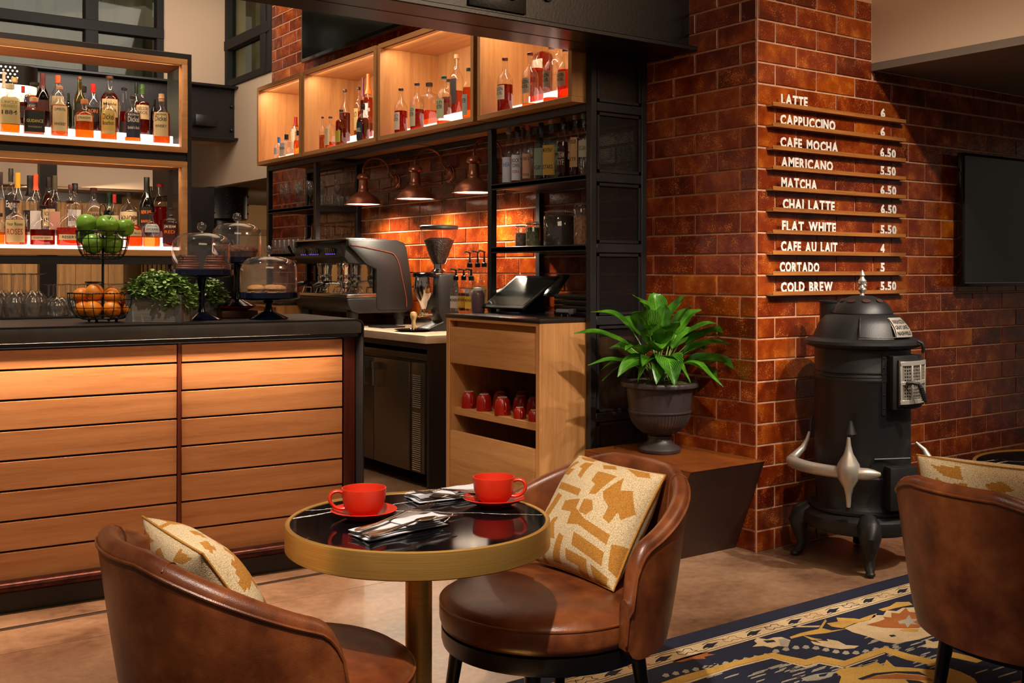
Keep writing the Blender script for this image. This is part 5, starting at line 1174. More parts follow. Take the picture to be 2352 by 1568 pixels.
# two tier wire fruit basket
bx, by = bt(236, .27)
fb = thing('fruit_basket', 'two tier black wire fruit basket with ring handle', 'basket', (bx, by, ZT), .4)
def wire_bowl(z0, R0, R1, H, nrib, rings, par):
    mb = MB()
    prof = lambda t: (R0+(R1-R0)*math.sin(t*PI/2)**.9, z0+H*(1-math.cos(t*PI/2)))
    rib = []
    for k in range(nrib):
        a = 2*PI*k/nrib; MB().tube([(prof(t/8)[0]*math.cos(a), prof(t/8)[0]*math.sin(a), prof(t/8)[1]) for t in range(9)], .0017, 6).build('rib_wire', M['wire'], par)
    for t in rings:
        r, z = prof(t); MB().tube([(r*math.cos(2*PI*k/32), r*math.sin(2*PI*k/32), z) for k in range(32)], .0016, 6, closed=True).build('hoop_wire', M['wire'], par)
    n = 150; m2 = MB()
    for ph in (0, PI): m2.tube([((R1+.0018*math.cos(k*PI/2.4+ph))*math.cos(2*PI*k/n), (R1+.0018*math.cos(k*PI/2.4+ph))*math.sin(2*PI*k/n), z0+H+.0018*math.sin(k*PI/2.4+ph)) for k in range(n)], .0018, 5, closed=True)
    stuff(m2.build('twisted_rim', M['wire'], par))
    MB().lathe([(0, z0-.004), (R0*1.05, z0-.004), (R0*1.08, z0-.001), (R0*1.05, z0), (0, z0)], 28).build('base_plate', M['wire'], par)
wire_bowl(.016, .080, .140, .108, 20, (.35, .62, .84), fb)
wire_bowl(.272, .062, .107, .116, 18, (.35, .6, .82), fb)
MB().tube([(0, 0, .015), (0, 0, .445)], .0055, 10).build('centre_post', M['wire'], fb)
MB().tube([(.012*math.sin(k*PI/8)*1.3, 0, .475+.031*-math.cos(k*PI/8)) for k in range(16)], .0022, 6, closed=True).build('ring_handle', M['wire'], fb)
for k in range(4):
    a = k*PI/2+.5; MB().sphere((.06*math.cos(a), .06*math.sin(a), .0065), .0065, 12, 8).build('ball_foot', M['wire'], fb)
M['orange'] = plain('orange_peel', (240, 146, 24), .42, rgb2=(228, 116, 12), nscale=10, bump=.5, bscale=160, bdist=.001)
M['apple'] = plain('green_apple', (110, 158, 36), .28, rgb2=(140, 184, 66), nscale=6)
M['stalk'] = plain('brown_stalk', (70, 46, 24), .7)
def orange(l, d, z, r, label):
    o = thing('orange', label, 'orange', (bx+Rv.x*l+Fv.x*d, by+Rv.y*l+Fv.y*d, ZT+z), random.uniform(0, 6), 'oranges in the lower basket')
    MB().sphere((0, 0, 0), r, 24, 16, sz=.95).build('peel', M['orange'], o, rot=(random.uniform(-1, 1), random.uniform(-1, 1), 0)); MB().sphere((0, 0, r*.945), .003, 8, 4).build('stem_button', M['stalk'], o)
def apple(l, d, z, r, label):
    o = thing('apple', label, 'apple', (bx+Rv.x*l+Fv.x*d, by+Rv.y*l+Fv.y*d, ZT+z), random.uniform(0, 6), 'green apples in the upper basket')
    o.rotation_euler = (random.uniform(-.5, .5), random.uniform(-.4, .4), random.uniform(0, 6))
    pr = [(0, -.74), (.18, -.82), (.42, -.84), (.74, -.60), (.95, -.15), (1.0, .20), (.90, .58), (.62, .82), (.32, .84), (.12, .70), (0, .58)]
    MB().lathe([(a*r, b*r) for a, b in pr], 26).build('skin', M['apple'], o); MB().tube([(0, 0, .56*r), (.05*r, 0, .8*r), (.12*r, 0, 1.02*r)], .0015, 6).build('stalk', M['stalk'], o)
for l, d, z, r, n in ((-.070, -.03, .055, .036, 'orange low at the front left of the basket'), (-.018, -.060, .056, .038, 'orange low at the front centre of the basket'), (.056, -.045, .056, .038, 'orange low at the front right of the basket'), (.045, .055, .056, .036, 'orange low at the back right'), (-.045, .05, .056, .036, 'orange low at the back left'),
 (-.085, -.012, .112, .037, 'orange heaped at the left of the lower basket'), (-.018, -.042, .127, .038, 'highest orange, in the middle of the lower basket'), (.054, -.035, .112, .036, 'orange heaped right of the highest one'), (.100, .015, .108, .035, 'orange heaped at the right rim of the lower basket'), (.02, .045, .120, .035, 'orange heaped at the back of the lower basket'), (.115, -.005, .056, .028, 'orange pressed against the right ribs of the lower basket')):
    orange(l, d, z, r, n)
for l, d, z, r, n in ((-.026, -.040, .332, .045, 'green apple low at the front left, between the ribs'), (.055, -.030, .330, .042, 'green apple low at the front right, between the ribs'), (.01, .05, .332, .042, 'green apple low at the back'), (-.078, .012, .362, .036, 'green apple low at the left side'),
 (-.058, -.030, .416, .045, 'green apple heaped at the left, its shadowed hollow showing'), (.036, -.048, .410, .046, 'green apple heaped at the front, stalk up'), (.092, .008, .404, .041, 'green apple heaped at the right rim'), (.0, .045, .415, .042, 'green apple at the back of the heap behind the post')):
    apple(l, d, z, r, n)
# ------------------------------------------------------------------ round brass tables
def round_table(l, d, R, label, seed):
    p = LD(l, d); o = thing('round_table', label, 'table', p, .0, 'round brass tables with black marble tops')
    MB().lathe([(R-.012, .742), (R-.010, .748), (R-.004, .750), (R, .747), (R+.001, .740), (R+.001, .690), (R-.003, .687), (R-.02, .687), (0, .687)], 96).build('brass_band', M['brass'], o)
    MB().lathe([(0, .746), (R-.012, .7465), (R-.0115, .740), (0, .739)], 96).build('marble_top', M['veined'], o, rot=(0, 0, 0))
    MB().lathe([(.10, .687), (.10, .675), (.032, .665), (.032, .03), (.034, .025)], 32).build('column', M['brass'], o)
    MB().lathe([(0, 0), (.235, 0), (.24, .006), (.235, .014), (.05, .022), (.034, .03)], 64).build('base', M['brass'], o)
    return o, p
tA, pA = round_table(-.222, 2.565, .314, 'round brass table with two red cups on its veined black top', 1)
tB, pB = round_table(1.74, 3.26, .31, 'round brass table behind the chair at the right edge', 2)
# ------------------------------------------------------------------ barrel chairs
def chair(l, d, phi, label):
    """local +Y is the back of the chair"""
    p = LD(l, d); a = math.radians(phi); v = Rv*math.cos(a)+Fv*math.sin(a); rz = math.atan2(v.y, v.x)-PI/2
    o = thing('barrel_chair', label, 'chair', p, rz, 'brown leather barrel chairs')
    A = math.radians(88); n = 72; rimpts = []
    def top(t):                                    # t in -1..1
        u = abs(t); s_ = min(1, max(0, (u-.22)/.78)); z = .800-.150*(.55*s_+.45*(3*s_**2-2*s_**3))
        e = max(0, (u-.87)/.13); return z-(.12*(1-math.sqrt(max(0, 1-e*e))))
    def bot(t):
        e = max(0, (abs(t)-.88)/.12); return .375+.03*(1-math.sqrt(max(0, 1-e*e)))
    def cs(t):
        """closed cross-section: outer wall up, rolled rim, inner wall down; (radius, z)"""
        zt, zb = top(t), bot(t); u = abs(t); pts = []
        q_ = max(0, u-.30)/.70; ro0, ro1 = .322, .386-.050*(3*q_*q_-2*q_**3); ri0, ri1 = .291, ro1-.046+.004*q_
        for k in range(7):
            s = k/6; pts.append((ro0+(ro1-ro0)*(s**.8), zb+(zt-.020-zb)*s))
        for k in range(1, 6):
            q = PI*k/6; c_ = (ro1+ri1)/2; h_ = (ro1-ri1)/2
            pts.append((c_+h_*math.cos(q), zt-.020+.024*math.sin(q)))
        for k in range(7):
            s = k/6; pts.append((ri1+(ri0-ri1)*(s**1.1), zt-.020-(zt-.020-zb-.004)*s))
        return pts
    mb = MB(); m_ = None; vs = []
    for i in range(n+1):
        t = -1+2*i/n; ps = cs(t); m_ = len(ps)
        for r, z in ps: vs.append((r*math.sin(A*t), r*math.cos(A*t), z))
    fs = []
    for i in range(n):
        for k in range(m_):
            k2 = (k+1) % m_; fs.append((i*m_+k, i*m_+k2, (i+1)*m_+k2, (i+1)*m_+k))
    # padded rounded ends
    for e, i in ((-1, 0), (1, n)):
        base = len(vs); cen = [sum(vs[i*m_+k][q] for k in range(m_))/m_ for q in range(3)]
        tx, ty = math.cos(A*e)*e, -math.sin(A*e)*e; sh = .009
        for k in range(m_):
            v0 = vs[i*m_+k]; vs.append((v0[0]*.80+cen[0]*.20+tx*sh, v0[1]*.80+cen[1]*.20+ty*sh, v0[2]*.975+cen[2]*.025))
        for k in range(m_):
            k2 = (k+1) % m_; fs.append((i*m_+k, base+k, base+k2, i*m_+k2) if e > 0 else (i*m_+k, i*m_+k2, base+k2, base+k))
        fs.append(tuple(base+k for k in range(m_)) if e > 0 else tuple(base+k for k in range(m_))[::-1])
    mb.add(vs, fs); mb.build('back_shell', M['leather'], o, ang=70)
    # double welt running round the outer edge of the rim and down the arm fronts
    for off, nm in ((-.004, 'welt'),):
        w_ = []
        for i in range(0, n+1):
            t = -1+2*i/n; r, z = cs(t)[6]; w_.append(((r+.001)*math.sin(A*t), (r+.001)*math.cos(A*t), z+.004+off))
        end = lambda e: [(cs(e)[k][0]*math.sin(A*e)+e*math.cos(A*e)*.012, cs(e)[k][0]*math.cos(A*e)-math.sin(A*abs(e))*.012, cs(e)[k][1]) for k in (5, 4, 3, 2, 1)]
        w_ = end(-1)[::-1]+w_+end(1)
        MB().tube(w_, .0036, 6).build(nm, M['welt'], o)
    for t in (-.34, .34):                          # stitched seams over the back
        ps = cs(t); a_ = A*t; MB().tube([((r+(.0015 if k < 8 else -.0015))*math.sin(a_), (r+(.0015 if k < 8 else -.0015))*math.cos(a_), z) for k, (r, z) in enumerate(ps) if 7 <= k < len(ps)-1], .0022, 5).build('seam', M['welt'], o)
    sp = [(0, .395), (.262, .395), (.284, .402), (.289, .420), (.289, .452), (.284, .466), (.262, .482), (.20, .494), (.10, .500), (0, .501)]
    MB().lathe(sp, 72).build('seat', M['leather'], o, ang=60)
    MB().tube([(.2865*math.cos(2*PI*k/72), .2865*math.sin(2*PI*k/72), .462) for k in range(72)], .0036, 6, closed=True).build('seat_welt', M['welt'], o)
    MB().lathe([(0, .345), (.265, .345), (.280, .350), (.284, .365), (.284, .3945), (0, .3945)], 64).build('base_ring', M['legwood'], o)
    for ax, ay in ((-.17, .17), (.17, .17), (-.17, -.17), (.17, -.17)):
        MB().tube([(ax, ay, .347), (ax*1.22, ay*1.22, .0)], .018, 14, rr=[.021, .0125]).build('leg', M['legwood'], o)
    return o, p, rz
cA, qA, rA = chair(.095, 2.89, 35, 'brown leather barrel chair facing left, large patterned cushion leaning in it')
cB, qB, rB = chair(-.50, 2.36, 216, 'brown leather barrel chair at the left, seen from behind')
cC, qC, rC = chair(1.435, 2.885, 208, 'brown leather barrel chair cut by the right edge, seen from behind')
# ------------------------------------------------------------------ woven cushions: the jacquard figure is coloured cell by cell
FIG = [  # polygons in cushion coordinates 0..1 (u right, v up)
 [(.10,.97),(.30,.99),(.34,.93),(.20,.93)], [(.09,.78),(.16,.90),(.22,.88),(.17,.80),(.25,.80),(.22,.73),(.13,.74),(.11,.69),(.06,.72)], [(.28,.90),(.37,.91),(.41,.72),(.35,.74),(.33,.82),(.28,.83)],
 [(.47,.92),(.58,.95),(.66,.90),(.54,.87)], [(.52,.83),(.72,.83),(.66,.62),(.60,.60),(.60,.70),(.54,.72)], [(.70,.95),(.90,.97),(.95,.92),(.86,.89),(.78,.92)],
 [(.70,.66),(.78,.84),(.82,.72),(.90,.76),(.98,.60),(.92,.50),(.88,.55),(.86,.44),(.80,.46),(.80,.56),(.74,.60)], [(.16,.66),(.50,.62),(.50,.56),(.16,.60)],
 [(.20,.56),(.28,.54),(.20,.28),(.12,.30)], [(.36,.50),(.54,.54),(.54,.46),(.66,.40),(.90,.36),(.90,.28),(.62,.34),(.50,.32),(.50,.42),(.36,.42)], [(.58,.55),(.66,.56),(.70,.49),(.66,.43),(.58,.44)],
 [(.60,.28),(.90,.22),(.90,.12),(.60,.18)], [(.02,.50),(.12,.48),(.12,.43),(.02,.45)], [(.02,.40),(.11,.38),(.10,.32),(.02,.34)], [(.30,.34),(.36,.36),(.34,.30),(.40,.18),(.34,.18),(.28,.28)], [(.18,.18),(.28,.26),(.30,.22),(.20,.10)],
 [(.44,.24),(.50,.22),(.46,.02),(.36,.02),(.40,.10)], [(.54,.14),(.76,.12),(.76,.0),(.66,.0),(.66,.05),(.54,.06)], [(.04,.14),(.14,.12),(.14,.0),(.02,.0)], [(.22,.10),(.26,.09),(.27,.0),(.22,.0)], [(.80,.10),(.96,.06),(.94,.0),(.82,.0)], [(.93,.30),(1.0,.34),(1.0,.10),(.95,.12)],
]
def inpoly(x, y, p):
    c = False; j = len(p)-1
    for i in range(len(p)):
        if (p[i][1] > y) != (p[j][1] > y) and x < (p[j][0]-p[i][0])*(y-p[i][1])/(p[j][1]-p[i][1])+p[i][0]: c = not c
        j = i
    return c
def weave(name, rgb, r2):
    t = NT(name); v = t.coords(scale=(1, 1, 1), rand=False); n = t.n('ShaderNodeTexNoise', None, Vector=v, Scale=420.0, Detail=2); n2 = t.n('ShaderNodeTexNoise', None, Vector=v, Scale=9.0, Detail=2)
    r = t.ramp(n, [(.35, lin(r2)), (.6, lin(rgb))]); return t.fin(t.bsdf(Base_Color=r.outputs[0], Roughness=.9, Normal=t.bump(n.outputs[0], .8, .0015)))
M['weave_pale'] = weave('pale_weave', (222, 200, 160), (170, 142, 100)); M['weave_gold'] = weave('ochre_weave', (188, 130, 46), (146, 92, 26))
def cushion(name, W_, H_, T_, N, P00, P10, P01, label, flipu=False, sag=0.0, warp=0):
    """corners given in world space: lower left, lower right, upper left"""
    P00, P10, P01 = Vector(P00), Vector(P10), Vector(P01)
    o = thing('patterned_cushion', label, 'cushion', P00, 0, 'ochre and cream woven cushions')
    eu, ev = (P10-P00), (P01-P00); nn = eu.cross(ev).normalized(); mb = MB(); rnd = random.Random(warp)
    def pos(u, v, s):
        uu, vv = 2*u-1, 2*v-1; k = (max(0, (1-abs(uu)**2.6))*max(0, (1-abs(vv)**2.6)))**.55
        pin = 1-.055*(1-abs(vv)**2)*abs(uu)**3; pin2 = 1-.05*(1-abs(uu)**2)*abs(vv)**3
        q = P00+eu*(.5+uu/2*pin)+ev*(.5+vv/2*pin2)
        wr = .006*math.sin(9*u+3*v+warp)*math.sin(5*v-2*u)*k
        return q+nn*(s*T_/2*k+wr)-Vector((0, 0, 1))*sag*(1-vv*vv)*0-P00
    for s, mi0 in ((1, 0), (-1, 0)):
        Ns = N if s > 0 else N//3; vs = [pos(i/Ns, j/Ns, s) for j in range(Ns+1) for i in range(Ns+1)]; fs = []
        b = len(mb.v); mb.v += [tuple(q) for q in vs]
        for j in range(Ns):
            for i in range(Ns):
                a = b+j*(Ns+1)+i; q = (a, a+1, a+Ns+2, a+Ns+1); mb.f.append(q if s > 0 else q[::-1])
                u, v = (i+.5)/Ns, (j+.5)/Ns; u = 1-u if (flipu != (s < 0)) else u
                mb.m.append(1 if any(inpoly(u, v, p) for p in FIG) else 0)
    me = bpy.data.meshes.new('cover'); me.from_pydata(mb.v, [], mb.f); me.materials.append(M['weave_pale']); me.materials.append(M['weave_gold']); me.polygons.foreach_set('material_index', mb.m)
    me.polygons.foreach_set('use_smooth', [True]*len(me.polygons)); c = bpy.data.objects.new('cover', me); C.objects.link(c); c.parent = o
    ed = [pos(t/16, 0, 1) for t in range(16)]+[pos(1, t/16, 1) for t in range(16)]+[pos(1-t/16, 1, 1) for t in range(16)]+[pos(0, 1-t/16, 1) for t in range(16)]
    MB().tube(ed, .0030, 6, closed=True).build('seam_piping', M['weave_gold'], o)
    return o
cushion('c', .36, .36, .18, 200, LD(.050, 3.105, .505), LD(.268, 2.815, .500), LD(.205, 3.235, .785), 'large cushion of ochre shapes on cream, leaning in the middle chair', warp=1)
cushion('c', .36, .36, .14, 110, LD(-.72, 2.62, .505), LD(-.49, 2.31, .50), LD(-.865, 2.51, .765), 'ochre and cream cushion tucked in the left hand chair', flipu=True, warp=2)
cushion('c', .36, .36, .18, 110, LD(1.20, 3.08, .52), LD(1.50, 2.80, .52), LD(1.12, 2.96, .835), 'ochre and cream cushion peeping over the chair at the right edge', warp=5)
# ------------------------------------------------------------------ on the table: cups, saucers, napkins, cutlery
ZTB = .7468
def tpt(px, py, z=ZTB): return at(px, py, 'z', z)
def saucer(px, py, label):
    p = tpt(px, py); o = thing('saucer', label, 'saucer', (p.x, p.y, ZTB+.0002), 0, 'red saucers')
    MB().lathe([(0, 0), (.040, 0), (.042, .002), (.062, .010), (.078, .018), (.080, .0205), (.077, .0215), (.060, .013), (.040, .006), (0, .005)], 48).build('dish', M['redcup'], o)
    return p
def cup(p, ha, label):
    o = thing('coffee_cup', label, 'cup', (p.x, p.y, ZTB+.0056), ha, 'red cups on the table')
    MB().lathe([(0, 0), (.029, 0), (.031, .003), (.040, .010), (.047, .022), (.0515, .040), (.0535, .062), (.0535, .0665), (.0505, .0665), (.049, .058), (.046, .036), (.038, .016), (.02, .008), (0, .007)], 48).build('bowl', M['redcup'], o)
    MB().stube([(.049, 0, .056), (.060, 0, .0605), (.073, 0, .059), (.081, 0, .049), (.080, 0, .036), (.070, 0, .024), (.056, 0, .019), (.043, 0, .020)], .0062, 12, flat=.7).build('handle', M['redcup'], o)
s1 = saucer(836, 1188, 'red saucer under the left cup'); s2 = saucer(1134, 1159, 'red saucer under the right cup')
hv = math.atan2(-Rv.y, -Rv.x)
cup(s1, hv+.25, 'red cup with its handle to the left'); cup(s2, hv+PI-.15, 'red cup with its handle to the right')
def napkin(c, rz, L_, W_, label, seed):
    o = thing('folded_napkin', label, 'napkin', (c.x, c.y, ZTB+.0004), rz, 'folded pale napkins')
    com = lambda x, y: .0022*(1+math.sin(x*34+seed))*(.6+.4*math.sin(y*40+seed*2))+.0010*(1+math.sin(x*90+y*70+seed))
    lay_ = ((-L_/2, L_/2, -W_/2, W_/2), (-L_/2+.004, L_/2-.010, -W_/2+.004, W_/2-.004), (-L_/2+.001, L_/2-.022, -W_/2+.002, W_/2-.007), (-L_*.06, L_/2+.008, -W_/2-.002, W_*.22))
    for k, (x0, x1, y0, y1) in enumerate(lay_):
        nx, ny = 30, 12; vs = []; th = .0048; z = k*.0050
        for s in (0, 1):
            for j in range(ny+1):
                for i in range(nx+1):
                    x = x0+(x1-x0)*i/nx; y = y0+(y1-y0)*j/ny
                    e = min(1, min(i*.8, (nx-i)*.8, j, ny-j)/1.6)
                    vs.append((x+.003*math.sin(y*60+k*1.3), y+.003*math.sin(x*30+seed+k*1.1), z+th*(.5+(s-.5)*math.sqrt(max(.02, e)))+com(x, y)*(k+s)*.22))
        n1 = (nx+1)*(ny+1); fs = []
        for j in range(ny):
            for i in range(nx):
                a = j*(nx+1)+i; fs.append((a+nx+1, a+nx+2, a+1, a)); fs.append((n1+a, n1+a+1, n1+a+nx+2, n1+a+nx+1))
        for i in range(nx): fs.append((i, i+1, n1+i+1, n1+i)); b_ = ny*(nx+1)+i; fs.append((b_+1, b_, n1+b_, n1+b_+1))
        for j in range(ny): b_ = j*(nx+1); fs.append((b_+nx+1, b_, n1+b_, n1+b_+nx+1)); b2 = b_+nx; fs.append((b2, b2+nx+1, n1+b2+nx+1, n1+b2))
        MB().add(vs, fs).build('fold', M['linen'], o, ang=60)
    return o
a1 = tpt(905, 1216); e1, e2 = tpt(800, 1235), tpt(1040, 1185)
nz1 = math.atan2((e2-e1).y, (e2-e1).x)
napkin(tpt(915, 1217), nz1, .225, .085, 'folded napkin in front, under fork, knife and spoon', 1)
f1, f2 = tpt(935, 1150), tpt(1100, 1125); nz2 = math.atan2((f2-f1).y, (f2-f1).x)
napkin(tpt(1035, 1139), nz2-.1, .225, .095, 'folded napkin at the back of the table, beside the right cup', 4)
ZC = ZTB+.0215
def cutlery(kind, p0, p1, label, z=ZC):
    d = (p1-p0); d.z = 0; L_ = d.length; rz = math.atan2(d.y, d.x)
    o = thing(kind, label, kind.split('_')[-1], (p0.x, p0.y, z), rz, 'silver cutlery on the napkins')
    def strip(pts, t=.0016, name='handle'):  # pts: (x, halfwidth, z)
        mb = MB(); vs = []; n = len(pts)
        for s in (1, -1):
            for x, h, zz in pts:
                for q in (-1, -.5, 0, .5, 1): vs.append((x, q*h, zz+s*t*(1-.75*abs(q))))
        fs = []
        for s in (0, 1):
            for i in range(n-1):
                for q in range(4):
                    a = s*n*5+i*5+q; f = (a, a+5, a+6, a+1); fs.append(f[::-1] if s == 0 else f)
        for i in range(n-1): fs.append((i*5, i*5+5, n*5+i*5+5, n*5+i*5)); fs.append((i*5+9, i*5+4, n*5+i*5+4, n*5+i*5+9))
        fs.append((0, 1, 2, 3, 4, n*5+4, n*5+3, n*5+2, n*5+1, n*5)); b = (n-1)*5; fs.append((b+4, b+3, b+2, b+1, b, n*5+b, n*5+b+1, n*5+b+2, n*5+b+3, n*5+b+4))
        mb.add(vs, fs).build(name, M['silver'], o)
    k = L_/.19
    strip([(0, .004, .003), (.006*k, .0095, .003), (.02*k, .0105, .003), (.05*k, .0062, .003), (.09*k, .0042, .007), (.115*k, .0032, .010)], .0022)
    if kind == 'table_fork':
        strip([(.115*k, .0032, .010), (.128*k, .006, .010), (.136*k, .0115, .008), (.146*k, .0125, .006)], .0012, 'head')
        for q in (-1, -.33, .33, 1): strip([(.144*k+0, .0017, .0062), (.165*k, .0015, .0045), (.19*k, .0010, .011)], .0009, 'tine') if False else MB().tube([(.145*k, q*.0105, .006), (.165*k, q*.0108, .0045), (.190*k, q*.0105, .0105)], .0015, 6, rr=[.0019, .0016, .0008]).build('tine', M['silver'], o)
    elif kind == 'table_spoon':
        mb = MB(); vs = []; n = 12; m = 5
        for j in range(m+1):
            r = j/m
            for i in range(n):
                a = 2*PI*i/n; vs.append(((.150+.030*r*math.cos(a)*1.0)*k, .0165*r*math.sin(a)*(1-.18*math.cos(a)), .004+.006*r*r))
        mb.add(vs, [(j*n+i, j*n+(i+1) % n, (j+1)*n+(i+1) % n, (j+1)*n+i) for j in range(m) for i in range(n)]).add([(x, y, z_-.0012) for x, y, z_ in vs], [(j*n+i, (j+1)*n+i, (j+1)*n+(i+1) % n, j*n+(i+1) % n) for j in range(m) for i in range(n)]).build('bowl', M['silver'], o)
    else:
        strip([(.105*k, .0034, .009), (.115*k, .0075, .008), (.15*k, .0085, .006), (.18*k, .0068, .005), (.195*k, .002, .004)], .0010, 'blade')
cutlery('table_fork', tpt(817, 1222, ZC), tpt(997, 1160, ZC+.004), 'silver fork on the front napkin, tines towards the back napkin', ZC+.001)
cutlery('table_knife', tpt(832, 1229, ZC), tpt(1045, 1186, ZC), 'silver knife between fork and spoon on the front napkin', ZC-.001)
cutlery('table_spoon', tpt(850, 1234, ZC), tpt(1012, 1192, ZC), 'silver spoon on the front napkin', ZC)
cutlery('table_fork', tpt(1115, 1126, ZC), tpt(952, 1138, ZC), 'silver fork on the back napkin', ZC+.001)
cutlery('table_knife', tpt(1110, 1132, ZC), tpt(945, 1130, ZC), 'silver knife on the back napkin', ZC-.001)
cutlery('table_spoon', tpt(1112, 1141, ZC), tpt(978, 1150, ZC), 'silver spoon on the back napkin', ZC)
# ------------------------------------------------------------------ corten pedestal, urn and peace lily
pd = thing('corten_pedestal', 'low tapered rust brown steel pedestal under the urn', 'pedestal', (3.40, 3.42, 0))
mb = MB().add([(0, 0, .45), (.486, 0, .45), (.486, .74, .45), (-.02, .72, .45), (.0, 0, .444), (.486, 0, .444), (.486, .74, .444), (-.02, .72, .444)], [(0, 1, 2, 3), (7, 6, 5, 4), (0, 4, 5, 1), (1, 5, 6, 2), (2, 6, 7, 3), (3, 7, 4, 0)])
mb.build('top_plate', M['corten'], pd, bevel=.002)
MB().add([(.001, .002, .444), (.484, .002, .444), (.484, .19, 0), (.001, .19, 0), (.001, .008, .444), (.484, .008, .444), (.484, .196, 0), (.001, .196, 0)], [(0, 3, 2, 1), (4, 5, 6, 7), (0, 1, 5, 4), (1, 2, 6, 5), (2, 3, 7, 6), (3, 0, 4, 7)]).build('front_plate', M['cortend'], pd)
MB().add([(-.0, .004, .4435), (-.02, .716, .4435), (-.0, .60, 0), (.001, .19, 0), (.006, .004, .4435), (-.014, .716, .4435), (.006, .60, 0), (.007, .19, 0)], [(0, 1, 2, 3), (7, 6, 5, 4), (0, 4, 5, 1), (1, 5, 6, 2), (2, 6, 7, 3), (3, 7, 4, 0)]).build('side_plate', M['corten'], pd)
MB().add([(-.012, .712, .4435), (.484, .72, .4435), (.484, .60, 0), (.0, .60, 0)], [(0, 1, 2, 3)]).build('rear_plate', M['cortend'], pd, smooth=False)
up = at(1515, 1036, 'z', .452)
urn = thing('planter_urn', 'dark bronze pedestal urn with fluted bowl on the rust brown pedestal', 'urn', (up.x, up.y, .4505))
k_ = 1.0
MB().lathe([(0, 0), (.098, 0), (.103, .006), (.103, .018), (.096, .026), (.072, .040), (.058, .058), (.054, .068), (.060, .072), (.060, .080), (.054, .084), (.060, .090), (.095, .105), (.128, .135), (.145, .170), (.150, .198), (.156, .200), (.156, .206), (.151, .208), (.158, .260), (.166, .315), (.172, .318), (.190, .325), (.191, .338), (.186, .345), (.165, .346), (.160, .335), (0, .325)], 64).build('bowl', M['urn'], urn)
for k in range(56):
    a = 2*PI*k/56
    MB().tube([((r+.0008)*math.cos(a), (r+.0008)*math.sin(a), z) for r, z in ((.083, .098), (.112, .120), (.130, .139), (.1445, .170), (.149, .192))], .0022, 5).build('flute', M['urn'], urn)
sm = MB().lathe([(0, .338), (.10, .345), (.16, .337), (.162, .33)], 40); sm.v = [(x, y, z+random.uniform(-.004, .008)) for x, y, z in sm.v]
sm.build('moss', M['soil'], urn)
pl = thing('peace_lily', 'peace lily with broad arching glossy leaves growing in the urn', 'plant', (up.x, up.y, .795))
def leaf(tipx, tipy, dd, wid, droop, mode=0, root=(0, 0)):
    """dd: how far the tip stands nearer (-) or farther (+) than the stem, in metres"""
    d0 = up.dot(Fv)+dd; r = ray(tipx, tipy); tip = Vector((0, 0, HC))+r*d0-Vector((up.x, up.y, .795))
    b = Vector((root[0], root[1], -.01)); h = Vector((tip.x, tip.y, 0)); L_ = tip.length
    rise = max(tip.z, .04)
    # stalk then blade along a quadratic arc
    c1 = Vector((tip.x*.35, tip.y*.35, max(tip.z*.9, .10)+droop))
    P = lambda t: b*(1-t)**2+c1*2*t*(1-t)+tip*t*t
    D = lambda t: ((c1-b)*2*(1-t)+(tip-c1)*2*t).normalized()
    t0 = .42 if L_ > .2 else .3; n = 14; vs = []; uv = []
    st = MB().tube([P(t0*k/5) for k in range(6)], .0028, 6, rr=[.0042, .004, .0035, .003, .0028, .0022]); st.build('leaf_stalk', M['smallleaf'], pl)
    for i in range(n+1):
        s = i/n; t = t0+(1-t0)*s; p = P(t); dr = D(t); side = dr.cross(Vector((0, 0, 1)))
        if side.length < .1: side = Vector(Rv)
        side.normalize()
        if mode: side = (side*math.cos(mode)+dr.cross(side)*math.sin(mode)).normalized()
        up_ = side.cross(dr).normalized(); wv = wid*1.35*(math.sin(PI*min(1, s**.75))**.85)*(1-.25*s)+.0006
        for q in (-1, -.66, -.33, 0, .33, .66, 1):
            fold = abs(q)*wv*.28+.006*math.sin(s*9+q*3+tipx)*abs(q)*(wid/.05)
            p_ = p+side*q*wv+up_*fold; p_.x = min(p_.x, 3.878-up.x); vs.append(p_); uv.append((q, s*.35*L_/wid*.3))
    fs = [(i*7+q, i*7+q+1, (i+1)*7+q+1, (i+1)*7+q) for i in range(n) for q in range(6)]
    me = bpy.data.meshes.new('leaf'); me.from_pydata([tuple(v) for v in vs], [], fs); me.materials.append(M['leaf'])
    ul = me.uv_layers.new(name='UVMap'); 
    for lp in me.loops: ul.data[lp.index].uv = uv[lp.vertex_index]
    me.polygons.foreach_set('use_smooth', [True]*len(me.polygons)); o = bpy.data.objects.new('leaf', me); C.objects.link(o); o.parent = pl
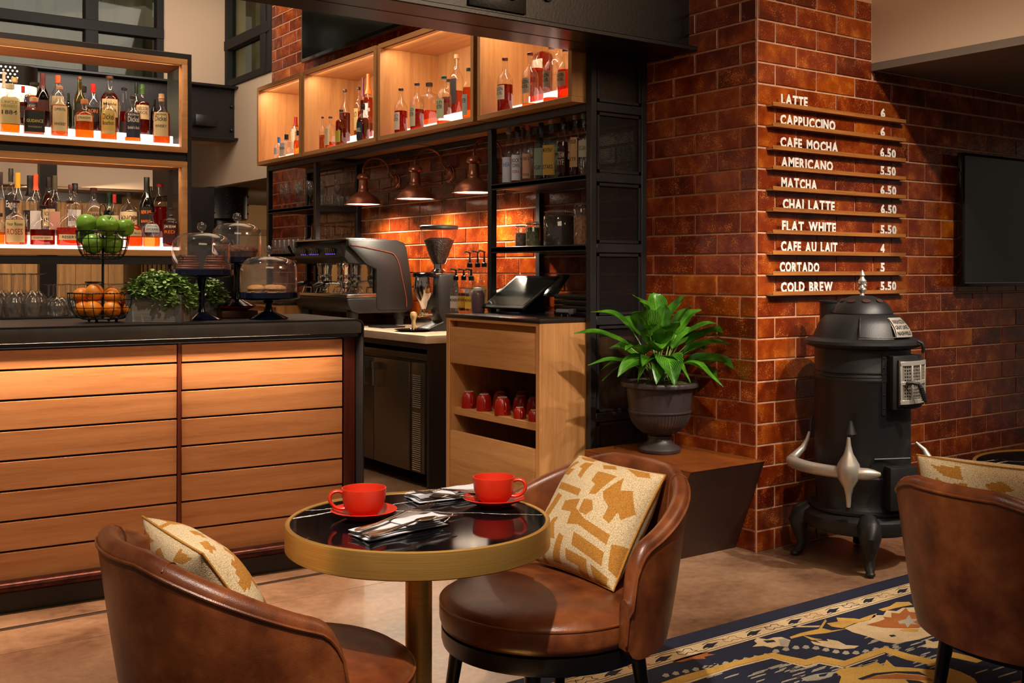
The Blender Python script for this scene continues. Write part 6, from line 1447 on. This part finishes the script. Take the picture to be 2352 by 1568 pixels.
for a_ in ((1318, 765, -.05, .040, .05), (1357, 716, .05, .036, .06), (1350, 838, -.10, .022, .06), (1384, 875, -.16, .036, .10), (1380, 850, .06, .026, .08), (1418, 865, -.20, .040, .11), (1452, 678, .05, .052, .02), (1470, 690, -.04, .060, .02), (1452, 720, -.12, .066, .04), (1465, 878, -.24, .034, .13),
           (1500, 672, .08, .058, .0), (1530, 700, .02, .050, .0), (1573, 682, .0, .050, .0), (1560, 740, -.12, .050, .0), (1588, 706, .10, .042, .02), (1615, 710, .10, .034, .03), (1688, 762, .02, .044, .06), (1675, 790, -.06, .046, .05), (1707, 845, -.05, .050, .08), (1660, 890, -.12, .052, .10), (1674, 880, .04, .030, .10),
           (1549, 888, -.25, .058, .16), (1562, 830, -.16, .046, .09), (1520, 800, -.22, .046, .09), (1508, 882, -.22, .040, .11), (1640, 800, .12, .042, .05), (1420, 730, .12, .044, .04), (1395, 800, .10, .036, .07), (1436, 805, -.20, .046, .08), (1600, 760, .0, .05, .02), (1490, 745, -.10, .050, .0), (1585, 880, -.22, .030, .12), (1650, 745, -.04, .034, .05), (1530, 760, -.18, .04, .05), (1475, 840, -.24, .036, .09)):
    leaf(*a_, mode=random.uniform(-.6, .6), root=(random.uniform(-.05, .05), random.uniform(-.05, .05)))
# ------------------------------------------------------------------ pot-bellied stove
sx_, sy_ = at(1980, 900, 'y', 3.12).x, 3.12
stv = thing('cast_iron_stove', 'black cylindrical cast iron stove with nickel foot rail and finial', 'stove', (sx_, sy_, 0), 0)
fa = math.atan2(-sy_, -sx_)                       # direction from the stove towards the viewer
def pol(a, r, z): return (r*math.cos(fa+a), r*math.sin(fa+a), z)    # a>0 turns to the picture's right
MB().lathe([(0, .245), (.205, .245), (.235, .25), (.238, .262), (.215, .268), (.200, .30), (.205, .36), (.222, .40), (.224, .415), (.214, .42), (.213, .84), (.216, .845), (.218, .85), (.216, .86), (.213, .865), (.213, 1.005)], 64).build('drum', M['iron'], stv)
for z in (.865, .885): MB().tube([(.2145*math.cos(k*PI/32), .2145*math.sin(k*PI/32), z) for k in range(64)], .0045, 6, closed=True).build('band', M['iron'], stv)
MB().lathe([(.213, .985), (.225, .99), (.252, .998), (.262, 1.010), (.260, 1.022), (.245, 1.030), (.222, 1.036), (.215, 1.05), (.196, 1.10), (.165, 1.135), (.14, 1.142), (.135, 1.146), (.0, 1.146)], 64).build('collar', M['iron'], stv)
dm = MB().lathe([(.138, 1.147), (.135, 1.155), (.118, 1.185), (.085, 1.212), (.045, 1.226), (0, 1.23)], 48); dmo = dm.build('dome_lid', M['iron'], stv)
for k in range(9):
    a = k*2*PI/9+.2; c = pol(a, .098, 1.205); Mx = Matrix.Rotation(fa+a, 4, 'Z') @ Matrix.Rotation(.72, 4, 'Y')
    MB().lathe([(0, 0), (.020, 0), (.020, .0015), (0, .0015)], 14, c=c, M=Mx, sx=.6).build('vent_hole', plain('vent_dark', (58, 22, 14), .8) if k == 0 else bpy.data.materials['vent_dark'], dmo)
fin = [(0, 1.228), (.022, 1.228), (.024, 1.234), (.010, 1.242), (.008, 1.250), (.014, 1.258), (.020, 1.268), (.012, 1.280), (.010, 1.288), (.017, 1.298), (.019, 1.308), (.010, 1.320), (.008, 1.326), (.013, 1.334), (.008, 1.346), (.003, 1.356), (0, 1.36)]
MB().lathe([(r, z-.012) for r, z in fin], 20).build('finial', M['nickel'], stv)
for q in range(6):
    MB().sphere(pol(q*1.05, .014, 1.262+.012*(q % 3)), .008, 8, 6).build('finial_curl', M['nickel'], stv)
MB().lathe([(.045, 1.08), (.062, 1.085), (.062, 1.19), (.066, 1.192), (.066, 1.20), (.056, 1.20), (.056, 1.10), (0, 1.10)], 28, c=pol(-2.25, .17, 0)).build('flue_collar', M['iron'], stv)
# maker's plate with raised letters on the slope of the collar
pa, ha = .92, .25
mb = MB(); n = 10
def plate(a, s, off=0):           # s 0..1 up the slope
    r = .2275-.055*s**1.6+off; z = 1.043+.085*s; return pol(a, r, z+off*.6)
mb.add([plate(pa-ha*(1-.10*math.sin(PI*j/5))+2*ha*(1-.0*j)*i/n*(1-.05*j/5), j/5, .006) for j in range(6) for i in range(n+1)], [(j*(n+1)+i, j*(n+1)+i+1, (j+1)*(n+1)+i+1, (j+1)*(n+1)+i) for j in range(5) for i in range(n)])
mb.add([plate(pa-ha+2*ha*i/n, j/5, .001) for j in range(6) for i in range(n+1)], [(j*(n+1)+i, (j+1)*(n+1)+i, (j+1)*(n+1)+i+1, j*(n+1)+i+1) for j in range(5) for i in range(n)])
pt_ = mb.build('maker_plate', M['nickel'], stv)
mt = MB()
for s, v0 in (('WASHINGTON', .68), ('GRAY LANES', .40), ('NASHVILLE', .10)):
        wn = .082; flat_text(mt, s, wn, .020, lambda u, v: plate(pa+(u-wn/2)/.20, v0+v/.10, .0075))
mt.build('raised_lettering', M['iron'], pt_, smooth=False)
MB().tube([plate(-.05+.0*k, k/6, .004) for k in range(7)]+[plate(-.05+.10*k, 0, .004) for k in range(8)], .003, 5).build('hatch_seam', M['iron'], stv)
# fire door with nickel grille on the right side
da = .88
def dbox(a0, a1, r0, r1, z0, z1, n=6):
    vs = []
    for r in (r0, r1):
        for z in (z0, z1):
            for i in range(n+1): vs.append(pol(a0+(a1-a0)*i/n, r, z))
    N = n+1; fs = []
    for i in range(n):
        fs += [(i, i+1, N+i+1, N+i), (2*N+i, 3*N+i, 3*N+i+1, 2*N+i+1), (i, 2*N+i, 2*N+i+1, i+1), (N+i, N+i+1, 3*N+i+1, 3*N+i)]
    fs += [(0, N, 3*N, 2*N), (n, 2*N+n, 3*N+n, N+n)]
    return MB().add(vs, fs)
dbox(.40, .48, .213, .218, .70, .975).build('rivet_strip', M['iron'], stv)
for z in (.73, .79, .85, .91, .955): MB().sphere(pol(.44, .218, z), .0045, 8, 5).build('rivet', M['iron'], stv)
dbox(.52, 1.42, .213, .262, .728, .965).build('door_frame', M['iron'], stv, bevel=.004)
fd = dbox(.60, 1.40, .262, .272, .742, .950).build('fire_door', M['iron'], stv, bevel=.003)
gr = MB(); zs_ = [(.752, .772), (.838, .854), (.922, .942)]
for z0, z1 in zs_: 
    g_ = dbox(.62, 1.38, .272, .279, z0, z1); gr.add(g_.v, g_.f)
for a0, a1 in ((.62, .66), (.86, .90), (1.10, 1.14), (1.34, 1.38)):
    g_ = dbox(a0, a1, .272, .2785, .752, .942, 2); gr.add(g_.v, g_.f)
gr.build('nickel_grille', M['nickel'], stv, bevel=.0015, bseg=1)
def lace():
    t = NT('pierced_nickel'); v = t.coords(rand=False, scale=(70, 70, 70)); vo = t.n('ShaderNodeTexVoronoi', {'feature': 'F1'}, Vector=v, Scale=1.0, Randomness=.15)
    a = t.ramp(vo.outputs['Distance'], [(.28, (0, 0, 0)), (.36, (1, 1, 1))]); mx = t.n('ShaderNodeMix', {'data_type': 'RGBA'}); t.set(mx, 0, a.outputs[0]); t.set(mx, 6, lin((14, 12, 12))); t.set(mx, 7, lin((176, 168, 156)))
    return t.fin(t.bsdf(Base_Color=mx.outputs[2], Metallic=.7, Roughness=.4))
dbox(.64, 1.36, .2718, .2735, .76, .935).build('pierced_panel', lace(), stv)
MB().tube([pol(.74, .283, .848), pol(.78, .298, .85), pol(.86, .312, .845), pol(.90, .318, .82), pol(.94, .320, .79), pol(.98, .322, .765)], .009, 10, rr=[.012, .008, .009, .011, .0105, .007]).build('door_handle', M['iron'], stv)
mb = MB()
for k in range(8): mb.tube([tuple(Vector(pol(.885+.012*k, .318, .828-.008*k))+Vector((.0125*math.cos(q), .0125*math.sin(q)*.8, .0))) for q in [i*PI/5 for i in range(10)]], .0022, 5, closed=True)
stuff(mb.build('handle_coil', M['iron'], stv))
MB().tube([pol(1.12, .262, 1.03), pol(1.14, .28, 1.02), pol(1.16, .285, 1.0), pol(1.18, .280, .975)], .007, 8, rr=[.004, .007, .009, .006]).build('hatch_coil_handle', M['iron'], stv)
# nickel foot rail with tear shaped brackets
rl = [pol(a, .322-.012*(a+1.45)/1.7, .455) for a in [(-1.45+.085*k) for k in range(21)]]
MB().tube(rl, .022, 16, rr=[.020]+[.024]+[.027]*16+[.026, .020, .009]).build('foot_rail', M['nickel'], stv)
MB().tube([pol(-1.40, .322, .455), pol(-1.50, .300, .470), pol(-1.55, .262, .51), pol(-1.56, .245, .55), pol(-1.57, .235, .585)], .02, 12, rr=[.022, .020, .015, .009, .006]).build('rail_end', M['nickel'], stv)
MB().tube([pol(-1.57, .230, .585), pol(-1.575, .228, .63), pol(-1.58, .222, .66)], .008, 8).build('rail_bracket', M['iron'], stv)
for a_ in (-.18,):
    MB().lathe([(0, -.155), (.009, -.150), (.013, -.10), (.022, -.065), (.046, -.025), (.053, .008), (.046, .04), (.020, .085), (.011, .12), (.007, .155), (0, .157)], 22, c=pol(a_, .312, .455)).build('bracket_drop', M['nickel'], stv)
    MB().lathe([(0, 0), (.020, .004), (.027, .016), (.020, .036), (.012, .06), (.009, .072), (0, .076)], 18, c=pol(a_, .272, .605)).build('drop_cap', M['iron'], stv)
    MB().lathe([(0, 0), (.016, 0), (.014, .02), (0, .02)], 12, c=pol(a_, .29, .283)).build('drop_foot', M['iron'], stv)
MB().tube([pol(1.50, .235, .56), pol(1.46, .27, .53), pol(1.40, .295, .49), pol(1.34, .30, .455), pol(1.1, .31, .450)], .02, 12, rr=[.006, .012, .018, .024, .026]).build('rail_end', M['nickel'], stv)
dbox(.45, 1.05, .20, .275, .285, .475).build('ash_box', M['iron'], stv, bevel=.006)
MB().tube([pol(.18, .217, .48), pol(.24, .222, .505), pol(.9, .26, .51)], .004, 6).build('box_bracket', M['iron'], stv)
MB().sphere(pol(.86, .292, .37), .014, 12, 8).tube([pol(.86, .27, .37), pol(.86, .29, .37)], .006, 8).build('ash_knob', M['nickel'], stv)
# base ring and cabriole legs
MB().lathe([(.205, .248), (.235, .246), (.262, .225), (.268, .19), (.255, .165), (.235, .158), (.215, .17), (.20, .20)], 56).build('base_ring', M['iron'], stv)
for q in range(4):
    a = -.05+q*PI/2+.12
    if q == 0: a = .12
    MB().tube([pol(a, .225, .235), pol(a, .262, .205), pol(a, .285, .165), pol(a, .276, .115), pol(a, .268, .07), pol(a, .283, .030), pol(a, .305, .012)], .03, 14, rr=[.040, .055, .048, .034, .023, .022, .014]).build('leg', M['iron'], stv)
    f_ = pol(a, .300, .0145); MB().sphere(f_, .022, 14, 8, sz=.62).build('toe', M['iron'], stv)
# ------------------------------------------------------------------ menu ledges with loose letters
for i, (s, price, yt, yb, a0, a1, b0, b1) in enumerate(MENU):
    w0 = at(1776, (yt+yb)/2, 'y', 3.44); zt = at(1776, yt, 'y', 3.44).z-.004; x0 = w0.x; x1 = at(2081, 600, 'y', 3.44).x
    o = thing('menu_ledge', f'oak menu ledge spelling {s} with price {price}', 'menu sign', (x0, 3.440, zt-.020), 0, 'menu ledges on the brick pier')
    L_ = x1-x0
    MB().box(0, L_, 0, .004, 0, .020).box(0, L_, .004, .046, 0, .006).box(.0, L_, .012, .046, .006, .012).build('ledge', M['menuwood'], o, bevel=.001, bseg=1)
    def row(word, c0, c1):
        X0_ = at(1720+c0/3.015, (yt+yb)/2, 'y', 3.448).x-x0; X1_ = at(1720+c1/3.015, (yt+yb)/2, 'y', 3.448).x-x0
        wd = [(.42 if ch == ' ' else text(ch, .04)[2]) for ch in word]; gap = .085
        tot = sum(wd)+gap*(len(word)-1); k = (X1_-X0_)/tot; x = X0_
        for ch, w_ in zip(word, wd):
            if ch != ' ':
                v, f, tw, th_ = text(ch, .04); hh = .050 if ch != '.' else .050*th_/.73; mb = MB()
                n_ = len(v); vv = [(a[0]*k, 0, a[1]/max(th_, .01)*hh) for a in v]; jz = random.uniform(-.002, .001)
                mb.add(vv, f); mb.add([(a, -.0022, c) for a, b_, c in vv], [q[::-1] for q in f])
                l = mb.build('letter', M['letter'], o, smooth=False, loc=(x, .0075, .0150+jz if ch != '.' else .0165), rot=(0, random.uniform(-.015, .015), 0))
            x += (w_+gap)*k
    row(s, a0, a1); row(price, b0, b1)
# ------------------------------------------------------------------ screens
tv = thing('wall_screen', 'large dark flat screen on the brick wall at the right', 'screen', (5.475, 3.40, 1.255), 0, 'flat screens')
MB().box(0, 1.25, 0, .035, 0, .745).build('casing', M['blackgloss'], tv, bevel=.003)
MB().box(.016, 1.234, -.0015, .0, .022, .729).build('screen', M['screen'], tv, smooth=False)
MB().box(.014, 1.236, -.003, 0, .019, .0215).build('bezel_line', M['steel'], tv, smooth=False)
MB().box(.5, .8, .035, .07, .2, .5).build('wall_bracket', M['black'], tv, smooth=False)
tv = thing('wall_screen', 'black screen high on the wall above the oak boxes', 'screen', (3.80, 6.50, 3.085), 0, 'flat screens')
MB().box(-.03, .02, 0, 1.90, 0, 1.08).build('casing', M['screen_blk'], tv, bevel=.004); MB().box(-.032, -.030, .02, 1.88, .03, 1.06).build('screen', M['screen_blk'], tv, smooth=False)
MB().box(.02, .09, .6, 1.3, .2, .8).build('wall_bracket', M['black'], tv, smooth=False)
o = thing('media_box', 'small black box lying on the oak boxes under the high screen', 'box', (3.66, 7.80, 2.8555)); MB().box(0, .12, 0, .34, 0, .045).build('casing', M['black'], o, bevel=.003)
# spotlight head showing at the top of the window
o = thing('track_spotlight', 'small black spotlight head hanging at the top of the window', 'spotlight', (1.40, 7.0, 3.30)); MB().lathe([(.03, .0), (.033, .01), (.033, .14), (0, .15)], 16).build('head', M['black'], o); MB().tube([(0, 0, .14), (0, 0, 1.0)], .006, 6).build('stem', M['black'], o)
# ------------------------------------------------------------------ rug
rug = thing('area_rug', 'navy rug with cream scroll border and gold floral field', 'rug', (0, 0, 0))
YR = 2.835; XL, XR_ = 1.30, 6.2
def pile(name, rgb, r2):
    t = NT(name); v = t.coords(rand=False); n = t.n('ShaderNodeTexNoise', None, Vector=v, Scale=330.0, Detail=2); n2 = t.n('ShaderNodeTexNoise', None, Vector=v, Scale=7.0, Detail=4)
    s = t.n('ShaderNodeMath', {'operation': 'MULTIPLY_ADD'}, _0=n2.outputs[0], _1=.7, _2=n.outputs[0]); r = t.ramp(s, [(.65, lin(r2)), (1.0, lin(rgb))])
    p = t.bsdf(Base_Color=r.outputs[0], Roughness=1.0, Normal=t.bump(n.outputs[0], 1.0, .003)); return t.fin(p)
M['r_navy'] = pile('navy_pile', (26, 33, 62), (14, 18, 38)); M['r_cream'] = pile('cream_pile', (232, 206, 162), (190, 160, 116)); M['r_gold'] = pile('gold_pile', (222, 176, 84), (176, 132, 54)); M['r_rust'] = pile('rust_pile', (186, 108, 46), (140, 74, 26)); M['r_grey'] = pile('grey_pile', (190, 180, 160), (130, 122, 110)); M['r_dark'] = pile('dark_pile', (26, 28, 44), (16, 17, 28))
RM = [M['r_navy'], M['r_cream'], M['r_gold'], M['r_rust'], M['r_grey'], M['r_dark']]
MB().box(XL, XR_, -1.2, YR, 0.0003, .011).build('pile_field', M['r_navy'], rug, bevel=.003)
pat = MB(); 
def shape(pts, lev, mi):
    z0 = .011; z1 = .0112+.0004*lev; n = len(pts); pat.add([(x, y, z1) for x, y in pts], [tuple(range(n))], mi)
    pat.add([(x, y, z1) for x, y in pts]+[(x, y, z0-.001) for x, y in pts], [(i, n+i, n+(i+1) % n, (i+1) % n) for i in range(n)], mi)
def R_(lst, lev, mi, org=(1480, 1060), sc=2.697):
    shape([tuple(at(org[0]+x/sc, org[1]+y/sc, 'z', .0115)[:2]) for x, y in lst], lev, mi)
def rect(x0, x1, y0, y1, lev, mi): shape([(x0, y0), (x1, y0), (x1, y1), (x0, y1)], lev, mi)
# scroll border
rect(XL, XR_, 2.652, 2.745, 1, 1); rect(XL, XR_, 2.7355, 2.7385, 2, 5); rect(XL, XR_, 2.660, 2.663, 2, 5)
def stroke(ps, w_, lev, mi):
    for p, q in zip(ps, ps[1:]):
        p, q = Vector(p), Vector(q); n_ = Vector((-(q-p).y, (q-p).x)).normalized()*w_/2; shape([tuple(p-n_), tuple(q-n_), tuple(q+n_), tuple(p+n_)], lev, mi)
x = 1.42; k = 0
while x < 5.2:
    yc = 2.6995
    if k % 2 == 0:   # navy bird-like leaf
        shape([(x-.048, yc-.016), (x-.026, yc-.012), (x-.010, yc-.024), (x+.012, yc-.012), (x+.050, yc+.004), (x+.020, yc+.006), (x+.004, yc+.014), (x-.016, yc+.006), (x-.036, yc-.004)], 3, 5)
        stroke([(x-.085, yc-.022), (x-.05, yc-.026), (x-.01, yc-.018), (x+.02, yc-.020)], .0028, 2, 5); stroke([(x-.02, yc+.016), (x+.02, yc+.026), (x+.07, yc+.020), (x+.09, yc+.006)], .0028, 2, 5)
    else:            # looped outline
        c_ = 3 if k % 4 == 1 else 5
        stroke([(x-.042, yc-.004), (x-.030, yc+.018), (x-.008, yc+.010), (x+.010, yc+.022), (x+.034, yc+.014), (x+.026, yc-.002), (x+.040, yc-.014), (x+.014, yc-.018), (x-.004, yc-.010), (x-.024, yc-.020), (x-.042, yc-.004)], .0030, 2, c_)
    x += .113; k += 1
# stepped gold line of the inner frame and everything the photograph shows in the field
R_([(100, 1370), (230, 1325), (560, 1235), (800, 1180), (850, 1195), (1000, 1225), (1080, 1200), (1240, 1232), (1490, 1145), (1640, 1190), (1790, 1225), (1900, 1175), (2060, 1215), (2120, 1190), (2230, 1230), (2140, 1215), (2060, 1245), (1900, 1210), (1790, 1262), (1620, 1225), (1490, 1180), (1240, 1268), (1080, 1240), (1000, 1262), (830, 1222), (790, 1208), (560, 1265), (260, 1360), (230, 1372)], 1, 2)
R_([(230, 1372), (560, 1268), (790, 1210), (840, 1226), (1000, 1266), (1085, 1243), (1240, 1272), (1490, 1184), (1490, 1190), (1240, 1280), (1085, 1250), (1000, 1274), (790, 1217), (560, 1276), (260, 1376)], 1, 1)
R_([(170, 1240), (230, 1215), (300, 1195), (400, 1175), (390, 1190), (440, 1192), (370, 1208), (380, 1220), (300, 1222), (230, 1240)], 1, 3)
# flower left of centre, with its stem and leaves
R_([(680, 1110), (700, 1090), (760, 1100), (800, 1088), (850, 1085), (905, 1105), (890, 1145), (830, 1140), (790, 1152), (740, 1140), (670, 1145), (700, 1125)], 1, 1)
R_([(830, 1100), (870, 1095), (905, 1110), (890, 1140), (845, 1140)], 2, 4); R_([(735, 1108), (800, 1104), (815, 1115), (760, 1122)], 2, 5)
R_([(900, 1085), (970, 1060), (1080, 1035), (1120, 975), (1130, 985), (1100, 1030), (1160, 1045), (1250, 1035), (1130, 1060), (990, 1075), (910, 1095)], 1, 2); R_([(910, 1018), (1090, 1014), (1080, 1024), (920, 1024)], 1, 1)
R_([(1130, 1000), (1200, 990), (1190, 965), (1300, 970), (1330, 975), (1400, 950), (1440, 938), (1430, 960), (1380, 985), (1300, 1000), (1230, 1030), (1160, 1020)], 1, 2)
R_([(1030, 1110), (1100, 1125), (1060, 1105), (1140, 1112), (1130, 1098), (1200, 1110), (1250, 1135), (1330, 1140), (1300, 1155), (1220, 1160), (1140, 1150), (1050, 1130)], 1, 1); R_([(980, 1075), (1060, 1095), (1100, 1100), (1040, 1105)], 2, 2)
# large rust blossom on a cream ground
R_([(1240, 1030), (1340, 990), (1400, 980), (1420, 950), (1480, 950), (1500, 920), (1560, 925), (1600, 905), (1680, 900), (1780, 940), (1800, 1010), (1830, 1060), (1700, 1100), (1560, 1125), (1480, 1115), (1380, 1080), (1290, 1055)], 1, 1)
R_([(1375, 1010), (1450, 990), (1490, 975), (1480, 960), (1530, 965), (1530, 935), (1580, 940), (1620, 905), (1640, 930), (1700, 935), (1740, 1010), (1700, 1030), (1600, 1032), (1480, 1028)], 2, 3)
R_([(1570, 990), (1620, 975), (1640, 948), (1655, 975), (1700, 975), (1665, 995), (1700, 1010), (1650, 1005), (1630, 1030), (1615, 1002), (1580, 1005)], 3, 4)
R_([(1450, 915), (1520, 895), (1560, 870), (1640, 868), (1660, 885), (1560, 905), (1480, 925)], 2, 2); R_([(1580, 1045), (1620, 1032), (1700, 1040), (1690, 1054), (1620, 1052)], 3, 2); R_([(1515, 1075), (1545, 1072), (1560, 1080), (1530, 1086)], 3, 5)
# lower medallion
R_([(1180, 1300), (1230, 1275), (1350, 1270), (1440, 1240), (1480, 1262), (1500, 1225), (1550, 1270), (1650, 1275), (1800, 1290), (1880, 1275), (1960, 1300), (2040, 1340), (2080, 1390), (1200, 1390), (1220, 1330)], 1, 2)
R_([(1320, 1345), (1420, 1310), (1560, 1298), (1700, 1300), (1760, 1330), (1700, 1318), (1560, 1308), (1440, 1322), (1350, 1352)], 2, 5); R_([(1340, 1352), (1440, 1326), (1560, 1314), (1700, 1322), (1780, 1345), (1800, 1360), (1600, 1345), (1440, 1345)], 2, 3); R_([(1620, 1350), (1700, 1358), (1760, 1380), (1700, 1390), (1640, 1372)], 3, 5)
R_([(970, 1340), (1060, 1315), (1180, 1300), (1160, 1330), (1080, 1352), (1000, 1358)], 1, 4); R_([(1080, 1320), (1140, 1308), (1120, 1328), (1085, 1332)], 2, 5); R_([(1715, 1145), (1745, 1130), (1740, 1098), (1790, 1115), (1870, 1100), (1940, 1115), (1880, 1140), (1800, 1155)], 1, 1)
random.seed(11)
for k in range(95):        # broken grey dashes
    x, y = random.choice(((random.uniform(300, 1000), random.uniform(1270, 1370)), (random.uniform(900, 1500), random.uniform(1240, 1330)), (random.uniform(1300, 1800), random.uniform(1080, 1280)), (random.uniform(1700, 2250), random.uniform(1120, 1360))))
    l = random.uniform(30, 120); R_([(x, y), (x+l*.5, y-l*.17), (x+l, y-l*.30), (x+l-6, y-l*.30+8), (x+l*.5, y-l*.16+8), (x-8, y+9)], .6, 4)
for k in range(24):
    x = 130+k*62; y = 1322-(x-130)*.20 if x < 760 else 1165+18*math.sin(x/90.) ; R_([(x-22, y+4), (x-6, y-12), (x+18, y-9), (x+26, y+6), (x+4, y+12)], .6, 4)
random.seed(5)
for k in range(220):        # field carries on towards the viewer and to the right of the frame
    x = random.uniform(1.5, 6.0); y = random.uniform(-1.1, 1.9); l = random.uniform(.03, .12)
    if at(0, 0, 'z', 3) is None: continue
    q = pr2 = None
    d_ = Fv.dot(Vector((x, y, 0)))
    px_ = 1176+FX*Rv.dot(Vector((x, y, 0)))/max(.01, d_); py_ = CY+FX*HC/max(.01, d_)
    if d_ > 0 and py_ < 1620 and px_ < 2420: continue
    shape([(x, y), (x+l, y+.01), (x+l, y+.018), (x, y+.008)], .6, random.choice((4, 4, 2, 1)))
stuff(pat.build('woven_pattern', RM, rug, smooth=False))
